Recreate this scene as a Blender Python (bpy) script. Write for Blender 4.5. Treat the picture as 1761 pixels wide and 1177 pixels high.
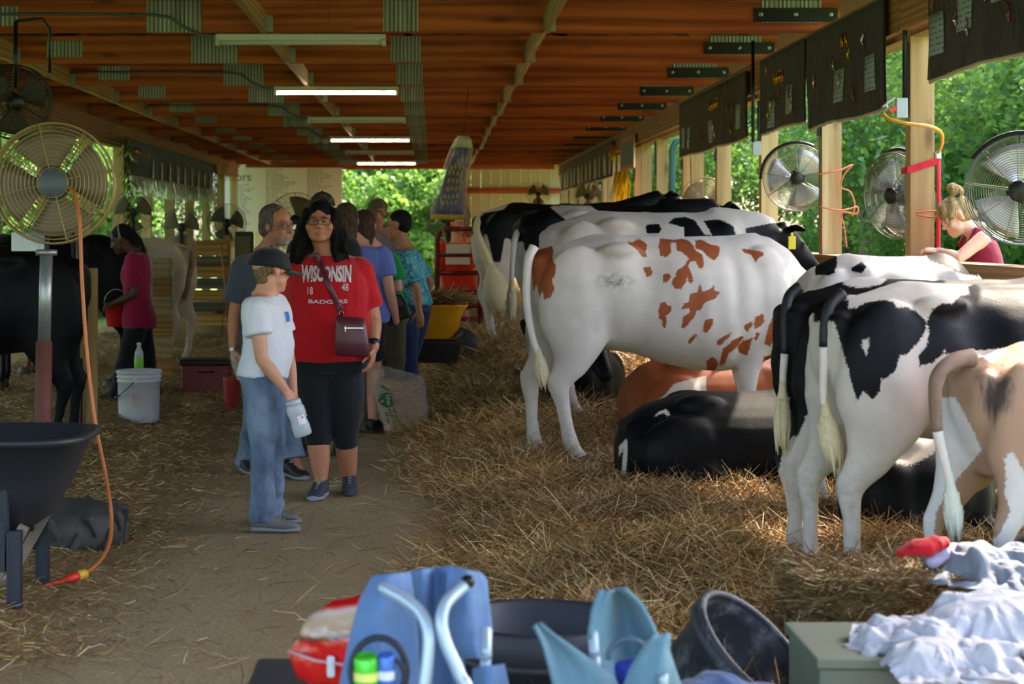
import bpy, bmesh, math, random
import numpy as np
from mathutils import Vector, Matrix
from mathutils.bvhtree import BVHTree
random.seed(7); RNG = np.random.default_rng(7)
R = math.radians
for o in list(bpy.data.objects): bpy.data.objects.remove(o)
scn = bpy.context.scene
COL = scn.collection
# ---------------------------------------------------------------- camera, world, sun, exposure
F, VX, VY, EYE = 3200.0, 745.0, 395.0, 1.52      # focal length (px of a 1761 frame), vanishing point, eye height
cam = bpy.data.cameras.new('camera'); camo = bpy.data.objects.new('camera', cam); COL.objects.link(camo)
camo.location = (0, 0, EYE); camo.rotation_euler = (R(90), 0, 0)
cam.sensor_width = 36; cam.lens = F / 1761 * 36
cam.shift_x = (880.5 - VX) / 1761; cam.shift_y = -(588.5 - VY) / 1761
cam.clip_end = 500
cam.dof.use_dof = True; cam.dof.focus_distance = 10.4; cam.dof.aperture_fstop = 4.6
scn.camera = camo
vs = scn.view_settings
vs.view_transform = 'Standard'; vs.look = 'None'; vs.gamma = 1; vs.use_curve_mapping = False
vs.exposure = 1.8
SUN_EL, SUN_AZ = 45.0, 45.0                      # azimuth measured from +X towards +Y
w = bpy.data.worlds.new('world'); scn.world = w; w.use_nodes = True
nt = w.node_tree; nt.nodes.clear()
sky = nt.nodes.new('ShaderNodeTexSky'); sky.sky_type = 'NISHITA'; sky.sun_disc = False
sky.sun_elevation = R(SUN_EL); sky.sun_rotation = R(90 - SUN_AZ)
sky.air_density = 1.0; sky.dust_density = 4.0; sky.ozone_density = 1.0
bg = nt.nodes.new('ShaderNodeBackground'); bg.inputs['Strength'].default_value = 0.5
wo = nt.nodes.new('ShaderNodeOutputWorld')
nt.links.new(sky.outputs[0], bg.inputs[0]); nt.links.new(bg.outputs[0], wo.inputs[0])
sl = bpy.data.lights.new('sun', 'SUN'); sl.energy = 5.0; sl.angle = R(0.6); sl.color = (1, 0.86, 0.66)
so = bpy.data.objects.new('sun', sl); COL.objects.link(so)
ce = math.cos(R(SUN_EL))
sdir = Vector((ce * math.cos(R(SUN_AZ)), ce * math.sin(R(SUN_AZ)), math.sin(R(SUN_EL))))
so.rotation_euler = sdir.to_track_quat('Z', 'Y').to_euler(); so.location = (20, 20, 25)

# ---------------------------------------------------------------- helpers
def P(px, py, Y):
    return Vector(((px - VX) * Y / F, Y, EYE - (py - VY) * Y / F))
def mk(name, v, f, mat=None, parent=None, smooth=True, origin=None, mats=None, fm=None):
    me = bpy.data.meshes.new(name)
    if origin is not None:
        v = np.asarray(v, float) - np.asarray(origin, float)
    me.from_pydata([tuple(p) for p in np.asarray(v)], [], f)
    for m in (mats or ([mat] if mat else [])): me.materials.append(m)
    if fm is not None: me.polygons.foreach_set('material_index', fm)
    me.polygons.foreach_set('use_smooth', [smooth] * len(me.polygons))
    me.update()
    return link(name, me, parent)
def link(name, me, parent=None):
    o = bpy.data.objects.new(name, me); COL.objects.link(o)
    if parent is not None: o.parent = parent
    return o
def tag(o, label=None, cat=None, group=None, kind=None):
    if label: o['label'] = label
    if cat: o['category'] = cat
    if group: o['group'] = group
    if kind: o['kind'] = kind
    return o
def thing(name, label=None, cat=None, loc=(0, 0, 0), rz=0, group=None, kind=None):
    o = bpy.data.objects.new(name, None); COL.objects.link(o)
    o.location = loc; o.rotation_euler = (0, 0, rz); o.empty_display_size = 0.1
    return tag(o, label, cat, group, kind)
def smoothstep(a, b, x):
    t = np.clip((x - a) / (b - a), 0, 1); return t * t * (3 - 2 * t)
class MB:
    """collects simple shapes; build() links them as one mesh object"""
    def __init__(s): s.v = []; s.f = []; s.n = 0; s.m = []; s.cm = 0
    def add(s, v, f):
        k = s.n; s.v.extend([tuple(p) for p in v]); s.f.extend([tuple(i + k for i in q) for q in f])
        s.m.extend([s.cm] * len(f)); s.n = len(s.v); return s
    def box(s, c, d, M=None, taper=1.0):
        c = Vector(c); x, y, z = d[0] / 2, d[1] / 2, d[2] / 2
        vs_ = []
        for dz in (-z, z):
            t = taper if dz > 0 else 1
            for dx, dy in ((-x, -y), (x, -y), (x, y), (-x, y)):
                p = Vector((dx * t, dy * t, dz)); vs_.append((M @ p if M else p) + c)
        return s.add(vs_, [(3, 2, 1, 0), (4, 5, 6, 7), (0, 1, 5, 4), (1, 2, 6, 5), (2, 3, 7, 6), (3, 0, 4, 7)])
    def tube(s, path, rad, n=8, ref=None, closed=False, rounded=False):
        """rad: number, list of numbers or list of (a, b); a along ref x tangent, b along the other"""
        path = [Vector(p) for p in path]; N = len(path)
        if not isinstance(rad, (list, tuple)): rad = [rad] * N
        rad = [r if isinstance(r, (list, tuple)) else (r, r) for r in rad]
        if rounded:
            t0 = (path[0] - path[1]).normalized(); t1 = (path[-1] - path[-2]).normalized()
            r0, r1 = rad[0], rad[-1]; m0, m1 = min(r0), min(r1)
            path = [path[0] + t0 * m0 * .9, path[0] + t0 * m0 * .55] + path + [path[-1] + t1 * m1 * .55, path[-1] + t1 * m1 * .9]
            rad = [(r0[0] * .4, r0[1] * .4), (r0[0] * .82, r0[1] * .82)] + rad + [(r1[0] * .82, r1[1] * .82), (r1[0] * .4, r1[1] * .4)]
            N = len(path)
        rings = []; prev = None
        for i in range(N):
            if closed: t = path[(i + 1) % N] - path[i - 1]
            else: t = path[min(i + 1, N - 1)] - path[max(i - 1, 0)]
            if t.length < 1e-9: t = Vector((0, 0, 1))
            t.normalize()
            if ref is not None: a = Vector(ref) - t * t.dot(Vector(ref))
            elif prev is not None: a = prev - t * t.dot(prev)
            else:
                q = Vector((0, 0, 1)) if abs(t.z) < .9 else Vector((1, 0, 0)); a = t.cross(q)
            if a.length < 1e-6: a = t.orthogonal()
            a.normalize(); prev = a; b = t.cross(a)
            rings.append([path[i] + a * math.cos(2 * math.pi * k / n) * rad[i][0] + b * math.sin(2 * math.pi * k / n) * rad[i][1] for k in range(n)])
        return s.rings(rings, closed)
    def rings(s, rings, closed=False, caps=True):
        n = len(rings[0]); N = len(rings); v = [p for r in rings for p in r]; f = []
        for i in range(N if closed else N - 1):
            j = (i + 1) % N
            for k in range(n):
                l = (k + 1) % n; f.append((i * n + k, i * n + l, j * n + l, j * n + k))
        if not closed and caps:
            f.append(tuple(range(n - 1, -1, -1))); f.append(tuple((N - 1) * n + k for k in range(n)))
        return s.add(v, f)
    def ell(s, c, r, M=None, n=12, m=8):
        c = Vector(c); v = []; f = []
        r = r if isinstance(r, (list, tuple)) else (r, r, r)
        def put(p):
            p = Vector(p); v.append((M @ p if M else p) + c)
        put((0, 0, -r[2]))
        for i in range(1, m):
            a = -math.pi / 2 + math.pi * i / m
            for k in range(n):
                b = 2 * math.pi * k / n
                put((r[0] * math.cos(a) * math.cos(b), r[1] * math.cos(a) * math.sin(b), r[2] * math.sin(a)))
        put((0, 0, r[2])); top = len(v) - 1
        for k in range(n):
            l = (k + 1) % n; f.append((0, 1 + l, 1 + k))
            for i in range(m - 2): f.append((1 + i * n + k, 1 + i * n + l, 1 + (i + 1) * n + l, 1 + (i + 1) * n + k))
            f.append((1 + (m - 2) * n + k, 1 + (m - 2) * n + l, top))
        return s.add(v, f)
    def lathe(s, prof, c=(0, 0, 0), n=24, M=None, caps=False):
        c = Vector(c); rr = []
        for r, z in prof:
            ring = []
            for k in range(n):
                p = Vector((r * math.cos(2 * math.pi * k / n), r * math.sin(2 * math.pi * k / n), z)); ring.append((M @ p if M else p) + c)
            rr.append(ring)
        return s.rings(rr, caps=caps)
    def build(s, name, mat=None, parent=None, smooth=True, origin=None, bevel=0, mats=None):
        o = mk(name, s.v, s.f, mat, parent, smooth, origin, mats, s.m if mats else None)
        if bevel:
            b = o.modifiers.new('bevel', 'BEVEL'); b.width = bevel; b.segments = 2; b.limit_method = 'ANGLE'; b.harden_normals = False
            if smooth:
                o.data.polygons.foreach_set('use_smooth', [False] * len(o.data.polygons))
        return o
def fuse(mb, voxel, it=6, fac=.5):
    """one continuous surface grown over overlapping shapes: returns verts, faces, normals"""
    me = bpy.data.meshes.new('t'); me.from_pydata(mb.v, [], mb.f); o = bpy.data.objects.new('t', me); COL.objects.link(o)
    m = o.modifiers.new('r', 'REMESH'); m.mode = 'VOXEL'; m.voxel_size = voxel
    if it:
        q = o.modifiers.new('s', 'SMOOTH'); q.iterations = it; q.factor = fac
    dg = bpy.context.evaluated_depsgraph_get()
    me2 = bpy.data.meshes.new_from_object(o.evaluated_get(dg))
    bpy.data.objects.remove(o); bpy.data.meshes.remove(me)
    return me2
def mverts(me):
    a = np.empty(len(me.vertices) * 3, np.float32); me.vertices.foreach_get('co', a); return a.reshape(-1, 3).astype(float)
def mnorm(me):
    a = np.empty(len(me.vertices) * 3, np.float32); me.vertex_normals.foreach_get('vector', a); return a.reshape(-1, 3).astype(float)
def setv(me, v):
    me.vertices.foreach_set('co', np.ascontiguousarray(v, np.float32).ravel()); me.update()
def finish(me, name, mat, parent, origin=None, smooth=True):
    me.name = name
    if origin is not None: setv(me, mverts(me) - np.asarray(origin, float))
    me.materials.clear(); me.materials.append(mat)
    me.polygons.foreach_set('use_smooth', [smooth] * len(me.polygons)); me.update()
    return link(name, me, parent)
def fattr(me, name, arr):
    a = me.attributes.new(name, 'FLOAT', 'POINT'); a.data.foreach_set('value', np.ascontiguousarray(arr, np.float32))
def cattr(me, name, arr):
    a = me.color_attributes.new(name, 'FLOAT_COLOR', 'POINT')
    c = np.ones((len(arr), 4), np.float32); c[:, :3] = arr; a.data.foreach_set('color', c.ravel())
def snoise(p, freq, seed=0, oct=3):
    """cheap smooth pseudo noise, about -1..1"""
    r = np.random.default_rng(seed); out = 0; amp = 1; tot = 0
    for o in range(oct):
        for i in range(4):
            k = r.normal(size=3); k = k / np.linalg.norm(k) * freq * (2 ** o) * r.uniform(.7, 1.4)
            k2 = r.normal(size=3); k2 = k2 / np.linalg.norm(k2) * freq * (2 ** o)
            out = out + amp * np.sin(p @ k + r.uniform(0, 6.28) + 1.3 * np.sin(p @ k2 + r.uniform(0, 6.28)))
        tot += amp * 2.2; amp *= .5
    return out / tot
def poly_sd(pts, poly):
    """signed distance to a polygon (positive inside)"""
    poly = np.asarray(poly, float); d = np.full(len(pts), 1e9); ins = np.zeros(len(pts), bool)
    for i in range(len(poly)):
        a = poly[i]; b = poly[(i + 1) % len(poly)]; e = b - a; w_ = pts - a
        t = np.clip((w_ @ e) / max(e @ e, 1e-9), 0, 1)
        d = np.minimum(d, np.hypot(*(w_ - t[:, None] * e).T))
        c = ((a[1] > pts[:, 1]) != (b[1] > pts[:, 1]))
        with np.errstate(divide='ignore', invalid='ignore'):
            xi = (b[0] - a[0]) * (pts[:, 1] - a[1]) / (b[1] - a[1]) + a[0]
        ins ^= c & (pts[:, 0] < xi)
    return np.where(ins, d, -d)

# ---------------------------------------------------------------- materials
def srgb(r, g=None, b=None):
    if g is None: r, g, b = r
    f = lambda c: ((c / 255) / 12.92) if c / 255 <= .04045 else (((c / 255) + .055) / 1.055) ** 2.4
    return (f(r), f(g), f(b))
class NT:
    def __init__(s, name):
        s.m = bpy.data.materials.new(name); s.m.use_nodes = True; s.t = s.m.node_tree; s.t.nodes.clear()
        s.out = s.n('ShaderNodeOutputMaterial'); s.b = s.n('ShaderNodeBsdfPrincipled'); s.l(s.b.outputs[0], s.out.inputs[0])
    def n(s, t, **k):
        x = s.t.nodes.new(t)
        for a, b in k.items(): setattr(x, a, b)
        return x
    def l(s, a, b): s.t.links.new(a, b)
    def set(s, x, i, v):
        if hasattr(v, 'is_output') or isinstance(v, bpy.types.NodeSocket): s.l(v, x.inputs[i])
        else: x.inputs[i].default_value = v
    def coord(s, scale=(1, 1, 1), which='Object'):
        c = s.n('ShaderNodeTexCoord'); m = s.n('ShaderNodeMapping'); m.inputs['Scale'].default_value = scale
        s.l(c.outputs[which], m.inputs[0]); return m.outputs[0]
    def noise(s, vec, scale, detail=4, rough=.55, dist=0):
        x = s.n('ShaderNodeTexNoise'); s.l(vec, x.inputs['Vector']); x.inputs['Scale'].default_value = scale
        x.inputs['Detail'].default_value = detail; x.inputs['Roughness'].default_value = rough; x.inputs['Distortion'].default_value = dist
        return x.outputs['Fac']
    def ramp(s, fac, stops, interp='LINEAR'):
        x = s.n('ShaderNodeValToRGB'); s.l(fac, x.inputs[0]); e = x.color_ramp.elements; x.color_ramp.interpolation = interp
        while len(e) < len(stops): e.new(.5)
        for i, (p, c) in enumerate(stops): e[i].position = p; e[i].color = (*c, 1) if len(c) == 3 else c
        return x.outputs[0]
    def mix(s, fac, a, b, mode='MIX'):
        x = s.n('ShaderNodeMix', data_type='RGBA', blend_type=mode); s.set(x, 0, fac)
        s.set(x, 6, (*a, 1) if isinstance(a, tuple) and len(a) == 3 else a); s.set(x, 7, (*b, 1) if isinstance(b, tuple) and len(b) == 3 else b)
        return x.outputs[2]
    def math(s, op, a, b=0.0):
        x = s.n('ShaderNodeMath', operation=op); s.set(x, 0, a); s.set(x, 1, b); return x.outputs[0]
    def mrange(s, v, a, b, c=0, d=1):
        x = s.n('ShaderNodeMapRange'); s.set(x, 0, v); x.inputs[1].default_value = a; x.inputs[2].default_value = b; x.inputs[3].default_value = c; x.inputs[4].default_value = d
        return x.outputs[0]
    def attr(s, name, out='Fac'):
        x = s.n('ShaderNodeAttribute', attribute_name=name); return x.outputs[out]
    def bump(s, h, strength=.3, dist=.01):
        x = s.n('ShaderNodeBump'); x.inputs['Strength'].default_value = strength; x.inputs['Distance'].default_value = dist
        s.l(h, x.inputs['Height']); s.l(x.outputs[0], s.b.inputs['Normal'])
    def p(s, **k):
        for a, v in k.items(): s.set(s.b, a.replace('_', ' '), (*v, 1) if isinstance(v, tuple) and len(v) == 3 and 'Color' in a else v)
        return s
_mc = {}
def plain(name, rgb, rough=.6, metal=0, var=.12, scale=25, bump=.0, spec=.5, bscale=None, coat=0):
    """colour with mottling and slight relief"""
    key = (name, rgb, rough, metal)
    if key in _mc: return _mc[key]
    t = NT(name); c = srgb(rgb) if max(rgb) > 1 else rgb
    vec = t.coord(); n = t.noise(vec, scale, 4)
    col = t.mix(n, tuple(x * (1 - var) for x in c), tuple(min(1, x * (1 + var)) for x in c))
    t.p(Base_Color=col, Roughness=rough, Metallic=metal); t.b.inputs['Specular IOR Level'].default_value = spec
    if coat: t.b.inputs['Coat Weight'].default_value = coat
    if bump: t.bump(t.noise(vec, bscale or scale * 4, 3), bump, .004)
    _mc[key] = t.m; return t.m
def wood(name, dark, light, axis='x', rough=.65, knots=True, grain=1.0):
    t = NT(name); sc = {'x': (.35, 7, 7), 'y': (7, .35, 7), 'z': (7, 7, .35)}[axis]
    info = t.n('ShaderNodeObjectInfo')
    cc = t.n('ShaderNodeTexCoord'); add = t.n('ShaderNodeVectorMath', operation='ADD')
    sx = t.n('ShaderNodeCombineXYZ'); r7 = t.math('MULTIPLY', info.outputs['Random'], 31.0)
    for i in range(3): t.l(r7, sx.inputs[i])
    t.l(cc.outputs['Object'], add.inputs[0]); t.l(sx.outputs[0], add.inputs[1])
    mp = t.n('ShaderNodeMapping'); mp.inputs['Scale'].default_value = sc; t.l(add.outputs[0], mp.inputs[0])
    n1 = t.noise(mp.outputs[0], 1.6, 5, .6, 1.2)
    wv = t.n('ShaderNodeTexWave', wave_type='RINGS'); wv.inputs['Scale'].default_value = .9; wv.inputs['Distortion'].default_value = 6; wv.inputs['Detail'].default_value = 3
    t.l(mp.outputs[0], wv.inputs['Vector'])
    f = t.math('ADD', t.math('MULTIPLY', n1, .65), t.math('MULTIPLY', wv.outputs['Fac'], .35 * grain))
    col = t.ramp(f, [(.25, srgb(dark)), (.75, srgb(light))])
    big = t.noise(add.outputs[0], .5, 2)
    col = t.mix(t.mrange(big, .35, .7, 0, .3), col, srgb(dark))
    col = t.mix(t.mrange(info.outputs['Random'], 0, 1, 0, .22), col, srgb(dark))
    if knots:
        v = t.n('ShaderNodeTexVoronoi'); v.inputs['Scale'].default_value = 1.0
        m2 = t.n('ShaderNodeMapping'); m2.inputs['Scale'].default_value = {'x': (1.2, 4, 4), 'y': (4, 1.2, 4), 'z': (4, 4, 1.2)}[axis]
        t.l(add.outputs[0], m2.inputs[0]); t.l(m2.outputs[0], v.inputs['Vector'])
        k = t.mrange(v.outputs['Distance'], .05, .16, .75, 0)
        col = t.mix(k, col, tuple(c * .35 for c in srgb(dark)))
    t.p(Base_Color=col, Roughness=rough); t.b.inputs['Specular IOR Level'].default_value = .3
    t.bump(f, .15, .004); return t.m
def cloth(name, rgb, rough=.85, folds=.5, var=.08):
    key = ('cloth', name, rgb)
    if key in _mc: return _mc[key]
    t = NT(name); c = srgb(rgb); vec = t.coord(); n = t.noise(vec, 9, 3)
    col = t.mix(n, tuple(x * (1 - var) for x in c), tuple(min(1, x * (1 + var)) for x in c))
    t.p(Base_Color=col, Roughness=rough); t.b.inputs['Specular IOR Level'].default_value = .2
    t.b.inputs['Sheen Weight'].default_value = .15
    f1 = t.noise(t.coord((1, 1, .6)), 11, 3, .5, .8); f2 = t.noise(vec, 900, 1)
    t.bump(t.math('ADD', f1, t.math('MULTIPLY', f2, .03)), folds, .03); _mc[key] = t.m; return t.m
def emis(name, rgb, s):
    t = NT(name); t.p(Base_Color=rgb, Emission_Color=rgb, Emission_Strength=s); return t.m
CHORD = wood('chord_wood', (136, 60, 28), (204, 106, 54), 'x')
BRACE = wood('brace_wood', (150, 112, 72), (206, 168, 118), 'y')
HEADW = wood('header_wood', (128, 84, 52), (186, 132, 84), 'y')
POSTW = wood('post_wood', (166, 130, 86), (222, 188, 138), 'z')
RAILW = wood('rail_wood', (120, 92, 62), (178, 142, 98), 'y')
PENW = wood('pen_wood', (126, 98, 58), (186, 152, 98), 'z')
PLANKW = wood('plank_wood', (140, 98, 50), (196, 150, 88), 'x')
GREYW = wood('grey_wood', (70, 62, 54), (112, 102, 90), 'x')
GALV = plain('galvanised', (150, 152, 150), .42, .75, .25, 60)
BLACKM = plain('black_steel', (22, 22, 24), .45, .3, .3)
STEEL = plain('zinc_steel', (170, 172, 175), .3, .9, .15)
DARKR = plain('dark_rubber', (34, 35, 38), .6, 0, .3, 14, .3)
# ---------------------------------------------------------------- rumpled sheets, let fall over a mound by the cloth solver
def settle(size, n, gather, z0, frames, shapes, seed, stiff, turn, gap, amp):
    r = np.random.default_rng(seed); nx = int(n * size[0] / max(size)); ny = int(n * size[1] / max(size)); u, w_ = np.meshgrid(np.linspace(-.5, .5, nx), np.linspace(-.5, .5, ny))
    k = math.sqrt(1 - gather ** 2); ph = r.uniform(0, 6, 6); x = u * size[0] * gather; y = w_ * size[1] * gather
    z = z0 + amp * (.06 * k * np.sin(u * 23 + ph[0] + 2 * np.sin(w_ * 5 + ph[1])) + .05 * k * np.sin(w_ * 19 + ph[2] + 2.2 * np.sin(u * 6 + ph[3])) + .03 * np.sin(u * 9 + w_ * 13 + ph[4]))
    c, s_ = math.cos(turn), math.sin(turn); v = np.stack([(x * c - y * s_).ravel(), (x * s_ + y * c).ravel(), z.ravel()], -1)
    o = mk('sheet', v, [(b * nx + a, b * nx + a + 1, (b + 1) * nx + a + 1, (b + 1) * nx + a) for b in range(ny - 1) for a in range(nx - 1)])
    m = o.modifiers.new('c', 'CLOTH'); st = m.settings; st.quality = 5; st.mass = .25; st.tension_stiffness = 12; st.compression_stiffness = 12; st.shear_stiffness = 4; st.bending_stiffness = stiff; st.air_damping = 1.5
    cs = m.collision_settings; cs.use_self_collision = True; cs.self_distance_min = .006; cs.distance_min = gap; cs.collision_quality = 2; cs.self_friction = 8; cs.friction = 20; m.point_cache.frame_start = 1; m.point_cache.frame_end = frames
    below = []
    for q in shapes:
        b = mk('support', q.v, q.f); b.modifiers.new('k', 'COLLISION'); b.collision.thickness_outer = .008; b.collision.cloth_friction = 30; below.append(b)
    for fr in range(1, frames + 1): scn.frame_set(fr)
    me = bpy.data.meshes.new_from_object(o.evaluated_get(bpy.context.evaluated_depsgraph_get())); out = mverts(me)
    for b in [o] + below: bpy.data.objects.remove(b)
    scn.frame_set(1); return nx, ny, out
CLOTH_A = settle((1.05, .95), 46, .66, .30, 46, [MB().box((.1, 0, -.25), (.8, .46, .5)), MB().box((0, 0, -.6), (3, 3, .2)), MB().ell((.06, .03, .02), (.24, .17, .15)), MB().ell((-.16, -.02, .0), (.10, .10, .07))], 3, .12, .2, .006, .55)
CLOTH_B = settle((.85, .8), 38, .62, .28, 42, [MB().box((.1, 0, -.2), (.8, .46, .4)), MB().box((0, 0, -.5), (3, 3, .2)), MB().ell((-.02, .0, .0), (.13, .12, .11)), MB().ell((.15, .02, .0), (.12, .12, .08))], 9, .6, .5, .008, .6)
# ---------------------------------------------------------------- ground
def edge_right(Y): return .08 + .13 * np.sin(Y * .8 + .6) + .06 * np.sin(Y * 2.1)
def gh(X, Y):
    X = np.asarray(X, float); Y = np.asarray(Y, float)
    e = edge_right(Y)
    a = smoothstep(e - .12, e + .5, X)
    p = np.stack([X, Y, X * 0], -1).reshape(-1, 3)
    n1 = snoise(p, 3.2, 3, 2).reshape(X.shape); n2 = snoise(p, 11, 4, 2).reshape(X.shape)
    b = smoothstep(-1.35, -1.9, X)
    inside = smoothstep(5.2, 6.2, Y) * smoothstep(42, 41, Y) * smoothstep(3.0, 2.7, np.abs(X)) 
    heap = .12 * np.exp(-((X - .25) / .28) ** 2) * smoothstep(14, 16, Y) * smoothstep(24, 18, Y)
    n1 = n1 + .8 * snoise(p, 6.5, 8, 1).reshape(X.shape); bed = .11 + .20 * smoothstep(11.5, 19, Y)
    return ((a * (bed + .035 * n1 + .022 * n2) + heap + b * (.05 + .03 * n1 + .015 * n2)) * smoothstep(4.6, 6.0, Y)) + .004 * n2
def gz(X, Y): return float(gh(np.array([X]), np.array([Y]))[0])
def grid(xs, ys, hf):
    X, Y = np.meshgrid(xs, ys); Z = hf(X, Y); v = np.stack([X, Y, Z], -1).reshape(-1, 3); nx = len(xs)
    f = [(j * nx + i, j * nx + i + 1, (j + 1) * nx + i + 1, (j + 1) * nx + i) for j in range(len(ys) - 1) for i in range(nx - 1)]
    return v, f
t = NT('barn_dirt'); vec = t.coord()
big = t.noise(vec, 1.6, 5, .6); fine = t.noise(vec, 55, 6, .75); st = t.noise(t.coord((30, 160, 30)), 1, 3, .7, .8)
dirt = t.mix(big, srgb(166, 142, 108), srgb(204, 180, 142)); dirt = t.mix(t.mrange(fine, .35, .65, .2, 1), srgb(120, 100, 72), dirt)
dirt = t.mix(t.mrange(st, .58, .68, 0, .6), dirt, srgb(178, 158, 112))
sxyz = t.n('ShaderNodeSeparateXYZ'); t.l(vec, sxyz.inputs[0])
e1 = t.mrange(sxyz.outputs[0], -.1, .35); e2 = t.mrange(sxyz.outputs[0], -1.2, -1.7)
lit = t.mix(t.noise(vec, 24, 5, .7), srgb(84, 62, 34), srgb(150, 118, 66))
dirt = t.mix(t.math('MAXIMUM', e1, t.math('MULTIPLY', e2, .7)), dirt, lit)
t.p(Base_Color=dirt, Roughness=.95); t.b.inputs['Specular IOR Level'].default_value = .15
t.bump(t.math('ADD', fine, t.math('MULTIPLY', big, .6)), .7, .02); DIRT = t.m
v, f = grid(np.concatenate([np.arange(-5.05, -1.2, .09), np.arange(-1.2, 3.35, .045)]), np.concatenate([np.arange(-1, 5, .25), np.arange(5, 14, .05), np.arange(14, 47.7, .16)]), gh)
floor = mk('floor', v, f, DIRT); tag(floor, kind='structure')
t = NT('lawn_grass'); vec = t.coord(); g = t.noise(vec, .35, 4); g2 = t.noise(vec, 9, 4, .7)
t.p(Base_Color=t.mix(g2, t.mix(g, srgb(62, 92, 34), srgb(88, 124, 48)), srgb(120, 150, 66)), Roughness=.9); t.bump(g2, .6, .05); LAWN = t.m
def lawn(name, x0, x1, y0, y1):
    v, f = grid(np.linspace(x0, x1, 30), np.linspace(y0, y1, 40), lambda X, Y: -.06 + .05 * np.sin(X * .5) * np.sin(Y * .3) + 0 * X)
    tag(mk(name, v, f, LAWN), kind='structure')
lawn('lawn_right', 3.3, 90, -40, 150); lawn('lawn_left', -90, -5.0, -40, 150); lawn('lawn_back', -5.0, 3.3, 47.6, 150)
lawn('lawn_front', -5.0, 3.3, -40, -.9)

# ---------------------------------------------------------------- ceiling: trusses, plates, straps, braces, roof sheets
B = 1.12
XW, XL = 2.73 * B, -4.22 * B
TY = [14.9 + 2.733 * k for k in range(-6, 12)]  # nearest trusses carry the unseen roof extension added to shade the foreground
ZC = 3.095                                        # underside of the bottom chords
CH = .258
ceiling = thing('ceiling', kind='structure')
RX, RZ = -.83, 5.0
EZ = 3.42
def roofz(x): return RZ - (RZ - EZ) * abs(x - RX) / (XW + .25 - RX)
plate_t = NT('nail_plate'); vec = plate_t.coord()
wv = plate_t.n('ShaderNodeTexWave', wave_type='BANDS', bands_direction='X'); wv.inputs['Scale'].default_value = 9; wv.inputs['Distortion'].default_value = 0; plate_t.l(vec, wv.inputs[0])
plate_t.p(Base_Color=plate_t.mix(wv.outputs['Fac'], srgb(104, 100, 96), srgb(176, 174, 170)), Roughness=.5, Metallic=.55); plate_t.bump(wv.outputs['Fac'], .6, .006); NAILP = plate_t.m
def ribbed(x0, x1, z0, z1, y):
    """stamped steel truss plate with vertical ribs"""
    n = max(6, int((x1 - x0) / .028)); m = MB(); xs = np.linspace(x0, x1, n * 2 + 1); ring = []
    v = []
    for i, x in enumerate(xs):
        d = -.009 if i % 2 else -.003
        v += [(x, y + d, z0), (x, y + d, z1)]
    f = [(2 * i, 2 * i + 2, 2 * i + 3, 2 * i + 1) for i in range(len(xs) - 1)]
    k = len(v); v += [(x0, y + .001, z0), (x1, y + .001, z0), (x1, y + .001, z1), (x0, y + .001, z1)]
    return v, f
meshes = {}
for k, y in enumerate(TY):
    m = MB()
    m.box((( XL - .1 + RX) / 2, y, ZC + CH / 2), (RX - XL + .1, .04, CH))
    m.box(((XW + .2 + RX) / 2, y, ZC + CH / 2), (XW + .2 - RX - .004, .04, CH))
    tr = m.build('roof_truss', CHORD, ceiling, False)
    w_ = MB()
    zt = ZC + CH
    for x0, x1 in ((XL, -3.45), (-2.05, -3.45), (-2.05, RX), (-.26, RX), (-.26, 1.35), (2.6, 1.35)):
        top = x1
        zz = roofz(x1) - .12
        a = Vector((x0, y, zt - .02)); b = Vector((top, y, zz)); d = b - a; L = d.length
        M = Matrix(((d.x / L, 0, -d.z / L), (0, 1, 0), (d.z / L, 0, d.x / L)))
        w_.box((a + b) / 2, (L, .036, .12), M)
    for sgn, xe in ((1, XW + .2), (-1, XL - .1)):
        a = Vector((xe, y, roofz(xe) - .10)); b = Vector((RX, y, RZ - .10)); d = b - a; L = d.length
        M = Matrix(((d.x / L, 0, -d.z / L), (0, 1, 0), (d.z / L, 0, d.x / L)))
        w_.box((a + b) / 2, (L, .036, .14), M)
    w_.build('truss_webs', CHORD, tr, False)
    for (xc, wdt, z0, z1, yy) in ((-3.49, .34, .055, .21, -.021), (-2.07, .44, .0, CH, -.021), (-.26, .28, .01, CH, -.021), (2.86, .49, .08, .258, -.021)):
        v, f = ribbed(xc - wdt / 2, xc + wdt / 2, ZC + z0, ZC + z1, y + yy); mk('connector_plate', v, f, NAILP, tr, False)
    m = MB(); m.cm = 0
    m.box((2.895, y - .036, ZC + .14), (.67, .012, .112))
    m.cm = 1
    for dx in (-.28, -.0, .28): m.lathe([(0, .0), (.018, .0), (.018, .008), (.011, .012), (0, .012)], (2.895 + dx, y - .042, ZC + .145), 10, Matrix.Rotation(R(90), 3, 'X'))
    m.build('bolted_strap', None, tr, False, mats=[BLACKM, STEEL])
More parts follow.
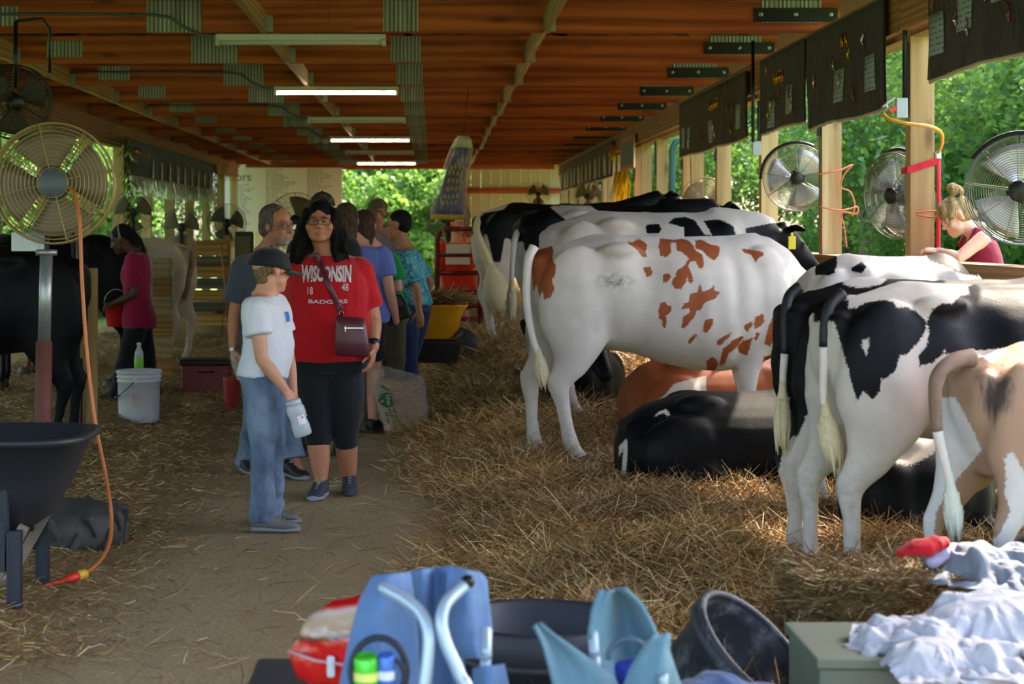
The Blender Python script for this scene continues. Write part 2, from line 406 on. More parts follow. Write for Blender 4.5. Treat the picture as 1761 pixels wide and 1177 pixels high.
# brace rows between trusses with hangers
for bi, (bx, bh) in enumerate(((.91, .165), (-1.37, .165), (-3.98, .18))):
    for k in range(len(TY) - 1):
        y0, y1 = TY[k] + .022, TY[k + 1] - .022
        dx = random.uniform(-.02, .02); br = MB().box((bx + dx, (y0 + y1) / 2, ZC + bh / 2 + .004), (.04, y1 - y0 - .004, bh)).build('brace_board', BRACE, ceiling, False)
        h = MB()
        h.box((bx + dx - .023, y1 - .03, ZC + .075), (.004, .06, .13)); h.box((bx + dx + .023, y1 - .03, ZC + .075), (.004, .06, .13))
        h.box((bx + dx, y1 - .03, ZC - .001), (.05, .06, .004)); h.box((bx + dx + .05, y1 - .002, ZC + .075), (.05, .003, .13))
        h.build('joist_hanger', GALV, br, False)
ROOFM = plain('roof_underside', (96, 62, 40), .8, 0, .2, 3)
for s_, xe in ((1, XW + .55), (-1, XL - .45)):
    dz = (RZ - EZ) / (XW + .25 - RX)
    z0 = RZ - dz * abs(xe - RX)
    for i in range(24):
        y0, y1 = -1.6 + i * 2.035, -1.6 + (i + 1) * 2.035 - .01  # sheets run on past the camera, extended there to shade the foreground
        m = MB(); v = [(RX, y0, RZ), (xe, y0, z0), (xe, y1, z0), (RX, y1, RZ)]
        v += [(a, b, c + .03) for a, b, c in v]
        m.add(v, [(3, 2, 1, 0), (4, 5, 6, 7), (0, 1, 5, 4), (1, 2, 6, 5), (2, 3, 7, 6), (3, 0, 4, 7)]); m.build('roof_sheet', ROOFM, ceiling, False)
    for i in range(6):
        tt = (i + .4) / 6; x = RX + (xe - RX) * tt; z = RZ + (z0 - RZ) * tt
        MB().box((x, 22.8, z - .035), (.05, 48.6, .06)).build('purlin', CHORD, ceiling, False)

# ---------------------------------------------------------------- side walls
wall_right = thing('wall_right', kind='structure'); wall_left = thing('wall_left', kind='structure'); wall_back = thing('wall_back', kind='structure')
PW = .168
for k, y in enumerate(TY):
    m = MB(); m.box((XW + .02 + PW / 2, y - .075, 1.5), (PW - .012, .13, 3.12)); m.build('post', POSTW, wall_right, False, bevel=.004)
    MB().box((XW + .012, y - .075, 2.5), (.012, .085, .47)).build('post_strap', BLACKM, wall_right, False)
    c = MB().box((XL - PW / 2, y - .075, 1.5), (PW, .13, 3.12)).build('post', POSTW, wall_left, False)
for k in range(len(TY) - 1):
    y0, y1 = TY[k] - .075, TY[k + 1] - .075
    for (xx, wl, sg) in ((XW, wall_right, 1), (XL, wall_left, -1)):
        MB().box((xx - .005 * sg, (y0 + y1) / 2, 2.955), (.045, y1 - y0 - .006, .29)).build('header_board', HEADW, wl, False)
        if sg < 0: MB().box((xx + sg * .06, (y0 + y1) / 2, 3.29), (.03, y1 - y0 - .006, .36)).build('fascia_board', HEADW, wl, False)
        MB().box((xx + sg * .10, (y0 + y1) / 2, 2.79), (.15, y1 - y0 - .14, .045)).build('header_sill', HEADW, wl, False)
    MB().box((XW - .0, (y0 + y1) / 2, 1.20), (.04, y1 - y0 - .006, .19)).build('rail_board', RAILW, wall_right, False)
    MB().box((XW + .07, (y0 + y1) / 2, 1.31), (.22, y1 - y0 - .006, .03)).build('rail_cap', RAILW, wall_right, False)
    MB().box((XW - .0, (y0 + y1) / 2, .88), (.04, y1 - y0 - .006, .2)).build('rail_board', RAILW, wall_right, False)
    MB().box((XW - .0, (y0 + y1) / 2, .55), (.04, y1 - y0 - .006, .24)).build('rail_board', RAILW, wall_right, False)
    MB().box((XL, (y0 + y1) / 2, 1.20), (.04, y1 - y0 - .006, .2)).build('rail_board', RAILW, wall_left, False)
    MB().box((XL, (y0 + y1) / 2, .7), (.04, y1 - y0 - .006, .24)).build('rail_board', RAILW, wall_left, False)
# intermediate posts that show between the trusses far down the right wall
for y in (22.3, 27.6, 33.0):
    MB().box((XW + .02 + PW / 2, y, 1.4), (PW - .02, .10, 2.75)).build('post', POSTW, wall_right, False)
# end wall: siding sheet right of the doorway, sponsor side left of it
YB = 47.0
SIDE = plain('cream_siding', (214, 206, 178), .55, 0, .05, 4)
x0, x1 = .70, XW + .15
n = 10
for i in range(n):
    a = x0 + (x1 - x0) * i / n; b = x0 + (x1 - x0) * (i + 1) / n
    m = MB(); m.box(((a + b) / 2, YB + .06, 1.6), (b - a - .012, .02, 3.2)); m.box((b - .02, YB + .045, 1.6), (.03, .02, 3.2)); m.build('siding_panel', SIDE, wall_back, False)
for z in (.45, 1.4, 2.5, ): MB().box(((x0 + x1) / 2, YB, z), (x1 - x0, .04, .14)).build('girt', CHORD, wall_back, False)
MB().box((.76, YB - .02, 1.5), (.12, .13, 3.0)).build('door_post', CHORD, wall_back, False)
n = 14; xa, xb = XL - .15, -2.38
for i in range(n):
    a = xa + (xb - xa) * i / n; b = xa + (xb - xa) * (i + 1) / n
    MB().box(((a + b) / 2, YB + .06, 1.6), (b - a - .012, .02, 3.2)).build('siding_panel', SIDE, wall_back, False)
MB().box((xb - .06, YB - .02, 1.5), (.12, .13, 3.0)).build('door_post', CHORD, wall_back, False)
for i in range(30):
    a = XL - .1 + (XW - XL + .2) * i / 30; b = XL - .1 + (XW - XL + .2) * (i + 1) / 30; hh = roofz((a + b) / 2) - .12 - 3.2
    MB().box(((a + b) / 2, YB + .09, 3.2 + hh / 2), (b - a - .01, .02, hh)).build('siding_panel', SIDE, wall_back, False)
MB().box(((XL + XW) / 2, YB - .03, ZC + .02), (XW - XL, .05, .14)).build('header_board', CHORD, wall_back, False)

# ---------------------------------------------------------------- trees and brush beyond the walls
lt = NT('tree_leaves'); la = lt.attr('leaf', 'Color')
lt.p(Base_Color=la, Roughness=.55); lt.b.inputs['Specular IOR Level'].default_value = .3
tr_ = lt.n('ShaderNodeBsdfTranslucent'); sc_ = lt.mix(.5, la, srgb(168, 208, 84)); lt.l(sc_, tr_.inputs[0])
mx = lt.n('ShaderNodeMixShader'); mx.inputs[0].default_value = .45; lt.l(lt.b.outputs[0], mx.inputs[1]); lt.l(tr_.outputs[0], mx.inputs[2]); lt.l(mx.outputs[0], lt.out.inputs[0])
LEAF = lt.m; BARK = plain('tree_bark', (92, 80, 66), .9, 0, .35, 8, .6)
def crown_mesh(seed, n, rx, rz, zc, size, low=0):
    r = np.random.default_rng(seed); nb = 46
    bc = r.normal(size=(nb, 3)); bc /= np.linalg.norm(bc, axis=1)[:, None]; bc *= r.uniform(.35, 1, (nb, 1)) ** .6
    bc *= np.array([rx, rx, rz]); bc[:, 2] += zc; br = r.uniform(.35, .75, nb) * rx * .55
    idx = r.integers(0, nb, n); d = r.normal(size=(n, 3)); d /= np.linalg.norm(d, axis=1)[:, None]
    c = bc[idx] + d * (br[idx] * r.uniform(.6, 1.0, n))[:, None] * np.array([1, 1, .75])
    c = c[c[:, 2] > low]; n = len(c)
    nn = r.normal(size=(n, 3)) + np.array([0, 0, .8]); nn /= np.linalg.norm(nn, axis=1)[:, None]
    a = np.cross(nn, r.normal(size=(n, 3))); a /= np.linalg.norm(a, axis=1)[:, None]; b = np.cross(nn, a)
    s = r.uniform(.6, 1.3, n)[:, None] * size
    v = np.stack([c - a * s, c + b * s * .55, c + a * s, c - b * s * .55], 1).reshape(-1, 3)
    me = bpy.data.meshes.new('crown'); me.vertices.add(4 * n); me.loops.add(4 * n); me.polygons.add(n)
    me.vertices.foreach_set('co', v.astype(np.float32).ravel()); me.loops.foreach_set('vertex_index', np.arange(4 * n, dtype=np.int32))
    me.polygons.foreach_set('loop_start', np.arange(0, 4 * n, 4, dtype=np.int32)); me.update(); me.validate()
    hue = r.uniform(0, 1, (n, 1)) * .6 + r.uniform(0, 1, (nb, 1))[r.integers(0, nb, n)] * .4
    col = np.array(srgb(34, 78, 46)) * (1 - hue) + np.array(srgb(84, 134, 62)) * hue
    cattr(me, 'leaf', np.repeat(col, 4, 0)); me.materials.append(LEAF); return me
crowns = [crown_mesh(11, 42000, 3.0, 3.4, 5.2, .06, .8), crown_mesh(12, 42000, 2.6, 4.2, 6.2, .06, 1.2), crown_mesh(13, 42000, 3.4, 2.7, 3.6, .06, .2)]
brush = [crown_mesh(21, 7000, 1.5, 1.1, 1.0, .07, 0), crown_mesh(22, 7000, 1.2, 1.5, 1.3, .07, 0)]
def trunk_mesh(seed, h):
    r = random.Random(seed); m = MB(); p = [Vector((0, 0, -.1))]
    for i in range(1, 7): p.append(Vector((p[-1].x + r.uniform(-.12, .12), p[-1].y + r.uniform(-.12, .12), h * i / 6)))
    m.tube(p, [.24, .18, .16, .14, .11, .08, .04], 9)
    for i in range(6):
        q = p[2 + i % 4]; a = r.uniform(0, 6.28); l = r.uniform(1.2, 2.2); e = q + Vector((math.cos(a) * l, math.sin(a) * l, l * .8))
        m.tube([q, (q + e) / 2 + Vector((0, 0, -.1)), e], [.07, .05, .02], 6)
    me = bpy.data.meshes.new('trunk'); me.from_pydata(m.v, [], m.f); me.materials.append(BARK); me.polygons.foreach_set('use_smooth', [True] * len(me.polygons)); return me
trunks = [trunk_mesh(1, 6.5), trunk_mesh(2, 8), trunk_mesh(3, 5)]
def tree(x, y, s, k, label, group):
    o = thing('tree', label, 'tree', (x, y, -.06), random.uniform(0, 6.28), group); o.scale = (s, s, s * random.uniform(.9, 1.15))
    link('trunk', trunks[k], o); link('crown', crowns[k], o)
rt = random.Random(5)
LB_R = 'leafy green tree in the woods beyond the right wall'; GR_R = 'trees beyond the right wall'
for (x, y, s, k) in [(9.5, 16, 1.1, 0), (12, 20.5, 1.2, 1), (8.6, 27, 1.0, 2), (11.5, 33, 1.15, 1), (9, 39, 1.0, 0), (14, 42, 1.3, 2), (10.5, 48, 1.1, 1), (16, 52, 1.4, 0), (12, 59, 1.2, 2),
                     (19, 62, 1.5, 1), (15, 70, 1.4, 0), (24, 72, 1.6, 2), (20, 80, 1.6, 1), (28, 88, 1.8, 0), (15, 33, 1.2, 0), (18, 44, 1.3, 1), (13, 26, 1.15, 0), (23, 58, 1.5, 0), (17, 27, 1.3, 2), (21, 36, 1.5, 0), (26, 46, 1.7, 1), (30, 66, 1.9, 2), (17, 19, 1.3, 1), (9.5, 22.5, .95, 2), (22, 66, 1.6, 2), (35, 98, 2.0, 1), (7.5, 70, 1.3, 2), (9.5, 84, 1.6, 0), (13, 98, 1.8, 1), (8, 56, 1.0, 2), (5, 92, 1.6, 0), (-6, 86, 1.8, 2), (-12, 76, 1.6, 0)]:
    tree(x, y, s, k, LB_R, GR_R)
for (x, y, s, k) in [(-2.5, 58, 1.1, 0), (.5, 62, 1.2, 1), (3.5, 57, 1.1, 2), (6.5, 64, 1.3, 0), (-6, 64, 1.3, 1), (-1, 74, 1.7, 2), (4, 80, 1.8, 1), (-5.5, 56, .95, 2)]:
    tree(x, y, s, k, 'leafy green tree filling the doorway in the far end wall', 'trees beyond the far doorway')
for (x, y, s, k) in [(-8.5, 33, 1.0, 0), (-10, 40, 1.2, 2), (-11.5, 29, 1.1, 1), (-9.5, 48, 1.2, 1), (-13, 52, 1.4, 0), (-12, 36, 1.2, 2), (-15, 58, 1.6, 1), (-9.5, 8, 1.2, 2), (-9, 14, 1.15, 0), (-9.5, 20.5, 1.2, 2), (-12.5, 25, 1.3, 1), (-13, 12, 1.4, 0)]:  # last five stand out of view, added to darken the left side of the barn
    tree(x, y, s, k, 'yellow-green tree beyond the open left wall, some seen past the fan, some added unseen for shade', 'trees beyond the left wall')
for i in range(26):
    y = rt.uniform(24, 66); x = 7.2 + (y - 20) * .14 + rt.uniform(0, 3)
    o = link('bush', brush[i % 2]); o.location = (x, y, -.05); o.rotation_euler.z = rt.uniform(0, 6.28); s = rt.uniform(.8, 1.7); o.scale = (s, s, s)
    tag(o, 'low green bush along the foot of the woods beyond the right wall', 'bush', 'bushes beyond the right wall')
for i in range(9):
    o = link('bush', brush[i % 2]); o.location = (rt.uniform(-5, 6), rt.uniform(50, 56), -.05); s = rt.uniform(.9, 1.4); o.scale = (s, s, s)
    tag(o, 'low green bush on the grass beyond the far doorway', 'bush', 'bushes beyond the far doorway')
for i in range(9):
    o = link('bush', brush[i % 2]); o.location = (rt.uniform(-9, -7), rt.uniform(27, 48), -.05); s = rt.uniform(.9, 1.5); o.scale = (s, s, s)
    tag(o, 'low green bush on the grass beyond the left wall', 'bush', 'bushes beyond the left wall')
# ---------------------------------------------------------------- cattle
def coat(name, base, patch, third=None, brindle=None):
    t = NT(name); vec = t.coord()
    n = t.noise(vec, 90, 3, .7); sd = t.math('ADD', t.attr('patch'), t.math('MULTIPLY', t.math('SUBTRACT', n, .5), .03))
    k = t.mrange(sd, -.0025, .0025)
    mott = t.noise(vec, 5, 4, .6)
    b1 = t.mix(t.mrange(mott, .35, .75), srgb(base), tuple(c * .80 for c in srgb(base)))
    p1 = t.mix(mott, srgb(patch), tuple(min(1, c * 1.5) for c in srgb(patch)))
    col = t.mix(k, b1, p1)
    if brindle:
        st = t.noise(t.coord((14, 14, 2.2)), 1.6, 4, .65); bl = t.mrange(t.math('ADD', st, t.math('MULTIPLY', t.attr('dirt'), .55)), .62, .9, 0, .85)
        bl = t.math('MULTIPLY', bl, k); col = t.mix(bl, col, srgb(brindle))
    else:
        dn = t.noise(vec, 26, 5, .75); dk = t.math('MULTIPLY', t.attr('dirt'), t.mrange(dn, .42, .62)); col = t.mix(dk, col, srgb(96, 92, 72))
    if third is not None:
        k3 = t.mrange(t.math('ADD', t.attr('third'), t.math('MULTIPLY', t.math('SUBTRACT', n, .5), .03)), -.003, .003); col = t.mix(k3, col, srgb(third))
    t.p(Base_Color=col, Roughness=t.mrange(k, 0, 1, .72, .55)); t.set(t.b, 'Specular IOR Level', t.mrange(k, 0, 1, .25, .14)); t.set(t.b, 'Sheen Weight', t.mrange(k, 0, 1, .12, 0))
    t.bump(t.math('ADD', t.noise(t.coord((60, 60, 14)), 3, 2), t.math('MULTIPLY', t.noise(vec, 14, 3), 1.2)), .18, .006)
    return t.m
WHITE, BLACK, RED = (198, 186, 176), (7, 8, 12), (128, 66, 36)
COAT_RW = coat('red_white_coat', WHITE, RED); COAT_BW = coat('black_white_coat', WHITE, BLACK)
COAT_K = coat('black_coat', (200, 190, 180), (7, 8, 11))
COAT_CALF = coat('brindled_coat', (216, 210, 208), (148, 118, 98), brindle=(44, 44, 48)); COAT_GREY = coat('fawn_coat', (176, 160, 138), (118, 92, 70))
HOOF = plain('hoof_horn', (74, 62, 50), .6, 0, .3, 40); SWITCH = plain('switch_hair', (206, 190, 152), .8, 0, .22, 60)
TAILW = plain('tail_hair_white', (218, 206, 198), .75, 0, .12, 20)
def cow_shape(L=1.66, Hh=1.4, hind=((0, 0), (0, 0)), fore=((0, 0), (0, 0)), head='up', neck=None, bulk=1.0):
    """standing animal in its own frame: +x forward, hind end at x = 0. hind/fore: (dx, dy) of right and left feet"""
    sx, sz = L / 1.66, Hh / 1.4; m = MB()
    def V(x, y, z): return Vector((x * sx, y * sz * bulk, z * sz))
    st = [(-.035, 1.24, 1.02, .085), (.03, 1.29, .88, .165), (.14, 1.325, .74, .235), (.30, 1.36, .70, .265), (.48, 1.40, .68, .285), (.62, 1.385, .665, .30), (.80, 1.37, .60, .335),
          (1.0, 1.37, .555, .35), (1.18, 1.375, .54, .335), (1.34, 1.395, .56, .29), (1.48, 1.385, .61, .245), (1.60, 1.31, .68, .20), (1.69, 1.20, .78, .13)]
    n = 28; rings = []
    for (x, zt, zb, hw) in st:
        ring = []
        for k in range(n):
            a = 2 * math.pi * k / n; cy, cz = math.sin(a), math.cos(a)
            e = .80 if cz > 0 else .86
            y = hw * math.copysign(abs(cy) ** e, cy); z = (zt + zb) / 2 + (zt - zb) / 2 * math.copysign(abs(cz) ** (.92), cz)
            if cz > 0: y *= 1 - .22 * cz ** 3
            ring.append(V(x, y, z))
        rings.append(ring)
    m.rings(rings)
    for s in (-1, 1):
        m.ell(V(.50, s * .20, 1.30), (.14 * sx, .07 * sz, .055 * sz)); m.ell(V(.04, s * .10, 1.215), (.07 * sx, .05 * sz, .06 * sz))
        m.ell(V(1.38, s * .18, 1.0), (.18 * sx, .11 * sz, .34 * sz)); m.ell(V(.24, s * .185, .98), (.25 * sx, .095 * sz, .36 * sz))
        m.ell(V(1.60, s * .13, .95), (.10 * sx, .08 * sz, .13 * sz))
    for i, s in ((0, -1), (1, 1)):
        dx, dy = hind[i]; y0 = .17 * s
        pts = [(.25, 1.08, .20, .10, .14), (.22, .95, .225, .115, .155), (.205, .84, .21, .112, .165), (.20, .72, .165, .092, .18), (.145, .60, .105, .072, .185), (.085, .525, .074, .056, .185), (.065, .46, .060, .048, .18), (.085, .36, .043, .038, .175), (.095, .24, .040, .036, .17), (.105, .15, .049, .045, .17), (.13, .085, .044, .044, .17), (.16, .04, .056, .05, .17), (.17, .0, .062, .055, .17)]
        path = []; rad = []
        for (x, z, ra, rb, y) in pts:
            t_ = np.clip((1.0 - z) / 1.0, 0, 1); path.append(V(x + dx * t_, (y + dy * t_ * s) * s, z)); rad.append((ra * sx, rb * sz))
        m.tube(path, rad, 14, ref=(1, 0, 0))
        hk = V(.028 + dx * .5, (.185 + dy * .5 * s) * s, .515); m.ell(hk, (.034 * sx, .028 * sz, .045 * sz))
        m.tube([hk, V(.10 + dx * .38, (.185 + dy * .4 * s) * s, .68)], [(.02 * sx, .02), (.022 * sx, .02)], 8)
        dx, dy = fore[i]
        pts = [(1.40, 1.0, .15, .09, .17), (1.375, .82, .135, .085, .165), (1.35, .68, .105, .072, .16), (1.345, .56, .072, .056, .155), (1.35, .44, .054, .048, .15), (1.36, .385, .054, .050, .15), (1.362, .30, .038, .038, .15), (1.362, .20, .036, .036, .15), (1.365, .135, .045, .045, .15), (1.38, .08, .042, .042, .15), (1.40, .035, .054, .05, .15), (1.41, .0, .06, .054, .15)]
        path = []; rad = []
        for (x, z, ra, rb, y) in pts:
            t_ = np.clip((.9 - z) / .9, 0, 1); path.append(V(x + dx * t_, (y + dy * t_ * s) * s, z)); rad.append((ra * sx, rb * sz))
        m.tube(path, rad, 14, ref=(1, 0, 0))
    m.tube([V(.02, 0, 1.27), V(.4, 0, 1.375), V(.8, 0, 1.355), V(1.2, 0, 1.362), V(1.42, 0, 1.385)], [.03 * sz] * 5, 8)      # spine
    if head == 'none': return m, sx, sz
    nk = neck or {'up': [(1.42, 0, 1.12), (1.62, 0, 1.20), (1.86, 0, 1.32), (2.06, 0, 1.42)], 'level': [(1.42, 0, 1.1), (1.64, 0, 1.10), (1.88, 0, 1.12), (2.08, 0, 1.15)],
                  'down': [(1.42, 0, 1.06), (1.66, 0, .95), (1.86, .02, .80), (2.0, .04, .66)]}[head]
    pp = [V(*q) for q in nk]
    m.tube(pp, [(.13 * sz, .31 * sz), (.115 * sz, .235 * sz), (.10 * sz, .175 * sz), (.085 * sz, .13 * sz)], 16, ref=(0, 1, 0))
    d = (pp[-1] - pp[-2]).normalized()
    fall = {'up': Vector((.78, 0, -.62)), 'level': Vector((.80, 0, -.60)), 'down': Vector((.45, 0, -.9))}[head if head in ('up', 'level', 'down') else 'up'] if neck is None else (Vector((d.x, d.y, 0)).normalized() * .8 + Vector((0, 0, -.6)))
    fall.normalize(); b = pp[-1] + d * .02
    side = Vector((0, 0, 1)).cross(fall); side.normalize(); up = fall.cross(side)
    m.tube([b - fall * .02 * sz, b + fall * .12 * sz, b + fall * .28 * sz, b + fall * .42 * sz, b + fall * .50 * sz], [(.105 * sz, .125 * sz), (.108 * sz, .125 * sz), (.078 * sz, .10 * sz), (.066 * sz, .078 * sz), (.058 * sz, .062 * sz)], 14, ref=side)
    for s in (-1, 1):
        q = b + side * .10 * s * sz + up * .05 * sz
        m.tube([q, q + side * .09 * s * sz + up * .015, q + side * .19 * s * sz - up * .01], [(.03 * sz, .022 * sz), (.062 * sz, .018 * sz), (.02 * sz, .012 * sz)], 8, ref=fall, rounded=True)
        m.ell(b + fall * .17 * sz + side * .088 * s * sz + up * .055 * sz, .03 * sz)
        m.ell(b + fall * .47 * sz + side * .04 * s * sz, .038 * sz)
    return m, sx, sz
def lying_shape(L=1.5, Hh=.66, turn=0):
    m = MB(); sx, sz = L / 1.6, Hh / .66
    def V(x, y, z): return Vector((x * sx, y * sz, z * sz))
    st = [(-.05, .36, .10, .12), (.02, .48, .02, .24), (.14, .56, -.05, .33), (.32, .61, -.07, .38), (.5, .65, -.07, .40), (.75, .64, -.07, .43), (1.0, .645, -.07, .43), (1.2, .67, -.06, .38), (1.4, .66, -.04, .31), (1.55, .58, .0, .23), (1.66, .48, .08, .14)]
    n = 26; rings = []
    for (x, zt, zb, hw) in st:
        ring = []
        for k in range(n):
            a = 2 * math.pi * k / n; cy, cz = math.sin(a), math.cos(a)
            y = hw * math.copysign(abs(cy) ** .85, cy); z = (zt + zb) / 2 + (zt - zb) / 2 * math.copysign(abs(cz) ** .9, cz)
            if cz > 0: y *= 1 - .34 * cz ** 2
            ring.append(V(x, y, z))
        rings.append(ring)
    m.rings(rings)
    for s in (-1, 1):
        m.ell(V(.50, s * .17, .575), (.14, .08, .055)); m.ell(V(.05, s * .10, .40), (.06, .05, .06))
        m.ell(V(.36, s * .30, .25), (.34 * sx, .14 * sz, .27 * sz)); m.ell(V(1.3, s * .25, .28), (.24 * sx, .1 * sz, .28 * sz))
        m.tube([V(.5, s * .42, .12), V(.75, s * .47, .05), V(.95, s * .46, .02)], [.085 * sz, .055 * sz, .04 * sz], 8, rounded=True)
        m.tube([V(1.35, s * .25, .12), V(1.6, s * .24, .05), V(1.5, s * .22, .0)], [.08 * sz, .055 * sz, .04 * sz], 8, rounded=True)
    pp = [V(1.45, 0, .45), V(1.62, .03, .55), V(1.78, .08, .66), V(1.9, .13, .74)]
    m.tube(pp, [(.13, .22), (.11, .18), (.10, .14), (.085, .12)], 14, ref=(0, 1, 0))
    b = pp[-1]; fall = Vector((.72, .3, -.55)).normalized(); side = Vector((0, 0, 1)).cross(fall).normalized(); up = fall.cross(side)
    m.tube([b, b + fall * .14, b + fall * .3, b + fall * .44], [(.10, .115), (.10, .115), (.075, .09), (.06, .065)], 12, ref=side, rounded=True)
    for s in (-1, 1):
        q = b + side * .1 * s + up * .05; m.tube([q, q + side * .09 * s, q + side * .18 * s - up * .02], [(.03, .02), (.055, .018), (.02, .012)], 8, ref=fall, rounded=True)
    return m, sx, sz
def chart(px0, py0, Y0):
    """side-view drawing sheet of one animal: maps points of the animal to sheet units and gives units per metre"""
    c = P(px0, py0, Y0); d = (c - Vector((0, 0, EYE))).normalized(); a = Vector((d.y, -d.x, 0)).normalized(); u = a.cross(d).normalized()
    s = F / Y0 * 1.0
    k = s / d.y
    A = np.array([a.x, a.y, a.z]); U = np.array([u.x, u.y, u.z]); C = np.array(c)
    def f(p): q = p - C; return np.stack([px0 + k * (q @ A) * d.y / 1.0 * (1 / d.y) * d.y, py0 - k * (q @ U) * d.y], -1)
    return f, s
def crop(ox, oy, sc, pts): return [(ox + x / sc, oy + y / sc) for x, y in pts]
def make_cow(label, loc, yaw, shape, mat, voxel=.018, patch_fn=None, dirt_fn=None, name='cow', group=None, third_fn=None, smooth=18):
    m, sx, sz = shape
    root = thing(name, label, 'cow', loc, R(yaw), group)
    me = fuse(m, voxel, smooth, .5); v = mverts(me); nr = mnorm(me)
    c, s = math.cos(R(yaw)), math.sin(R(yaw)); W = np.stack([v[:, 0] * c - v[:, 1] * s + loc[0], v[:, 0] * s + v[:, 1] * c + loc[1], v[:, 2] + loc[2]], -1)
    # muscle and rib relief
    rl = v / np.array([sx, sz, sz])
    def g(cx, cy, cz, rx, ry, rz): return np.exp(-(((rl[:, 0] - cx) / rx) ** 2 + ((np.abs(rl[:, 1]) - cy) / ry) ** 2 + ((rl[:, 2] - cz) / rz) ** 2))
    if name == 'cow' and smooth >= 8:
        d = -.045 * g(.66, .27, 1.17, .12, .15, .13) + .012 * g(.26, .25, .95, .12, .1, .12) - .02 * g(1.18, .3, 1.1, .05, .15, .25) - .018 * g(1.22, .25, .7, .05, .2, .12) - .012 * g(.42, .3, .85, .05, .15, .15)
        rib = .0018 * np.sin(rl[:, 0] * 46 + rl[:, 2] * 7) * g(.95, .3, .95, .24, .2, .24)
        d = d + rib + .003 * snoise(rl, 12, 5, 2)
        setv(me, v + nr * (d * sz)[:, None])
    fattr(me, 'patch', patch_fn(W, v) if patch_fn else np.full(len(v), -1.0))
    fattr(me, 'dirt', dirt_fn(W, v) if dirt_fn else np.zeros(len(v)))
    if third_fn: fattr(me, 'third', third_fn(W, v))
    finish(me, 'body', mat, root)
    return root
def polyfn(ch, polys, cut=None, inv=False):
    f, s = ch
    def fn(W, v):
        q = f(W); d = np.full(len(W), -1e9)
        for p_ in polys: d = np.maximum(d, poly_sd(q, p_))
        if cut:
            for p_ in cut: d = np.minimum(d, -poly_sd(q, p_))
        if inv: d = -d
        return d / s
    return fn
def hooves(root, shape_args, hind=((0, 0), (0, 0)), fore=((0, 0), (0, 0))):
    sx, sz = shape_args
    for (bx, bw, arr) in ((.175, .17, hind), (1.415, .15, fore)):
        for i, s in ((0, -1), (1, 1)):
            dx, dy = arr[i]; m = MB()
            for q in (-.026, .026):
                c = Vector(((bx + dx) * sx, ((bw + dy * s) * s + q) * sz, 0))
                m.tube([c + Vector((-.005, 0, .065 * sz)), c + Vector((.005, 0, .03)), c + Vector((.012, 0, -.02))], [(.05 * sx, .027 * sz), (.064 * sx, .033 * sz), (.072 * sx, .036 * sz)], 10, ref=(1, 0, 0))
            m.build('hoof', HOOF, root)
def tail(root, pts, rad, mat, sw=None, swmat=None, origin=None, seed=0, split=None, mat2=None):
    """pts in world space; sw = (length, width)"""
    inv = (Matrix.Translation(root.location) @ Matrix.Rotation(root.rotation_euler.z, 4, 'Z')).inverted()
    q = [inv @ Vector(p) for p in pts]
    # refine
    fine = []
    for i in range(len(q) - 1):
        p0 = q[max(i - 1, 0)]; p1 = q[i]; p2 = q[i + 1]; p3 = q[min(i + 2, len(q) - 1)]
        for k in range(5):
            t_ = k / 5; fine.append(.5 * ((2 * p1) + (p2 - p0) * t_ + (2 * p0 - 5 * p1 + 4 * p2 - p3) * t_ ** 2 + (3 * p1 - p0 - 3 * p2 + p3) * t_ ** 3))
    fine.append(q[-1]); N = len(fine); rr = [rad[0] + (rad[1] - rad[0]) * (i / (N - 1)) ** .7 for i in range(N)]
    if split:
        k = int(N * split); tl = MB().tube(fine[:k + 1], rr[:k + 1], 10, rounded=False).build('tail', mat, root)
        MB().tube(fine[k:], rr[k:], 10).build('tail_end', mat2, root)
    else: tl = MB().tube(fine, rr, 10).build('tail', mat, root)
    if sw:
        ln, wd = sw; r = random.Random(seed); m = MB(); e = fine[-1]; d = (fine[-1] - fine[-3]).normalized() * .55 + Vector((0, 0, -.6)); d.normalize()
        m.tube([e - d * .05, e, e + d * ln * .25, e + d * ln * .55, e + d * ln * .8, e + d * ln * .95], [rad[1], rad[1] * 1.25, wd * .8, wd * .95, wd * .62, wd * .2], 12)
        for i in range(46):
            a = r.uniform(0, 6.28); u = r.uniform(.1, .55); o = Vector((math.cos(a), math.sin(a), 0)) * wd * (.62 + .3 * r.random())
            s0 = e + d * ln * u + o * (.9 if u > .2 else .7); l = ln * r.uniform(.38, .62); o2 = o * r.uniform(.2, .9)
            m.tube([s0, s0 + d * l * .5 + (o2 - o) * .25, s0 + d * l + (o2 - o) * .6], [.009, .008, .002], 5)
        m.build('tail_switch', swmat or SWITCH, tl)
    return tl

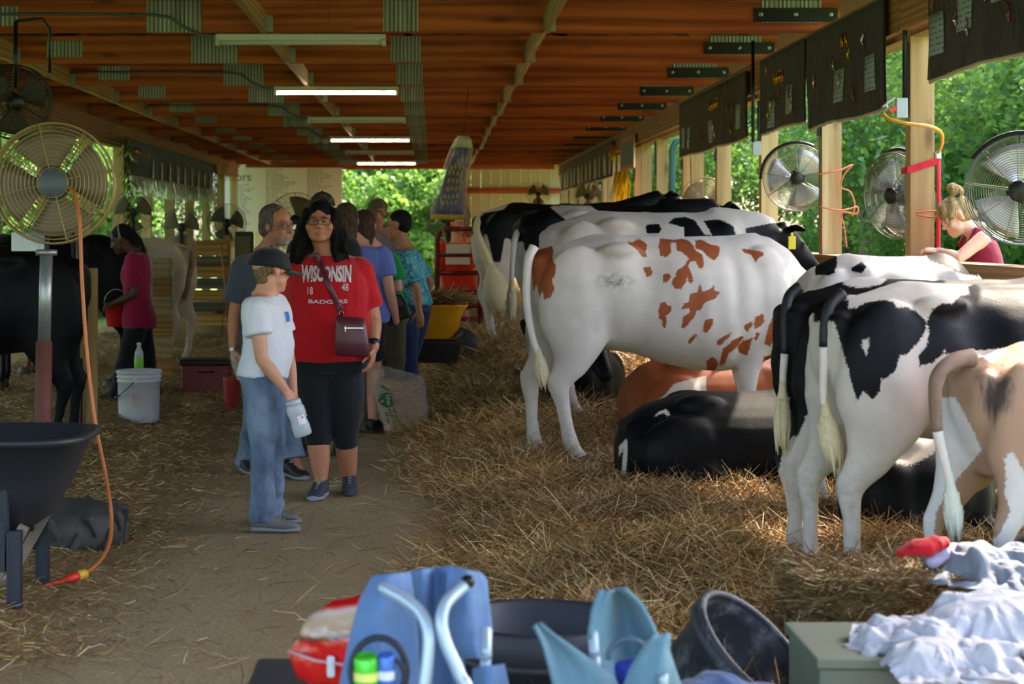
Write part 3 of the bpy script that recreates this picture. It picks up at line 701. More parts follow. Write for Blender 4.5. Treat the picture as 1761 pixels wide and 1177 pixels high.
# --- the big red and white cow
gr = .10
ch1 = chart(1130, 590, 11.5)
k_ = 2.935
def C(pts): return crop(780, 300, k_, pts)
pol = [C([(330, 380), (380, 345), (420, 352), (470, 362), (505, 362), (518, 400), (515, 440), (538, 480), (530, 530), (515, 550), (532, 590), (512, 632), (480, 645), (470, 600), (455, 640), (440, 570), (420, 600), (412, 500), (385, 460), (340, 460)]),
       C([(880, 345), (910, 350), (935, 330), (960, 345), (980, 360), (975, 390), (985, 415), (965, 425), (945, 400), (920, 380), (890, 365)]),
       C([(1040, 325), (1110, 335), (1150, 325), (1190, 340), (1210, 370), (1215, 390), (1250, 410), (1258, 450), (1250, 490), (1230, 480), (1215, 445), (1190, 450), (1180, 470), (1200, 520), (1205, 550), (1185, 560), (1175, 520), (1165, 560), (1140, 590), (1110, 580), (1100, 550), (1120, 520), (1125, 490), (1160, 470), (1185, 430), (1150, 400), (1125, 390), (1120, 350), (1095, 350), (1098, 400), (1075, 420), (1045, 410), (1035, 370)]),
       C([(1215, 335), (1250, 330), (1290, 355), (1340, 365), (1335, 410), (1310, 440), (1280, 425), (1250, 390), (1220, 380)]),
       C([(1445, 375), (1490, 380), (1540, 390), (1562, 405), (1530, 425), (1515, 450), (1495, 410), (1460, 395)]),
       C([(965, 465), (1000, 460), (1015, 490), (1000, 515), (980, 520)]), C([(1060, 510), (1085, 500), (1100, 520), (1085, 545), (1060, 550)]),
       C([(1235, 545), (1250, 600), (1290, 580), (1305, 560), (1310, 590), (1335, 600), (1310, 635), (1260, 650), (1240, 690), (1215, 690), (1220, 710), (1190, 745), (1160, 780), (1145, 775), (1155, 720), (1190, 700), (1180, 680), (1145, 685), (1160, 655), (1180, 650), (1190, 610), (1225, 600)]),
       C([(1045, 655), (1065, 650), (1080, 670), (1100, 670), (1095, 700), (1070, 720), (1075, 740), (1070, 780), (1055, 770), (1050, 740), (1035, 730), (1035, 690)]),
       C([(1260, 735), (1305, 730), (1300, 760), (1270, 800), (1250, 795)]), C([(1215, 800), (1222, 815), (1195, 850), (1175, 855), (1185, 830)]),
       C([(1320, 835), (1360, 815), (1390, 795), (1390, 810), (1350, 850), (1325, 870)]), C([(1460, 760), (1500, 740), (1495, 765), (1475, 795), (1460, 785)]), C([(1510, 720), (1550, 700), (1560, 740), (1540, 765), (1505, 780)]),
       C([(1350, 880), (1400, 835), (1455, 815), (1460, 830), (1420, 880), (1380, 900), (1365, 950), (1345, 965), (1335, 950)]), C([(1445, 850), (1500, 820), (1490, 870), (1475, 915), (1440, 905), (1430, 880)]), C([(1520, 790), (1540, 800), (1520, 840), (1505, 830)]),
       C([(1650, 640), (1650, 680), (1610, 700), (1580, 760), (1560, 850), (1590, 870), (1620, 800), (1640, 830), (1620, 870), (1615, 910), (1560, 915), (1555, 940), (1580, 1000), (1640, 1060), (1640, 1085), (2400, 1085), (2400, 600)]),
       C([(1300, 915), (1320, 930), (1330, 960), (1310, 1000), (1295, 1050), (1310, 1080), (1315, 1110), (1255, 1110), (1265, 1050), (1275, 980), (1270, 940)])]
def dirt1(W, v):
    q = ch1[0](W); c = C([(825, 550)])[0]
    return 1.0 * np.exp(-(((q[:, 0] - c[0]) / 28) ** 2 + ((q[:, 1] - c[1]) / 12) ** 2)) + .35 * np.exp(-((v[:, 2] - .15) / .12) ** 2)
H1, F1 = ((.10, .0), (-.06, .02)), ((-.10, 0), (.08, .02))
sh = cow_shape(1.70, 1.40, H1, F1, 'down', neck=[(1.42, 0, 1.06), (1.64, .03, .96), (1.84, .10, .84), (1.98, .2, .74)])
L1 = (.60, 11.35, .095)
cow1 = make_cow('red and white cow standing in the straw, whole flank in view', L1, 11, sh, COAT_RW, .013, polyfn(ch1, pol), dirt1); hooves(cow1, sh[1:], H1, F1)
tail(cow1, [P(918, 425, 11.25), P(908, 452, 11.22), P(906, 520, 11.2), P(916, 580, 11.2), P(927, 612, 11.2)], (.032, .02), TAILW, (.20, .05), SWITCH, seed=1)

# --- two black and white cows seen from behind on the right
ch7 = chart(1450, 640, 8.0)
def C2(pts): return crop(1300, 420, 1428 / 461, pts)
def C3(pts): return crop(1330, 440, 1761 / 431, pts)
w7 = [C3([(330, 150), (380, 138), (490, 112), (560, 125), (640, 135), (800, 145), (770, 185), (735, 205), (640, 225), (560, 225), (500, 205), (480, 180), (380, 180)]),
      C2([(505, 500), (460, 505), (440, 520), (380, 575), (345, 600), (330, 800), (335, 830), (280, 905), (265, 950), (230, 1025), (195, 1035), (150, 1110), (100, 1300), (100, 2000), (700, 2000), (900, 900), (700, 700), (560, 600)])]
NB = [(1.42, 0, 1.08), (1.58, .10, 1.04), (1.68, .30, 1.0), (1.70, .50, .98)]
H7, F7 = ((-.13, .0), (.02, -.03)), ((0, 0), (.06, 0))
sh = cow_shape(1.42, 1.235, H7, F7, 'level', neck=NB)
L7 = (1.505, 8.0, .08)
cow7 = make_cow('black and white heifer with black rump and pale hanging tail, farther of the pair', L7, 9, sh, COAT_BW, .013, polyfn(ch7, w7, inv=True), lambda W, v: .3 * np.exp(-((v[:, 2] - .35) / .2) ** 2)); hooves(cow7, sh[1:], H7, F7)
tail(cow7, [P(1375, 494, 7.98), P(1356, 512, 7.96), P(1350, 550, 7.93), P(1350, 600, 7.92), P(1347, 640, 7.92), P(1346, 672, 7.92)], (.027, .014), plain('tail_hair_black', (15, 15, 19), .6, 0, .3, 20), (.25, .04), SWITCH, seed=2, split=.62, mat2=TAILW)
ch8 = chart(1560, 640, 7.4)
b8 = [C3([(440, 310), (545, 320), (545, 385), (600, 380), (650, 345), (745, 325), (850, 335), (868, 385), (930, 375), (1000, 400), (1060, 460), (1060, 545), (1010, 620), (930, 700), (888, 710), (865, 800), (810, 860), (765, 865), (755, 950), (720, 1010), (690, 1000), (670, 955), (650, 960), (612, 1030), (590, 960), (550, 800), (520, 700), (490, 600), (455, 480), (300, 480), (300, 380)]),
      C3([(1420, 165), (1355, 215), (1360, 270), (1300, 275), (1240, 350), (1180, 340), (1110, 385), (1075, 450), (1085, 560), (1070, 640), (1015, 700), (1020, 775), (1120, 745), (1170, 700), (1190, 655), (1200, 690), (1700, 620), (2600, 620), (2600, 100), (1500, 100)])]
cut8 = [C3([(640, 605), (690, 595), (685, 660), (670, 715), (645, 660)])]
H8, F8 = ((-.04, .0), (-.10, .0)), ((0, 0), (.06, 0))
sh = cow_shape(1.42, 1.225, H8, F8, 'level', neck=NB)
L8 = (1.535, 7.34, .09)
cow8 = make_cow('black and white heifer with white saddle over the hips, nearer of the pair', L8, 13, sh, COAT_BW, .012, polyfn(ch8, b8, cut8), lambda W, v: .3 * np.exp(-((v[:, 2] - .35) / .2) ** 2)); hooves(cow8, sh[1:], H8, F8)
tail(cow8, [P(1448, 505, 7.32), P(1428, 524, 7.29), P(1418, 565, 7.27), P(1417, 620, 7.27), P(1416, 680, 7.27), P(1420, 702, 7.27)], (.027, .014), plain('tail_hair_black', (15, 15, 19), .6, 0, .3, 20), (.24, .048), SWITCH, seed=3, split=.5, mat2=TAILW)

# --- brindled calf, nearest on the right
ch9 = chart(1660, 760, 6.8)
def C4(pts): return crop(1540, 560, 619 / 221, pts)
w9 = [C4([(235, 130), (300, 110), (400, 95), (530, 75), (520, 130), (455, 182), (410, 150), (320, 158)]), C4([(545, 590), (510, 640), (520, 700), (515, 800), (540, 880), (480, 1000), (390, 1030), (380, 1300), (700, 1300), (700, 720), (600, 700)]),
      C4([(20, 900), (110, 740), (180, 640), (230, 540), (215, 350), (290, 350), (380, 520), (410, 600), (300, 740), (200, 900), (180, 1200), (0, 1300)])]
def d9(W, v):
    q = ch9[0](W); c = C4([(480, 340)])[0]; return .75 * np.exp(-(((q[:, 0] - c[0]) / 30) ** 2 + ((q[:, 1] - c[1]) / 45) ** 2))
H9, F9 = ((.0, .0), (-.20, .02)), ((0, 0), (0, 0))
sh = cow_shape(1.08, 1.04, H9, F9, 'level', bulk=1.08, neck=NB)
L9 = (1.93, 6.74, .07)
cow9 = make_cow('tan and grey brindled calf with white saddle seen from behind', L9, 24, sh, COAT_CALF, .011, polyfn(ch9, w9, inv=True), d9); hooves(cow9, sh[1:], H9, F9)
BRT = plain('tail_hair_tan', (128, 102, 86), .75, 0, .35, 26)
tail(cow9, [P(1672, 616, 6.74), P(1640, 622, 6.70), P(1611, 650, 6.66), P(1609, 710, 6.66), P(1614, 750, 6.66), P(1626, 800, 6.66), P(1634, 835, 6.66)], (.036, .014), BRT, (.19, .036), plain('switch_hair_pale', (206, 206, 190), .8, 0, .15, 60), seed=4, split=.62, mat2=TAILW)

# --- lying cattle
sh = lying_shape(1.28, .55); L5 = (1.06, 10.35, .08)
ch5 = chart(1240, 760, 10.2)
def C5(pts): return crop(860, 580, k_, pts)
w5 = [C5([(645, 520), (600, 560), (600, 620), (628, 570), (615, 700), (640, 715), (645, 640), (650, 560)]), C5([(780, 410), (800, 385), (840, 368), (862, 395), (850, 410), (830, 388), (800, 400)])]
make_cow('black cow lying in the straw with its back to the aisle', L5, 6, sh, COAT_K, .016, polyfn(ch5, w5, inv=True), smooth=7)
sh = lying_shape(1.12, .60); L6 = (1.30, 12.45, .10)
ch6 = chart(1200, 690, 12.3)
w6 = [C5([(1040, 195), (960, 215), (880, 240), (830, 300), (790, 325), (720, 380), (700, 420), (720, 440), (800, 400), (1040, 290)]), C5([(640, 440), (680, 395), (700, 400), (660, 440)])]
make_cow('red and white calf lying behind the black lying cow', L6, 14, sh, COAT_RW, .018, polyfn(ch6, w6, inv=True), smooth=7)
sh = lying_shape(.66, .50); L11 = (1.95, 8.78, .08)
make_cow('black and white calf lying beyond the heifers\' legs', L11, 4, sh, COAT_BW, .02, lambda W, v: .05 + .10 * snoise(v, 5, 21, 1), smooth=7)
# black calf lying with its head toward the aisle, behind the red and white cow's tail
sh = lying_shape(1.0, .5); L12 = (1.22, 14.95, .16)
make_cow('black calf lying behind the hocks of the red and white cow, muzzle to the aisle', L12, -98, sh, COAT_K, .02, lambda W, v: .2 + 0 * v[:, 0], smooth=7)

# --- standing row behind the big cow
ch4 = chart(1200, 480, 13.4)
b4 = [C([(975, 255), (1040, 250), (1055, 280), (1040, 300), (985, 290)]), C([(1080, 250), (1120, 215), (1215, 225), (1270, 300), (1310, 310), (1340, 225), (1420, 240), (1480, 275), (1475, 350), (2000, 700), (1900, 200), (2000, 900), (1500, 900), (1480, 345), (1400, 340), (1180, 310), (1160, 280), (1100, 260)])]
b4 = [b4[0], C([(1085, 250), (1115, 222), (1165, 215), (1215, 228), (1270, 300), (1305, 308), (1285, 270), (1262, 232), (1340, 226), (1410, 262), (1430, 330), (1440, 350), (1480, 345), (1470, 270), (1900, 180), (2000, 900), (1500, 900), (1480, 500), (1200, 420), (1165, 310), (1165, 270)])]
H4, F4 = ((.05, 0), (.12, 0)), ((0, 0), (.1, 0))
sh = cow_shape(1.56, 1.49, H4, F4, 'up', neck=[(1.42, 0, 1.14), (1.60, 0, 1.19), (1.76, .0, 1.22), (1.86, .03, 1.23)])
L4 = (.80, 13.3, .17)
cow4 = make_cow('white-backed cow with black neck and yellow ear tag behind the red and white cow', L4, 12, sh, COAT_BW, .018, polyfn(ch4, b4)); hooves(cow4, sh[1:], H4, F4)
ch2 = chart(1050, 430, 15.5)
w2 = [C([(485, 165), (560, 158), (690, 160), (755, 200), (740, 225), (660, 270), (600, 275), (570, 230)]), C([(855, 205), (960, 190), (1080, 195), (1190, 215), (1150, 225), (900, 225)]), C([(250, 195), (320, 185), (300, 215)]), C([(150, 310), (180, 330), (200, 430), (240, 440), (290, 300), (300, 350), (360, 340), (370, 380), (430, 480), (410, 560), (400, 680), (300, 1000), (1200, 1000), (1200, 700), (700, 620), (500, 700), (400, 700), (100, 900), (100, 320)])]
sh = cow_shape(1.55, 1.52, ((0, 0), (.1, 0)), ((0, 0), (0, 0)), 'up', neck=[(1.42, 0, 1.16), (1.60, 0, 1.22), (1.76, 0, 1.28), (1.88, .0, 1.32)])
L2 = (.70, 15.4, .22)
cow2 = make_cow('black cow with white hip patch, second behind the red and white cow', L2, 10, sh, COAT_BW, .02, polyfn(ch2, w2, inv=True)); hooves(cow2, sh[1:], ((0, 0), (.1, 0)))
tail(cow2, [P(897, 392, 15.4), P(886, 410, 15.25), P(881, 450, 15.2), P(880, 490, 15.2)], (.03, .02), TAILW, (.30, .05), SWITCH, seed=6)
ch3 = chart(950, 420, 19.4)
w3 = [C([(130, 170), (200, 155), (280, 150), (250, 180), (180, 190), (150, 195)]), C([(120, 300), (150, 320), (170, 300), (180, 330), (205, 440), (240, 445), (260, 320), (290, 330), (310, 700), (700, 700), (700, 1000), (60, 1000), (60, 310)])]
sh = cow_shape(1.7, 1.5, ((0, 0), (.12, .02)), ((0, 0), (0, 0)), 'up')
L3 = (.45, 19.4, .31)
cow3 = make_cow('tall black cow with pink-white tail head, rearmost of the row and nearest the gate', L3, 16, sh, COAT_BW, .022, polyfn(ch3, w3, inv=True)); hooves(cow3, sh[1:], ((0, 0), (.12, .02)))
tail(cow3, [P(828, 368, 19.4), P(819, 395, 19.2), P(834, 435, 19.1), P(846, 462, 19.1)], (.035, .04), SWITCH, (.50, .15), SWITCH, seed=7)
# white cow with black mane behind the two heifers, head and neck above them
sh = cow_shape(.90, 1.30, head='level', neck=[(1.42, 0, 1.06), (1.60, .06, .98), (1.70, .22, .86), (1.74, .40, .76)])
ch10 = chart(1550, 455, 9.0)
b10 = [C2([(880, 10), (1120, 10), (1230, 120), (1200, 175), (1110, 165), (1040, 125), (930, 85)]), C2([(300, 60), (418, 60), (424, 100), (412, 170), (300, 170)]), C2([(500, 130), (560, 90), (590, 120), (560, 160), (510, 150)])]
L10 = (1.90, 9.6, .10)
cow10 = make_cow('white cow with short black mane standing behind the black and white pair', L10, 5, sh, COAT_BW, .02, polyfn(ch10, b10)); hooves(cow10, sh[1:])
sh = cow_shape(1.5, 1.30, head='level')
cow13 = make_cow('black cow against the rail, only its back and ears showing', (1.95, 11.3 - 1.35, .1), 30, sh, COAT_K, .022, lambda W, v: .1 + .1 * snoise(v, 4, 9, 1)) if False else None

# --- left row
sh = cow_shape(1.6, 1.38, ((0, 0), (.1, 0)), ((0, 0), (0, 0)), 'level', neck=NB)
LL1 = (-2.24, 12.0, .05)
cowl1 = make_cow('black cow with woolly flank in the shadows left of the steel fan pole', LL1, 186, sh, COAT_K, .02, lambda W, v: .2 - np.maximum(smoothstep(.9, 1.3, v[:, 0]) * smoothstep(.6, .3, v[:, 2]) * .5, 0) + .02 * snoise(v, 9, 31, 1)); hooves(cowl1, sh[1:], ((0, 0), (.1, 0)))
sh = cow_shape(1.5, 1.42, ((0, 0), (.1, 0)), ((0, 0), (0, 0)), 'level', neck=NB)
cowl2 = make_cow('black cow standing behind the girl in the pink shirt', (-2.75, 17.4, .06), 184, sh, COAT_K, .022, lambda W, v: .2 + 0 * v[:, 0]); hooves(cowl2, sh[1:], ((0, 0), (.1, 0)))
sh = cow_shape(1.6, 1.38, ((0, .0), (.12, .0)), ((0, 0), (0, 0)), 'level')
cowl3 = make_cow('fawn grey cow standing beside the plank pen divider', (-2.62, 20.2, .06), 168, sh, COAT_GREY, .02, lambda W, v: -.3 + .2 * smoothstep(.5, 1.6, v[:, 0]) + .25 * smoothstep(.9, 1.5, v[:, 0])); hooves(cowl3, sh[1:], ((0, .0), (.12, .0)))
tail(cowl3, [P(327, 410, 20.15), P(333, 425, 20.1), P(331, 455, 20.1), P(326, 470, 20.1)], (.04, .03), plain('tail_hair_brown', (140, 112, 88), .75, 0, .2, 20), (.3, .04), plain('switch_brown', (120, 100, 82), .8, 0, .2, 60), seed=9)
sh = cow_shape(1.4, 1.36, head='level', neck=NB)
cowl4 = make_cow('reddish brown cow, only its back showing past the girl in pink', (-2.95, 19.0, .06), 178, sh, coat('brown_coat', (120, 72, 46), (104, 62, 40)), .025, lambda W, v: .2 + 0 * v[:, 0]); hooves(cowl4, sh[1:])
# ear tag, halter on the tagged black head
TAGY = plain('yellow_tag', (226, 206, 40), .45)
hd = P(1362, 418, 12.95)
m = MB(); m.box((0, 0, 0), (.055, .008, .09)); m.box((0, 0, .055), (.02, .008, .03)); o = m.build('ear_tag', TAGY, cow4, False, bevel=.003)
inv4 = (Matrix.Translation(cow4.location) @ Matrix.Rotation(cow4.rotation_euler.z, 4, 'Z')).inverted(); o.location = inv4 @ hd
# ---------------------------------------------------------------- people
t = NT('skin'); sc = t.attr('skin', 'Color'); vec = t.coord(); n = t.noise(vec, 40, 3)
t.p(Base_Color=t.mix(t.mrange(n, .3, .7, 0, .18), sc, t.mix(1.0, sc, (.80, .55, .5), 'MULTIPLY')), Roughness=.5); t.b.inputs['Subsurface Weight'].default_value = .08; t.b.inputs['Subsurface Radius'].default_value = (.012, .005, .003)
t.b.inputs['Specular IOR Level'].default_value = .35; t.bump(t.noise(vec, 300, 2), .08, .002); SKIN = t.m
def hairmat(name, a, b, sc=(30, 30, 5)):
    t = NT(name); v_ = t.noise(t.coord(sc), 3, 4, .7, .4); t.p(Base_Color=t.mix(t.mrange(v_, .35, .65), srgb(a), srgb(b)), Roughness=.6); t.b.inputs['Specular IOR Level'].default_value = .15; t.bump(v_, 1.0, .02); return t.m
EYEW = plain('eye_white', (168, 156, 148), .3); IRIS = plain('iris', (52, 38, 28), .15)
LENS = NT('spectacle_lens'); LENS.p(Base_Color=(.9, .95, .95), Roughness=.02); LENS.b.inputs['Transmission Weight'].default_value = 1; LENS.b.inputs['IOR'].default_value = 1.12; LENS = LENS.m
RIM = plain('spectacle_rim', (28, 22, 26), .3, .3); RIMW = plain('spectacle_rim_thin', (120, 112, 104), .3, .7)
SOLE = plain('shoe_sole', (60, 60, 64), .7); LACE = plain('shoe_lace', (150, 146, 138), .8)
def frame(d, up=(0, 0, 1)):
    d = Vector(d).normalized(); r = d.cross(Vector(up)).normalized(); u = r.cross(d).normalized()
    return d, r, u     # forward, right-hand side of the figure, up
def hand(m, w, d, n, side, s=1.0, curl=.35, spread=.12):
    """w wrist, d along the hand, n out of the back of the hand, side = direction of the thumb"""
    d = Vector(d).normalized(); n = Vector(n); n = (n - d * n.dot(d)).normalized(); q = d.cross(n); q = q if q.dot(Vector(side)) > 0 else -q
    m.tube([w - d * .03 * s, w + d * .012 * s, w + d * .05 * s, w + d * .088 * s], [(.024 * s, .019 * s), (.030 * s, .018 * s), (.040 * s, .0165 * s), (.039 * s, .013 * s)], 12, ref=q)
    for i, (o, L, r0) in enumerate(((.029, .075, .0088), (.010, .083, .0092), (-.010, .077, .0088), (-.028, .06, .0078))):
        p = w + d * .082 * s + q * o * s; dd = (d + q * (o * 3.2 * spread / .12 * .3)).normalized(); pts = [p - dd * .01]; a = 0
        for f in (.45, .32, .23):
            a += curl; v_ = dd * math.cos(a) - n * math.sin(a); p = p + v_ * L * f * s; pts.append(p)
        m.tube(pts, [r0 * s, r0 * .98 * s, r0 * .9 * s, r0 * .78 * s], 8, rounded=True)
    p = w + d * .022 * s + q * .026 * s; v1 = (d * .62 + q * .72 - n * .30).normalized(); v2 = (d * .85 + q * .25 - n * .42).normalized()
    m.tube([p, p + v1 * .042 * s, p + v1 * .042 * s + v2 * .032 * s, p + v1 * .042 * s + v2 * .055 * s], [.0135 * s, .0118 * s, .0105 * s, .0085 * s], 8, rounded=True)
def head_shapes(m, c, d, s=1.0, jaw=1.0, neck=None, nr=.055):
    f, r, u = d; M = Matrix((r, f, u)).transposed()
    def E(x, y, z, a, b, cc): m.ell(c + M @ Vector((x, y, z)) * s, (a * s, b * s, cc * s), M, 14, 10)
    E(0, -.014, .032, .075, .095, .086); E(0, .026, -.04, .060 * jaw, .062, .080); E(0, .058, -.096, .030 * jaw, .027, .024); E(0, .03, -.075, .050 * jaw, .05, .045)
    E(0, .088, -.008, .010, .016, .030); E(0, .101, -.030, .0135, .016, .013); 
    for k in (-1, 1):
        E(k * .011, .094, -.034, .0085, .011, .008); E(k * .030, .074, .019, .030, .016, .011); E(k * .042 * jaw, .056, -.032, .024, .026, .026); E(k * .045, .03, -.055, .022 * jaw, .035, .03)
        M2 = M @ Matrix.Rotation(k * .35, 3, 'Z'); m.ell(c + M @ Vector((k * .078, -.008, -.008)) * s, (.010 * s, .019 * s, .031 * s), M2, 10, 8)
    E(0, .085, -.066, .021, .011, .0058); E(0, .083, -.077, .019, .011, .0068)
    if neck is not None:
        b = c + M @ Vector((0, -.018, -.07)) * s
        m.tube([b + u * .03, b, (b + Vector(neck)) / 2, Vector(neck), Vector(neck) + (Vector(neck) - b) * .25], [nr * s, nr * s, nr * s * 1.02, nr * s * 1.2, nr * s * 1.5], 14)
def head_relief(me, c, d, s, skin, lips=(.62, .30, .28), brow=None, stubble=None, pts=None):
    f, r, u = d; v = mverts(me); nr = mnorm(me); q = (v - np.array(c)) / s
    L = np.stack([q @ np.array(r), q @ np.array(f), q @ np.array(u)], -1)
    def g(x, y, z, a, b, cc): return np.exp(-(((L[:, 0] - x) / a) ** 2 + ((L[:, 1] - y) / b) ** 2 + ((L[:, 2] - z) / cc) ** 2))
    D = 0
    for k in (-1, 1): D = D - .010 * g(k * .031, .088, .001, .016, .03, .011) - .0035 * g(k * .010, .108, -.040, .004, .012, .004)
    D = D - .0035 * g(0, .095, -.0712, .022, .02, .0022)
    setv(me, v + nr * (D * s)[:, None])
    col = np.tile(np.array(skin), (len(v), 1))
    def paint(wt, cc): 
        nonlocal col; col = col * (1 - wt[:, None]) + np.array(cc) * wt[:, None]
    front = (L[:, 1] > .04)
    paint(np.clip(1.6 * g(0, .095, -.071, .022, .03, .009), 0, 1) * front * .85, lips)
    paint(.35 * (g(.045, .06, -.03, .025, .04, .022) + g(-.045, .06, -.03, .025, .04, .022) + g(0, .105, -.03, .014, .02, .014)), np.array(skin) * np.array([1.02, .72, .68]))
    for k in (-1, 1): paint(.4 * g(k * .08, 0, -.005, .02, .03, .035), np.array(skin) * np.array([1.0, .68, .62]))
    if brow is not None:
        for k in (-1, 1): paint(np.clip(1.5 * g(k * .032, .085, .0215 , .021, .03, .0046), 0, 1) * front, brow)
    if stubble is not None:
        w_ = np.clip(1.3 * (g(0, .06, -.105, .045, .05, .03) + g(0, .1, -.088, .028, .03, .012) + .9 * g(0, .1, -.054, .03, .02, .006) + .6 * g(.035, .07, -.075, .012, .04, .03) + .6 * g(-.035, .07, -.075, .012, .04, .03)), 0, 1) * (L[:, 1] > .0)
        nn = .5 + .5 * np.sin(L[:, 0] * 900) * np.sin(L[:, 2] * 800); paint(w_ * (.6 + .4 * nn), stubble)
    cattr(me, 'skin', col)
def eyes(root, org, c, d, s, glasses=None, gm=None, lens=True):
    sk = np.array([a.color[:3] for a in [root.children[0].data.color_attributes['skin'].data[0]]][0]); SKIND = plain('eyelid_%.3f' % sk[0], tuple(float(x) * .82 for x in sk), .5)
    f, r, u = d; M = Matrix((r, f, u)).transposed()
    for k in (-1, 1):
        e = c + M @ Vector((k * .031, .0738, .001)) * s; m = MB(); m.ell(e, .0112 * s, M, 14, 10); o = m.build('eye', EYEW, root, True, org)
        m = MB(); m.ell(e + f * .0082 * s, (.0068 * s, .0036 * s, .0068 * s), M, 10, 6); m.build('iris', IRIS, o, True, org)
        m = MB(); m.tube([e + M @ Vector((x * .0135, .0080 - abs(x) * .004, .0072 - x * x * .004)) * s for x in (-1, -.5, 0, .5, 1)], .0046 * s, 8, rounded=True); m.tube([e + M @ Vector((x * .0125, .0082 - abs(x) * .004, -.0075 + x * x * .004)) * s for x in (-1, -.5, 0, .5, 1)], .0030 * s, 8, rounded=True); m.build('eyelid', SKIND, root, True, org)
    if glasses:
        gw, gh_ = glasses; m = MB(); lm = MB()
        for k in (-1, 1):
            cc = c + M @ Vector((k * .034, .104, -.004)) * s; ring = []
            for a in range(20):
                t_ = 2 * math.pi * a / 20; x = math.copysign(abs(math.cos(t_)) ** .65, math.cos(t_)) * gw; z = math.copysign(abs(math.sin(t_)) ** .75, math.sin(t_)) * gh_
                ring.append(cc + M @ Vector((x, -.004 * abs(x) / gw * (1 if x * k > 0 else 0), z)) * s)
            m.tube(ring, .0017 * s, 6, closed=True); lm.add(ring, [tuple(range(20))])
            m.tube([cc + M @ Vector((k * gw, -.003, gh_ * .5)) * s, c + M @ Vector((k * .076, .07, .004)) * s, c + M @ Vector((k * .083, -.002, .004)) * s, c + M @ Vector((k * .082, -.02, -.012)) * s], .0017 * s, 6)
        m.tube([c + M @ Vector((-.012, .104, .002)) * s, c + M @ Vector((0, .108, .006)) * s, c + M @ Vector((.012, .104, .002)) * s], .0016 * s, 6)
        g = m.build('spectacles', gm or RIM, root, True, org); lm.build('lens', LENS, g, False, org)
def cloth_obj(m, name, mat, root, org, voxel, amp=.006, freq=16, seed=0, it=5, cuts=None):
    me = fuse(m, voxel, it); v = mverts(me); nr = mnorm(me)
    sc = v * np.array([1, 1, .62]); d = amp * snoise(sc, freq, seed, 3) + amp * .5 * np.abs(snoise(sc, freq * .7, seed + 1, 2)) * -1
    if name == 'trousers':
        zb = v[:, 2].min(); lowf = np.exp(-((v[:, 2] - zb) / .16) ** 2) + .7 * np.exp(-((v[:, 2] - zb - .42) / .09) ** 2); d = d + amp * 1.2 * lowf * snoise(v * np.array([.5, .5, 1.5]), 34, seed + 9, 1)
    d = np.maximum(d, -.0035)
    setv(me, v + nr * d[:, None]); return finish(me, name, mat, root, org)
def shoe(root, org, heel, d, L, upper, sole=None, name='shoe', h=.095, w=.05, lace=True, pitch=0.0):
    """heel point on the ground, direction of the toe"""
    f = Vector((d[0], d[1], 0)).normalized(); r = Vector((f.y, -f.x, 0)); u = Vector((0, 0, 1))
    if pitch: f2 = f * math.cos(pitch) - u * math.sin(pitch); u = u * math.cos(pitch) + f * math.sin(pitch); f = f2
    heel = Vector(heel)
    def ring(x, wd, z0, z1, n=14):
        out = []
        for k in range(n):
            a = 2 * math.pi * k / n; ca, sa = math.cos(a), math.sin(a); yy = wd * math.copysign(abs(ca) ** .8, ca); zz = (z0 + z1) / 2 + (z1 - z0) / 2 * math.copysign(abs(sa) ** .8, sa)
            out.append(heel + f * x * L + r * yy + u * zz)
        return out
    m = MB(); m.rings([ring(x, wd * w, .004, zt) for x, wd, zt in ((-.02, .5, .028), (.02, .72, .032), (.2, .74, .03), (.45, .78, .026), (.7, 1.0, .026), (.88, .86, .03), (.98, .5, .034), (1.01, .25, .034))])
    g = thing_child(name, root)
    m.build('sole', sole or SOLE, g, True, org)
    m = MB(); m.rings([ring(x, wd * w, .02, zt) for x, wd, zt in ((-.02, .5, h * 1.0), (.02, .72, h * 1.16), (.18, .84, h * 1.16), (.34, .86, h * 1.12), (.5, .82, h * .9), (.68, .94, h * .68), (.86, .8, h * .55), (.97, .42, h * .45))]); m.build('shoe_upper', upper, g, True, org)
    if lace:
        m = MB()
        for i in range(4):
            x = .40 + .08 * i; z = h * (1.0 - .11 * i)
            m.tube([heel + f * x * L + r * w * .5 + u * (z - .012), heel + f * (x + .02) * L + u * (z + .004), heel + f * x * L - r * w * .5 + u * (z - .012)], .0045, 5)
        b = heel + f * .40 * L + u * (h + .004)
        for k in (-1, 1): m.tube([b, b + r * .02 * k + u * .012, b + r * .034 * k + u * .0, b + r * .012 * k], .0025, 5)
        m.build('laces', LACE, g, True, org)
def thing_child(name, root):
    o = bpy.data.objects.new(name, None); COL.objects.link(o); o.parent = root; o.empty_display_size = .05; return o
def lerp(a, b, t_): return Vector(a) * (1 - t_) + Vector(b) * t_
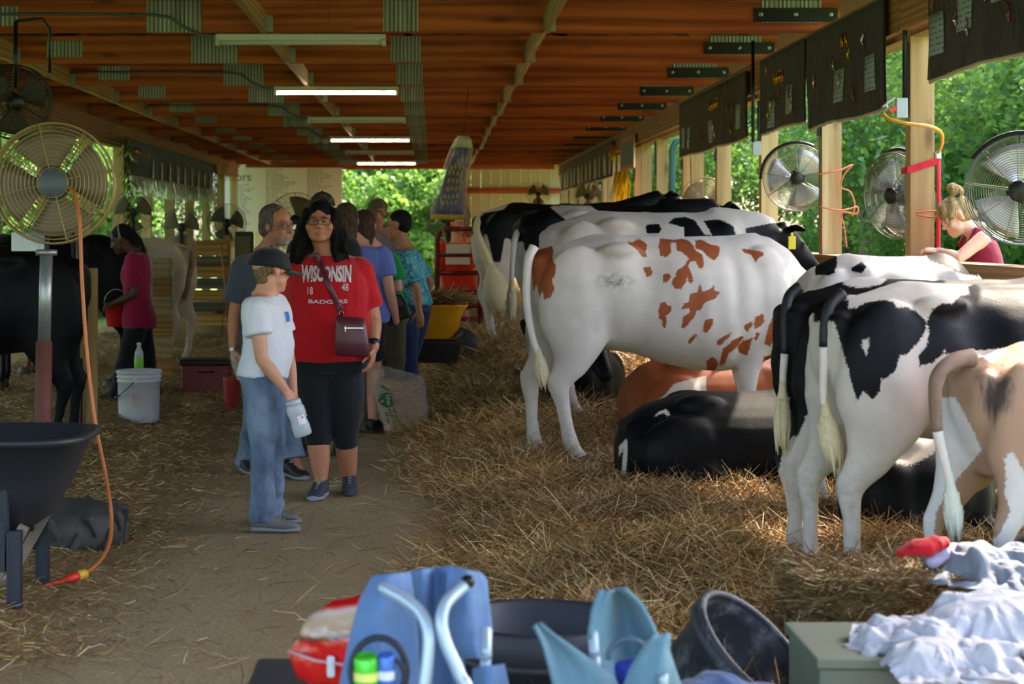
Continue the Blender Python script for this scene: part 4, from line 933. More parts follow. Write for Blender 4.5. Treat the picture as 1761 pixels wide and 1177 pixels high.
def torso(m, J, prof, grow=0.0, lo=0.0, hi=1.0, n=24):
    """prof: (t, half width, half depth, forward shift) from neck base (0) to crotch (1)"""
    nk, pel = Vector(J['nk']), Vector(J['pel']); ls, rs, lh, rh = (Vector(J[k]) for k in ('ls', 'rs', 'lh', 'rh'))
    rings = []
    for (t_, hw, hd, fs) in prof:
        if t_ < lo - 1e-6 or t_ > hi + 1e-6: continue
        c = lerp(nk, pel, t_); ax = ((ls - rs).normalized() * (1 - t_) + (lh - rh).normalized() * t_).normalized(); up = (nk - pel).normalized(); fw = ax.cross(up)
        if 'bend' in J: c = c + fw * J['bend'] * math.sin(math.pi * min(t_, 1))
        fw = fw.normalized() * -1 if False else fw.normalized()
        fwd = Vector(J['fwd']); 
        if fw.dot(fwd) < 0: fw = -fw
        c = c + fw * fs; ring = []
        for k in range(n):
            a = 2 * math.pi * k / n; ca, sa = math.cos(a), math.sin(a)
            ring.append(c + ax * (hw + grow) * math.copysign(abs(ca) ** .88, ca) + fw * (hd + grow) * math.copysign(abs(sa) ** .9, sa))
        rings.append(ring)
    m.rings(rings)
def limb(m, a, b, c, r, n=12):
    a, b, c = Vector(a), Vector(b), Vector(c)
    m.tube([a, lerp(a, b, .35), lerp(a, b, .75), b, lerp(b, c, .3), lerp(b, c, .65), c], r, n, rounded=True)
PROF_F = [(0, .07, .06, 0), (.05, .15, .075, -.005), (.12, .185, .095, 0), (.22, .19, .115, .01), (.34, .185, .125, .015), (.48, .165, .11, .01), (.6, .158, .105, .01), (.74, .18, .115, 0), (.88, .195, .13, -.01), (1.0, .185, .12, -.01), (1.06, .12, .09, -.01)]
PROF_M = [(0, .075, .06, 0), (.05, .16, .08, -.005), (.12, .205, .10, 0), (.24, .20, .12, .008), (.4, .182, .118, .01), (.55, .172, .118, .015), (.7, .172, .118, .01), (.85, .178, .12, -.005), (1.0, .17, .115, -.005), (1.06, .11, .085, -.005)]
def scale_prof(p, k, belly=0, w=1): return [(t_, a * k * w, b * k + belly * math.exp(-((t_ - .6) / .22) ** 2), c * k + belly * .8 * math.exp(-((t_ - .6) / .22) ** 2)) for t_, a, b, c in p]
def person(label, base, J, skin, prof, S=1.0, arm=None, leg=None, hands=None, hd=None, hs=1.0, jaw=1.0, voxel=.009, lips=None, brow=None, stubble=None, group=None, it=4, nr=.055, feet=True):
    root = thing('person', label, 'person', base, 0, group); org = base; m = MB()
    arm = arm or [.050, .047, .043, .038, .041, .034, .026]; leg = leg or [.085, .082, .066, .055, .056, .048, .036]
    torso(m, J, prof, -.006)
    for k in 'lr':
        limb(m, J[k + 's'], J[k + 'e'], J[k + 'w'], [a * S for a in arm]); limb(m, J[k + 'h'], J[k + 'k'], J[k + 'a'], [a * S for a in leg])
        m.ell(J[k + 's'], .05 * S)
        if feet and (k + 'toe') in J: m.tube([J[k + 'a'], lerp(J[k + 'a'], J[k + 'toe'], .4) - Vector((0, 0, .01)), lerp(J[k + 'a'], J[k + 'toe'], .8) - Vector((0, 0, .015))], [.034 * S, .028 * S, .018 * S], 10, rounded=True)
        if hands and k in hands: hand(m, Vector(J[k + 'w']), *hands[k][0:3], s=hands[k][3] if len(hands[k]) > 3 else S, curl=hands[k][4] if len(hands[k]) > 4 else .35)
    c = Vector(J['hd']); head_shapes(m, c, hd, hs, jaw, J['nk'], nr)
    me = fuse(m, voxel, it, .5)
    head_relief(me, c, hd, hs, skin, lips if lips else tuple(np.array(skin) * np.array([.9, .55, .55])), brow, stubble)
    finish(me, 'body', SKIN, root, org)
    return root
def shirt(root, org, J, prof, mat, S=1.0, grow=.012, hem=.9, arm=None, sleeve=.62, voxel=.010, amp=.006, seed=0, name='shirt', hem_flare=.012, collar=True):
    m = MB(); arm = arm or [.062, .062, .062, .064]
    pr = [q for q in prof if q[0] <= hem]; last = pr[-1]; nx = [q for q in prof if q[0] > hem]
    if nx:
        k = (hem - last[0]) / (nx[0][0] - last[0]); pr = pr + [(hem, *[last[i] + (nx[0][i] - last[i]) * k for i in (1, 2, 3)])]
    pr = [(t_, a + hem_flare * max(0, t_ - .55) / .35, b + hem_flare * max(0, t_ - .55) / .35, c) for t_, a, b, c in pr]
    pr[0] = (pr[0][0] + .015, pr[0][1] * .95, pr[0][2] * .98, pr[0][3])
    torso(m, J, pr, grow)
    for k in 'lr':
        s_, e, w_ = Vector(J[k + 's']), Vector(J[k + 'e']), Vector(J[k + 'w'])
        if sleeve <= 1: pts = [lerp(s_, e, x * sleeve) for x in (-.05, .3, .7, 1)]
        else: pts = [s_, lerp(s_, e, .5), e, lerp(e, w_, sleeve - 1)]
        m.tube(pts, [a * S for a in arm], 14, rounded=False)
        m.ell(s_, .074 * S)
    return cloth_obj(m, name, mat, root, org, voxel, amp, 15, seed)
def trousers(root, org, J, prof, mat, S=1.0, grow=.012, top=.82, leg=None, length=1.0, voxel=.011, amp=.007, seed=0, name='trousers', it=5):
    m = MB(); leg = leg or [.10, .095, .080, .070, .068, .062, .066]
    pr = [q for q in prof if q[0] >= top - .08]; torso(m, J, pr, grow)
    for k in 'lr':
        h, kn, an = Vector(J[k + 'h']), Vector(J[k + 'k']), Vector(J[k + 'a'])
        end = lerp(kn, an, length) if length >= 0 else lerp(h, kn, 1 + length)
        if length >= 0: pts = [h + Vector((0, 0, .04)), lerp(h, kn, .35), lerp(h, kn, .75), kn, lerp(kn, end, .3), lerp(kn, end, .65), end]
        else: pts = [h + Vector((0, 0, .04)), lerp(h, end, .2), lerp(h, end, .4), lerp(h, end, .6), lerp(h, end, .75), lerp(h, end, .9), end]
        m.tube(pts, [a * S for a in leg], 14, rounded=False)
    return cloth_obj(m, name, mat, root, org, voxel, amp, 14, seed, it)
def cap(root, org, c, d, s, mat, brim_mat=None, brim=1.0, back_open=False, tilt=0.0):
    f, r, u = d; f2 = (f * math.cos(tilt) - u * math.sin(tilt)).normalized(); u2 = (u * math.cos(tilt) + f * math.sin(tilt)).normalized(); M = Matrix((r, f2, u2)).transposed()
    m = MB(); n = 24; rings = []
    for i in range(7):
        a = (math.pi / 2) * i / 6.3; rings.append([c + M @ Vector((math.cos(a) * .085 * math.cos(2 * math.pi * k / n), -.014 + math.cos(a) * .106 * math.sin(2 * math.pi * k / n), .034 + math.sin(a) * .094)) * s for k in range(n)])
    m.rings(rings); m.ell(c + M @ Vector((0, -.014, .128)) * s, .007 * s); g = m.build('cap', mat, root, True, org)
    m = MB(); v = []; 
    for j in range(5):
        for k in range(13):
            a = math.pi * (.12 + .76 * k / 12); x = math.cos(a) * .082; y = -.014 + math.sin(a) * .102; e = j / 4 * .078 * brim * (math.sin(a) ** .8)
            v.append(c + M @ Vector((x * (1 + .05 * j / 4), y + e, .036 - .012 * (j / 4) - .018 * (x / .082) ** 2)) * s)
    top = len(v); v += [p - u2 * .004 for p in v]
    fc = []
    for j in range(4):
        for k in range(12):
            q = j * 13 + k; fc.append((q, q + 1, q + 14, q + 13)); fc.append((q + top, q + 13 + top, q + 14 + top, q + 1 + top))
    for k in range(12): q = 52 + k; fc.append((q, q + 1, q + 1 + top, q + top))
    for j in range(4): fc.append((j * 13, (j + 1) * 13, (j + 1) * 13 + top, j * 13 + top)); fc.append((j * 13 + 12, j * 13 + 12 + top, (j + 1) * 13 + 12 + top, (j + 1) * 13 + 12))
    m.add(v, fc); m.build('cap_brim', brim_mat or mat, g, True, org)
    return g
def hair(root, org, c, d, s, mat, shapes, voxel=.007, amp=.004, seed=3, name='hair', it=4):
    """shapes: list of ('e', x, y, z, a, b, c) ellipsoids or ('t', [(x, y, z)...], [radii]) locks in head space"""
    f, r, u = d; M = Matrix((r, f, u)).transposed(); m = MB()
    for q in shapes:
        if q[0] == 'e': m.ell(c + M @ Vector(q[1:4]) * s, tuple(x * s for x in q[4:7]), M, 14, 10)
        else: m.tube([c + M @ Vector(p_) * s for p_ in q[1]], [((a[0] * s, a[1] * s) if isinstance(a, tuple) else a * s) for a in q[2]], 10, rounded=True)
    me = fuse(m, voxel, it); v = mverts(me); nr = mnorm(me)
    d_ = amp * snoise(v * np.array([1, 1, .25]), 60, seed, 2); setv(me, v + nr * d_[:, None]); return finish(me, name, mat, root, org)
def wrap_text(txt, obj, org, root, mat, cx, cz, width, height, name='lettering', y0=None, arch=0, skew=1.0, axis=Vector((1, 0, 0)), direction=Vector((0, 1, 0)), off=.0035, bold=.02):
    """letters laid on the cloth surface facing the direction -direction"""
    cu = bpy.data.curves.new('t', 'FONT'); cu.body = txt; cu.align_x = 'CENTER'; cu.offset = bold; cu.resolution_u = 3; o = bpy.data.objects.new('t', cu); COL.objects.link(o)
    dg = bpy.context.evaluated_depsgraph_get(); me = bpy.data.meshes.new_from_object(o.evaluated_get(dg)); bpy.data.objects.remove(o)
    bm = bmesh.new(); bm.from_mesh(me); bmesh.ops.triangulate(bm, faces=bm.faces[:]); bmesh.ops.subdivide_edges(bm, edges=[e for e in bm.edges if e.calc_length() > .12], cuts=2, use_grid_fill=False); bmesh.ops.triangulate(bm, faces=bm.faces[:]); bm.to_mesh(me); bm.free()
    v = mverts(me); x0, x1 = v[:, 0].min(), v[:, 0].max(); z0, z1 = v[:, 1].min(), v[:, 1].max()
    bv = BVHTree.FromPolygons([tuple(q.co) for q in obj.data.vertices], [tuple(p.vertices) for p in obj.data.polygons])
    up = Vector((0, 0, 1)); out = []
    for p in v:
        a = (p[0] - (x0 + x1) / 2) / (x1 - x0); b = (p[1] - (z0 + z1) / 2) / (z1 - z0)
        w_ = Vector((cx[0], cx[1], cz)) + axis * a * width + up * (b * height * (1 + (skew - 1) * 2 * abs(a)) + arch * (1 - 4 * a * a))
        w_ = w_ - Vector(org) - direction * 1.0
        h = bv.ray_cast(w_, direction)
        out.append((h[0] - direction * off) if h[0] is not None else (w_ + direction * 1.0))
    setv(me, np.array(out)); return finish(me, name, mat, root, None, False)
SK1 = srgb(176, 118, 88); SK2 = srgb(196, 140, 112); SK3 = srgb(190, 130, 100); SKD = srgb(82, 50, 38)

# --- boy in white T-shirt, back three-quarter view, facing right
Y = 9.45; B0 = P(470, 905, Y); B0.z = 0
def J2(d): return {k: P(*v) for k, v in d.items()}
S = .87
J = J2(dict(nk=(457, 505, Y + .02), pel=(452, 662, Y), ls=(476, 530, Y + .16), rs=(440, 533, Y - .15), le=(496, 612, Y + .22), re=(450, 618, Y - .19), lw=(505, 690, Y + .20), rw=(492, 672, Y - .17),
            lh=(462, 655, Y + .08), rh=(447, 655, Y - .08), lk=(468, 775, Y + .11), rk=(452, 775, Y - .10), la=(464, 880, Y + .13), ra=(450, 885, Y - .10), ltoe=(500, 893, Y + .16), rtoe=(488, 905, Y - .14), hd=(466, 464, Y + .02)))
J['fwd'] = Vector((1, .25, 0)); 
HD = frame((.80, .58, -.02))
PB = scale_prof(PROF_M, .83, .012)
boy = person('person in black cap and white T-shirt with blue jeans, holding a clear jar, turned away', B0, J, SK2, PB, S, hands={'r': ((.5, .0, -.8), (.25, -.5, .7), (.8, .4, .0), .88, .75), 'l': ((.1, 0, -1), (0, 1, 0), (1, 0, 0), .85)}, hd=HD, hs=.98, voxel=.007, brow=srgb(90, 66, 44))
TW = cloth('white_tshirt', (206, 206, 212)); DEN = None
t = NT('denim'); vec = t.coord(); n = t.noise(t.coord((1, 1, .5)), 7, 4, .6); f2 = t.noise(t.coord((1, 1, 3)), 220, 2)
t.p(Base_Color=t.mix(f2, t.mix(t.mrange(n, .36, .64), srgb(50, 66, 90), srgb(142, 158, 176)), srgb(88, 104, 124)), Roughness=.85); t.b.inputs['Specular IOR Level'].default_value = .2
t.bump(t.math('ADD', t.noise(t.coord((1, 1, .7)), 14, 3, .5, 1), t.math('MULTIPLY', f2, .05)), .6, .025); DEN = t.m
sh_ = shirt(boy, B0, J, PB, TW, S * 1.0, .016, .92, arm=[.068, .075, .082, .086], sleeve=.50, voxel=.008, amp=.013, seed=11)
trousers(boy, B0, J, PB, DEN, S, .015, .84, leg=[.108, .102, .088, .078, .074, .072, .084], length=1.12, voxel=.009, amp=.015, seed=12, it=3)
SHG = plain('grey_shoe', (108, 106, 100), .75, 0, .3, 20, .3); SHB = plain('black_shoe', (34, 36, 42), .7, 0, .3, 20, .3); SLW = plain('pale_sole', (132, 130, 130), .7)
shoe(boy, B0, P(434, 918, Y - .10).xy.to_3d(), (1, -.12), .245, SHG, SLW, w=.046); shoe(boy, B0, P(436, 905, Y + .12).xy.to_3d(), (1, .15), .245, SHG, SLW, w=.046)
CAPB = cloth('black_cap', (24, 26, 28), .7); cap(boy, B0, Vector(J['hd']) + Vector((0, 0, -.028)), HD, 1.12, CAPB, brim=1.0, tilt=.10)
HB = hairmat('light_brown_hair', (92, 72, 50), (150, 122, 88)); hair(boy, B0, Vector(J['hd']), HD, .98, HB, [('e', 0, -.022, .008, .073, .082, .046), ('e', 0, -.058, -.020, .050, .040, .034), ('e', 0, -.050, -.055, .046, .034, .03)], amp=.003)
BLUE = plain('blue_print', (44, 98, 190), .7)
nd = Vector((.35, 1, 0)).normalized()
m = MB(); 
lp = P(494, 545, Y - .02)
def patch_on(obj, org, c, w_, h_, mat, name, root, direction, axis, off=.004):
    bv = BVHTree.FromPolygons([tuple(q.co) for q in obj.data.vertices], [tuple(p.vertices) for p in obj.data.polygons]); v = []; n = 5
    for j in range(n):
        for i in range(n):
            q = Vector(c) + axis * (i / (n - 1) - .5) * w_ + Vector((0, 0, 1)) * (j / (n - 1) - .5) * h_ - Vector(org) - direction * .6; hh = bv.ray_cast(q, direction)
            v.append((hh[0] if hh[0] is not None else q + direction * .6) - direction * off)
    return mk(name, v, [(j * n + i, j * n + i + 1, (j + 1) * n + i + 1, (j + 1) * n + i) for j in range(n - 1) for i in range(n - 1)], mat, root)
dd_ = Vector((-.8, 1, 0)).normalized(); ax_ = Vector((1, .8, 0)).normalized()
PRW = plain('white_print', (208, 204, 200), .7)
patch_on(sh_, B0, lp, .05, .062, PRW, 'chest_badge', boy, dd_, ax_, .003); patch_on(sh_, B0, lp, .036, .05, BLUE, 'chest_badge', boy, dd_, ax_, .005)

# --- woman in red T-shirt
Y = 10.65; W0 = P(572, 850, Y); W0.z = 0; S = 1.0
J = J2(dict(nk=(562, 435, Y + .02), pel=(564, 640, Y + .02), ls=(617, 462, Y + .02), rs=(509, 464, Y + .02), le=(640, 548, Y + .03), re=(486, 552, Y + .05), lw=(643, 598, Y - .10), rw=(480, 615, Y - .02),
            lh=(590, 645, Y), rh=(540, 645, Y), lk=(594, 748, Y + .0), rk=(547, 752, Y - .05), la=(600, 825, Y + .12), ra=(552, 822, Y - .08), ltoe=(602, 850, Y - .04), rtoe=(545, 848, Y - .22), hd=(551, 382, Y - .02)))
J['fwd'] = Vector((0, -1, 0))
HD = frame((-.05, -1, .05))
PWm = [(0, .085, .065, 0), (.04, .155, .085, -.01), (.11, .205, .115, 0), (.22, .222, .155, .03), (.32, .232, .165, .035), (.44, .232, .150, .03), (.58, .236, .155, .04), (.74, .245, .165, .03), (.88, .235, .165, .01), (1.0, .215, .15, 0), (1.06, .14, .11, 0)]
arm = [.066, .065, .060, .052, .054, .042, .031]
wom = person('person with glasses, long dark hair and red lettered T-shirt, maroon bag at hip', W0, J, SK1, PWm, S, arm=arm, leg=[.11, .106, .085, .068, .066, .056, .040], hands={'l': ((-.12, -.15, -.97), (1, -.2, 0), (-.2, -1, 0), 1.0, .35), 'r': ((.1, -.2, -1), (-1, 0, 0), (0, -1, 0), 1.0)}, hd=HD, hs=.99, jaw=1.36, voxel=.0065, brow=srgb(40, 28, 26), lips=srgb(150, 84, 76), nr=.066, it=3)
eyes(wom, W0, Vector(J['hd']), HD, .99, (.031, .018), RIM)
REDT = cloth('red_tshirt', (172, 14, 24)); ws = shirt(wom, W0, J, PWm, REDT, S, .014, .90, arm=[.085, .088, .088, .092], sleeve=.80, voxel=.009, amp=.010, seed=21)
LEG = cloth('black_leggings', (20, 20, 24), .8, .2); trousers(wom, W0, J, PWm, LEG, S, .008, .84, leg=[.122, .116, .096, .078, .074, .072, .070], length=.22, voxel=.009, amp=.003, seed=22)
SHGB = plain('charcoal_shoe', (52, 56, 66), .7, 0, .4, 18, .3)
shoe(wom, W0, P(556, 838, Y - .04).xy.to_3d(), (-.18, -1), .25, SHGB, plain('lilac_sole', (140, 146, 164), .6), w=.05); shoe(wom, W0, P(601, 835, Y + .17).xy.to_3d() + Vector((0, 0, .012)), (.05, -1), .25, SHGB, SOLE, w=.05, pitch=.06)
HDK = hairmat('dark_hair', (5, 4, 4), (20, 14, 13), (45, 45, 6))
rl_ = random.Random(12); LOCKS = []
for k in (-1, 1):
    for i in range(9):
        x0, y0 = k * (.070 + .012 * rl_.random()), -.02 + .05 * rl_.random(); xe = k * rl_.uniform(.085, .185); ze = -rl_.uniform(.17, .26); ph = rl_.uniform(0, 6.3)
        LOCKS.append(('t', [(x0 + (xe - x0) * q + .010 * math.sin(7 * q + ph), y0 + .03 * q + .010 * math.cos(7 * q + ph), .05 + (ze - .05) * q) for q in (0, .2, .4, .6, .8, 1)], [.012, .018, .020, .020, .017, .006]))
hair(wom, W0, Vector(J['hd']), HD, 1.0, HDK, [('e', 0, -.017, .050, .081, .097, .073), ('e', 0, -.05, -.02, .088, .07, .11),
     ('t', [(-.074, .02, .06), (-.092, .0, -.02), (-.100, -.012, -.10), (-.108, .0, -.17), (-.115, .02, -.215)], [(.024, .03), (.034, .04), (.046, .05), (.048, .05), (.026, .03)]),
     ('t', [(.074, .02, .06), (.092, .0, -.02), (.104, -.01, -.10), (.118, .01, -.17), (.125, .03, -.21)], [(.024, .03), (.034, .04), (.046, .05), (.052, .05), (.032, .035)]),
     ('t', [(0, -.07, -.05), (0, -.085, -.14), (0, -.08, -.22)], [.08, .085, .05])] + LOCKS, voxel=.007, amp=.006)
GREYH = hairmat('greying_hair', (70, 62, 60), (124, 116, 110)); 
for k in (): hair(wom, W0, Vector(J['hd']), HD, 1.0, GREYH, [('t', [(k * .064, .046, .066), (k * .077, .034, .030), (k * .083, .020, -.012)], [.009, .011, .008])], voxel=.005, amp=.002, name='hair_strand')
PINKW = plain('shirt_print', (206, 190, 190), .7, 0, .15, 60)
wrap_text('WISCONSIN', ws, W0, wom, PINKW, (P(563, 0, Y).x, Y - .1), P(0, 471, Y - .16).z, .285, .085, 'shirt_lettering', arch=.0, skew=1.18, bold=.045)
wrap_text('18', ws, W0, wom, PINKW, (P(537, 0, Y).x, Y - .1), P(0, 500, Y - .16).z, .030, .042, 'shirt_lettering', bold=.0)
wrap_text('48', ws, W0, wom, PINKW, (P(596, 0, Y).x, Y - .1), P(0, 494, Y - .16).z, .038, .042, 'shirt_lettering', bold=.0)
wrap_text('BADGERS', ws, W0, wom, PINKW, (P(567, 0, Y).x, Y - .1), P(0, 518, Y - .16).z, .22, .022, 'shirt_lettering', arch=-.004, bold=.02)
# shoulder bag of maroon leather, watch
MAROON = plain('maroon_leather', (84, 32, 44), .42, 0, .18, 12, .15); ZIP = plain('zip_metal', (190, 186, 180), .25, 1)
bag = thing('shoulder_bag', 'maroon leather shoulder bag hanging at the hip of the red shirt', 'bag', P(607, 612, Y - .28))
m = MB(); org = Vector(bag.location)
def bagring(z, w_, d_, dx=0):
    c = P(604 + dx, z, Y - .28); n = 16; return [c + Vector((w_ * math.copysign(abs(math.cos(2 * math.pi * k / n)) ** .45, math.cos(2 * math.pi * k / n)), d_ * math.copysign(abs(math.sin(2 * math.pi * k / n)) ** .6, math.sin(2 * math.pi * k / n)), (.012 - .0004 * z * 0) * math.cos(2 * math.pi * k / n) * -.6)) for k in range(n)]
m.rings([bagring(613, .088, .020, 2), bagring(608, .098, .038, 2), bagring(585, .095, .045, 1), bagring(560, .086, .038, 0), bagring(548, .080, .026, -1), bagring(546, .076, .014, -1)]); m.build('bag_body', MAROON, bag, True, org)
m = MB(); a = P(592, 563, Y - .335); b = P(625, 566, Y - .335); m.box((a + b) / 2 - org, ((b - a).x, .006, .007)); m.build('zip', ZIP, bag, False)
m = MB(); a = P(594, 566, Y - .342) - org; m.box(a, (.006, .004, .03)); m.build('zip_pull', ZIP, bag, False)
# strap lies over the shirt from the far shoulder
bv = BVHTree.FromPolygons([tuple(q.co + Vector(W0)) for q in ws.data.vertices], [tuple(p.vertices) for p in ws.data.polygons]); ctr = []
for i in range(15):
    t_ = i / 14; q = P(533 + (581 - 533) * t_, 438 + (545 - 438) * t_, Y - .6); h = bv.ray_cast(q, Vector((0, 1, 0))); ctr.append(h[0] - Vector((0, .008, 0)) if h[0] is not None else Vector((q.x, Y - .1, q.z)))
ctr.append(P(585, 552, Y - .28))
ys = [c.y for c in ctr]
for i in range(1, len(ctr) - 1): ctr[i].y = min(ctr[i].y, (ys[max(i - 1, 0)] + ys[i] + ys[min(i + 1, len(ys) - 1)]) / 3)
m = MB(); m.tube(ctr, [(.016, .004)] * len(ctr), 8, ref=Vector((1, 0, .45))); m.build('strap', MAROON, bag, True, org)
m = MB(); m.tube([ctr[-2] + Vector((.012 * math.cos(a), -.004, .016 * math.sin(a))) for a in np.linspace(0, 6.28, 9)[:-1]], .0025, 6, closed=True); m.build('ring', ZIP, bag, True, org)
m = MB(); c = lerp(J['le'], J['lw'], .86); dl = (Vector(J['lw']) - Vector(J['le'])).normalized(); m.tube([c - dl * .012, c + dl * .012], [(.037, .037)] * 2, 16); m.box(c + Vector((.0, -.037, 0)), (.024, .006, .026)); m.build('wristwatch', BLACKM, wom, True, W0)

# --- man in slate T-shirt behind, looking right
Y = 11.45; M0 = P(480, 830, Y); M0.z = 0; S = 1.04
J = J2(dict(nk=(460, 432, Y + .02), pel=(462, 610, Y), ls=(500, 455, Y + .13), rs=(420, 458, Y - .10), le=(520, 535, Y + .15), re=(403, 545, Y - .08), lw=(525, 605, Y + .05), rw=(401, 598, Y - .10),
            lh=(482, 615, Y + .07), rh=(448, 615, Y - .07), lk=(492, 715, Y + .03), rk=(440, 712, Y), la=(505, 790, Y - .02), ra=(424, 800, Y + .15), ltoe=(525, 812, Y - .18), rtoe=(412, 700, Y), hd=(476, 388, Y - .02)))
J['ra'] = P(425, 800, Y + .25); J['rtoe'] = P(440, 815, Y + .15)
J['fwd'] = Vector((.7, -.7, 0)); HD = frame((.86, -.50, -.04))
PM = scale_prof(PROF_M, 1.08, .03)
man = person('person in slate grey T-shirt and jeans with goatee and glasses, looking right', M0, J, SK1, PM, S, hands={'r': ((.12, -.2, -1), (-1, -.3, 0), (.6, -1, 0), 1.05, .5), 'l': ((.1, -.1, -1), (1, 0, 0), (0, -1, 0), 1.05)}, hd=HD, hs=1.05, voxel=.0075, brow=srgb(90, 74, 66), stubble=srgb(150, 140, 134))
eyes(man, M0, Vector(J['hd']), HD, 1.05, (.026, .016), RIMW)
SLATE = cloth('slate_tshirt', (66, 72, 82)); shirt(man, M0, J, PM, SLATE, S, .016, .93, arm=[.080, .082, .086, .092], sleeve=.72, voxel=.010, amp=.007, seed=31)
trousers(man, M0, J, PM, DEN, S, .012, .84, leg=[.112, .106, .09, .08, .074, .07, .076], length=1.0, voxel=.011, amp=.009, seed=32)
SHK = plain('black_trainer', (30, 28, 30), .6, 0, .4, 20, .2); shoe(man, M0, P(492, 815, Y + .02).xy.to_3d(), (.55, -1), .29, SHK, SLW, w=.054); shoe(man, M0, J['ra'].xy.to_3d() + Vector((-.03, .02, 0)), (.4, -1), .29, SHK, SLW, w=.054)
HGR = hairmat('short_grey_hair', (72, 58, 52), (128, 112, 104)); hair(man, M0, Vector(J['hd']), HD, 1.05, HGR, [('e', 0, -.028, .048, .079, .092, .080), ('e', 0, -.05, -.01, .076, .066, .075), ('e', .07, .0, .02, .014, .028, .04), ('e', -.07, .0, .02, .014, .028, .04)], amp=.0025)

# --- group further back
def simple(label, Y, J, fwd, hdir, skin, prof, top, topname, bottom, hairspec=None, capm=None, capd=None, S=1.0, sleeve=.62, plen=1.0, hem=.92, shoes=True, seed=40, hands=None, hs=1.03, eye=True, gl=None, grow=.014, beard=None, jaw=1.0, capb=1.0, topn='shirt', botn='trousers', leg=None):
    base = Vector((J['pel'].x, Y, 0)); J = dict(J); J['fwd'] = Vector(fwd); HD = frame(hdir)
    ro = person(label, base, J, skin, prof, S, hands=hands or {}, hd=HD, hs=hs, voxel=.0105, brow=srgb(40, 30, 26), stubble=beard, jaw=jaw)
    if eye: eyes(ro, base, Vector(J['hd']), HD, hs, gl, RIM)
    sh_ = shirt(ro, base, J, prof, top, S, grow, hem, arm=[.078, .08, .082, .085], sleeve=sleeve, voxel=.013, amp=.006, seed=seed, name=topn)
    trousers(ro, base, J, prof, bottom, S, .012, .84, leg=leg or [.105, .10, .086, .076, .072, .07, .074], length=plen, voxel=.014, amp=.007, seed=seed + 1, name=botn)
    if shoes:
        for k in 'lr':
            a = J[k + 'a']; dv = Vector(J[k + 'toe']) - Vector(a); shoe(ro, base, Vector((a.x, a.y, max(0, 0.0))) - Vector((dv.x, dv.y, 0)).normalized() * .06, (dv.x, dv.y), .27, SHK, SOLE, lace=False)
    if hairspec: hair(ro, base, Vector(J['hd']), HD, hs, hairspec[0], hairspec[1], voxel=.011, amp=.003)
    if capm: cap(ro, base, Vector(J['hd']), HD, hs, capm, brim=capb)
    return ro, sh_, base
def stand(px, Y, zt, h, az, wid=1.0, arms=None, lean=0.0, gaz=None, step=.05):
    """plain standing pose: px centre, height h, facing azimuth az (degrees, -90 = to the camera)"""
    X = (px - VX) * Y / F; f = Vector((math.cos(R(az)), math.sin(R(az)), 0)); r = Vector((f.y, -f.x, 0)); k = h / 1.72
    def q(a, b, z): return Vector((X, Y, 0)) + r * a * k + f * (b + lean * z) * k + Vector((0, 0, z * k))
    J = dict(nk=q(0, -.01, 1.46), pel=q(0, 0, .86), rs=q(.17 * wid, 0, 1.38), ls=q(-.17 * wid, 0, 1.38), re=q(.23 * wid, -.03, 1.1), le=q(-.23 * wid, -.03, 1.1), rw=q(.24 * wid, .08, .86), lw=q(-.24 * wid, .08, .86),
             rh=q(.085 * wid, 0, .85), lh=q(-.085 * wid, 0, .85), rk=q(.09, .03 + step, .47), lk=q(-.09, .03 - step, .47), ra=q(.10, -.02 + step, .09), la=q(-.10, -.02 - step, .09), rtoe=q(.12, .14 + step, .04), ltoe=q(-.12, .14 - step, .04), hd=q(0, .03, 1.60))
    return J
# camouflage-capped person standing right behind the woman
J = stand(556, 12.6, 0, 1.74, -95); t = NT('camo_cloth'); v_ = t.noise(t.coord(), 26, 3, .6); t.p(Base_Color=t.ramp(v_, [(.40, srgb(22, 24, 18)), (.5, srgb(44, 44, 30)), (.58, srgb(74, 66, 48)), (.66, srgb(24, 24, 20))], 'CONSTANT'), Roughness=.9); CAMO = t.m
J['hd'].z = P(0, 363, 12.6).z
simple('person in dark camouflage cap standing right behind the woman in red', 12.6, J, (0, -1, 0), (.25, -1, 0), SK3, scale_prof(PROF_M, 1.0), cloth('black_tshirt', (28, 28, 32)), 'shirt', cloth('dark_jeans', (34, 40, 56)), (hairmat('dark_brown_hair', (26, 18, 16), (58, 42, 34)), [('e', 0, -.035, .02, .082, .085, .08)]), CAMO, seed=44, hands={'r': ((0, -.2, -1), (1, 0, 0), (0, -1, 0), 1.0), 'l': ((0, -.2, -1), (-1, 0, 0), (0, -1, 0), 1.0)})
# periwinkle shirt, long brown hair, dark shorts, bare legs
PERI = cloth('periwinkle_shirt', (104, 116, 186)); LBH = hairmat('long_brown_hair', (40, 28, 24), (104, 84, 66))
J = stand(618, 13.9, 0, 1.66, 70, 1.15); J['hd'] = P(598, 380, 13.9)
simple('person with long brown hair and periwinkle blue shirt, back to the camera', 13.9, J, (.34, .94, 0), (.2, .95, -.1), srgb(206, 150, 128), scale_prof(PROF_F, 1.15), PERI, 'shirt', cloth('dark_shorts', (26, 28, 38)), (LBH, [('e', 0, -.03, .04, .088, .10, .085), ('t', [(0, -.05, .05), (0, -.06, -.04), (0, -.07, -.13), (0, -.075, -.22)], [.085, .095, .09, .06])]), plen=-.25, hem=1.0, seed=46, eye=False, leg=[.115, .112, .11, .105, .1, .1, .1])
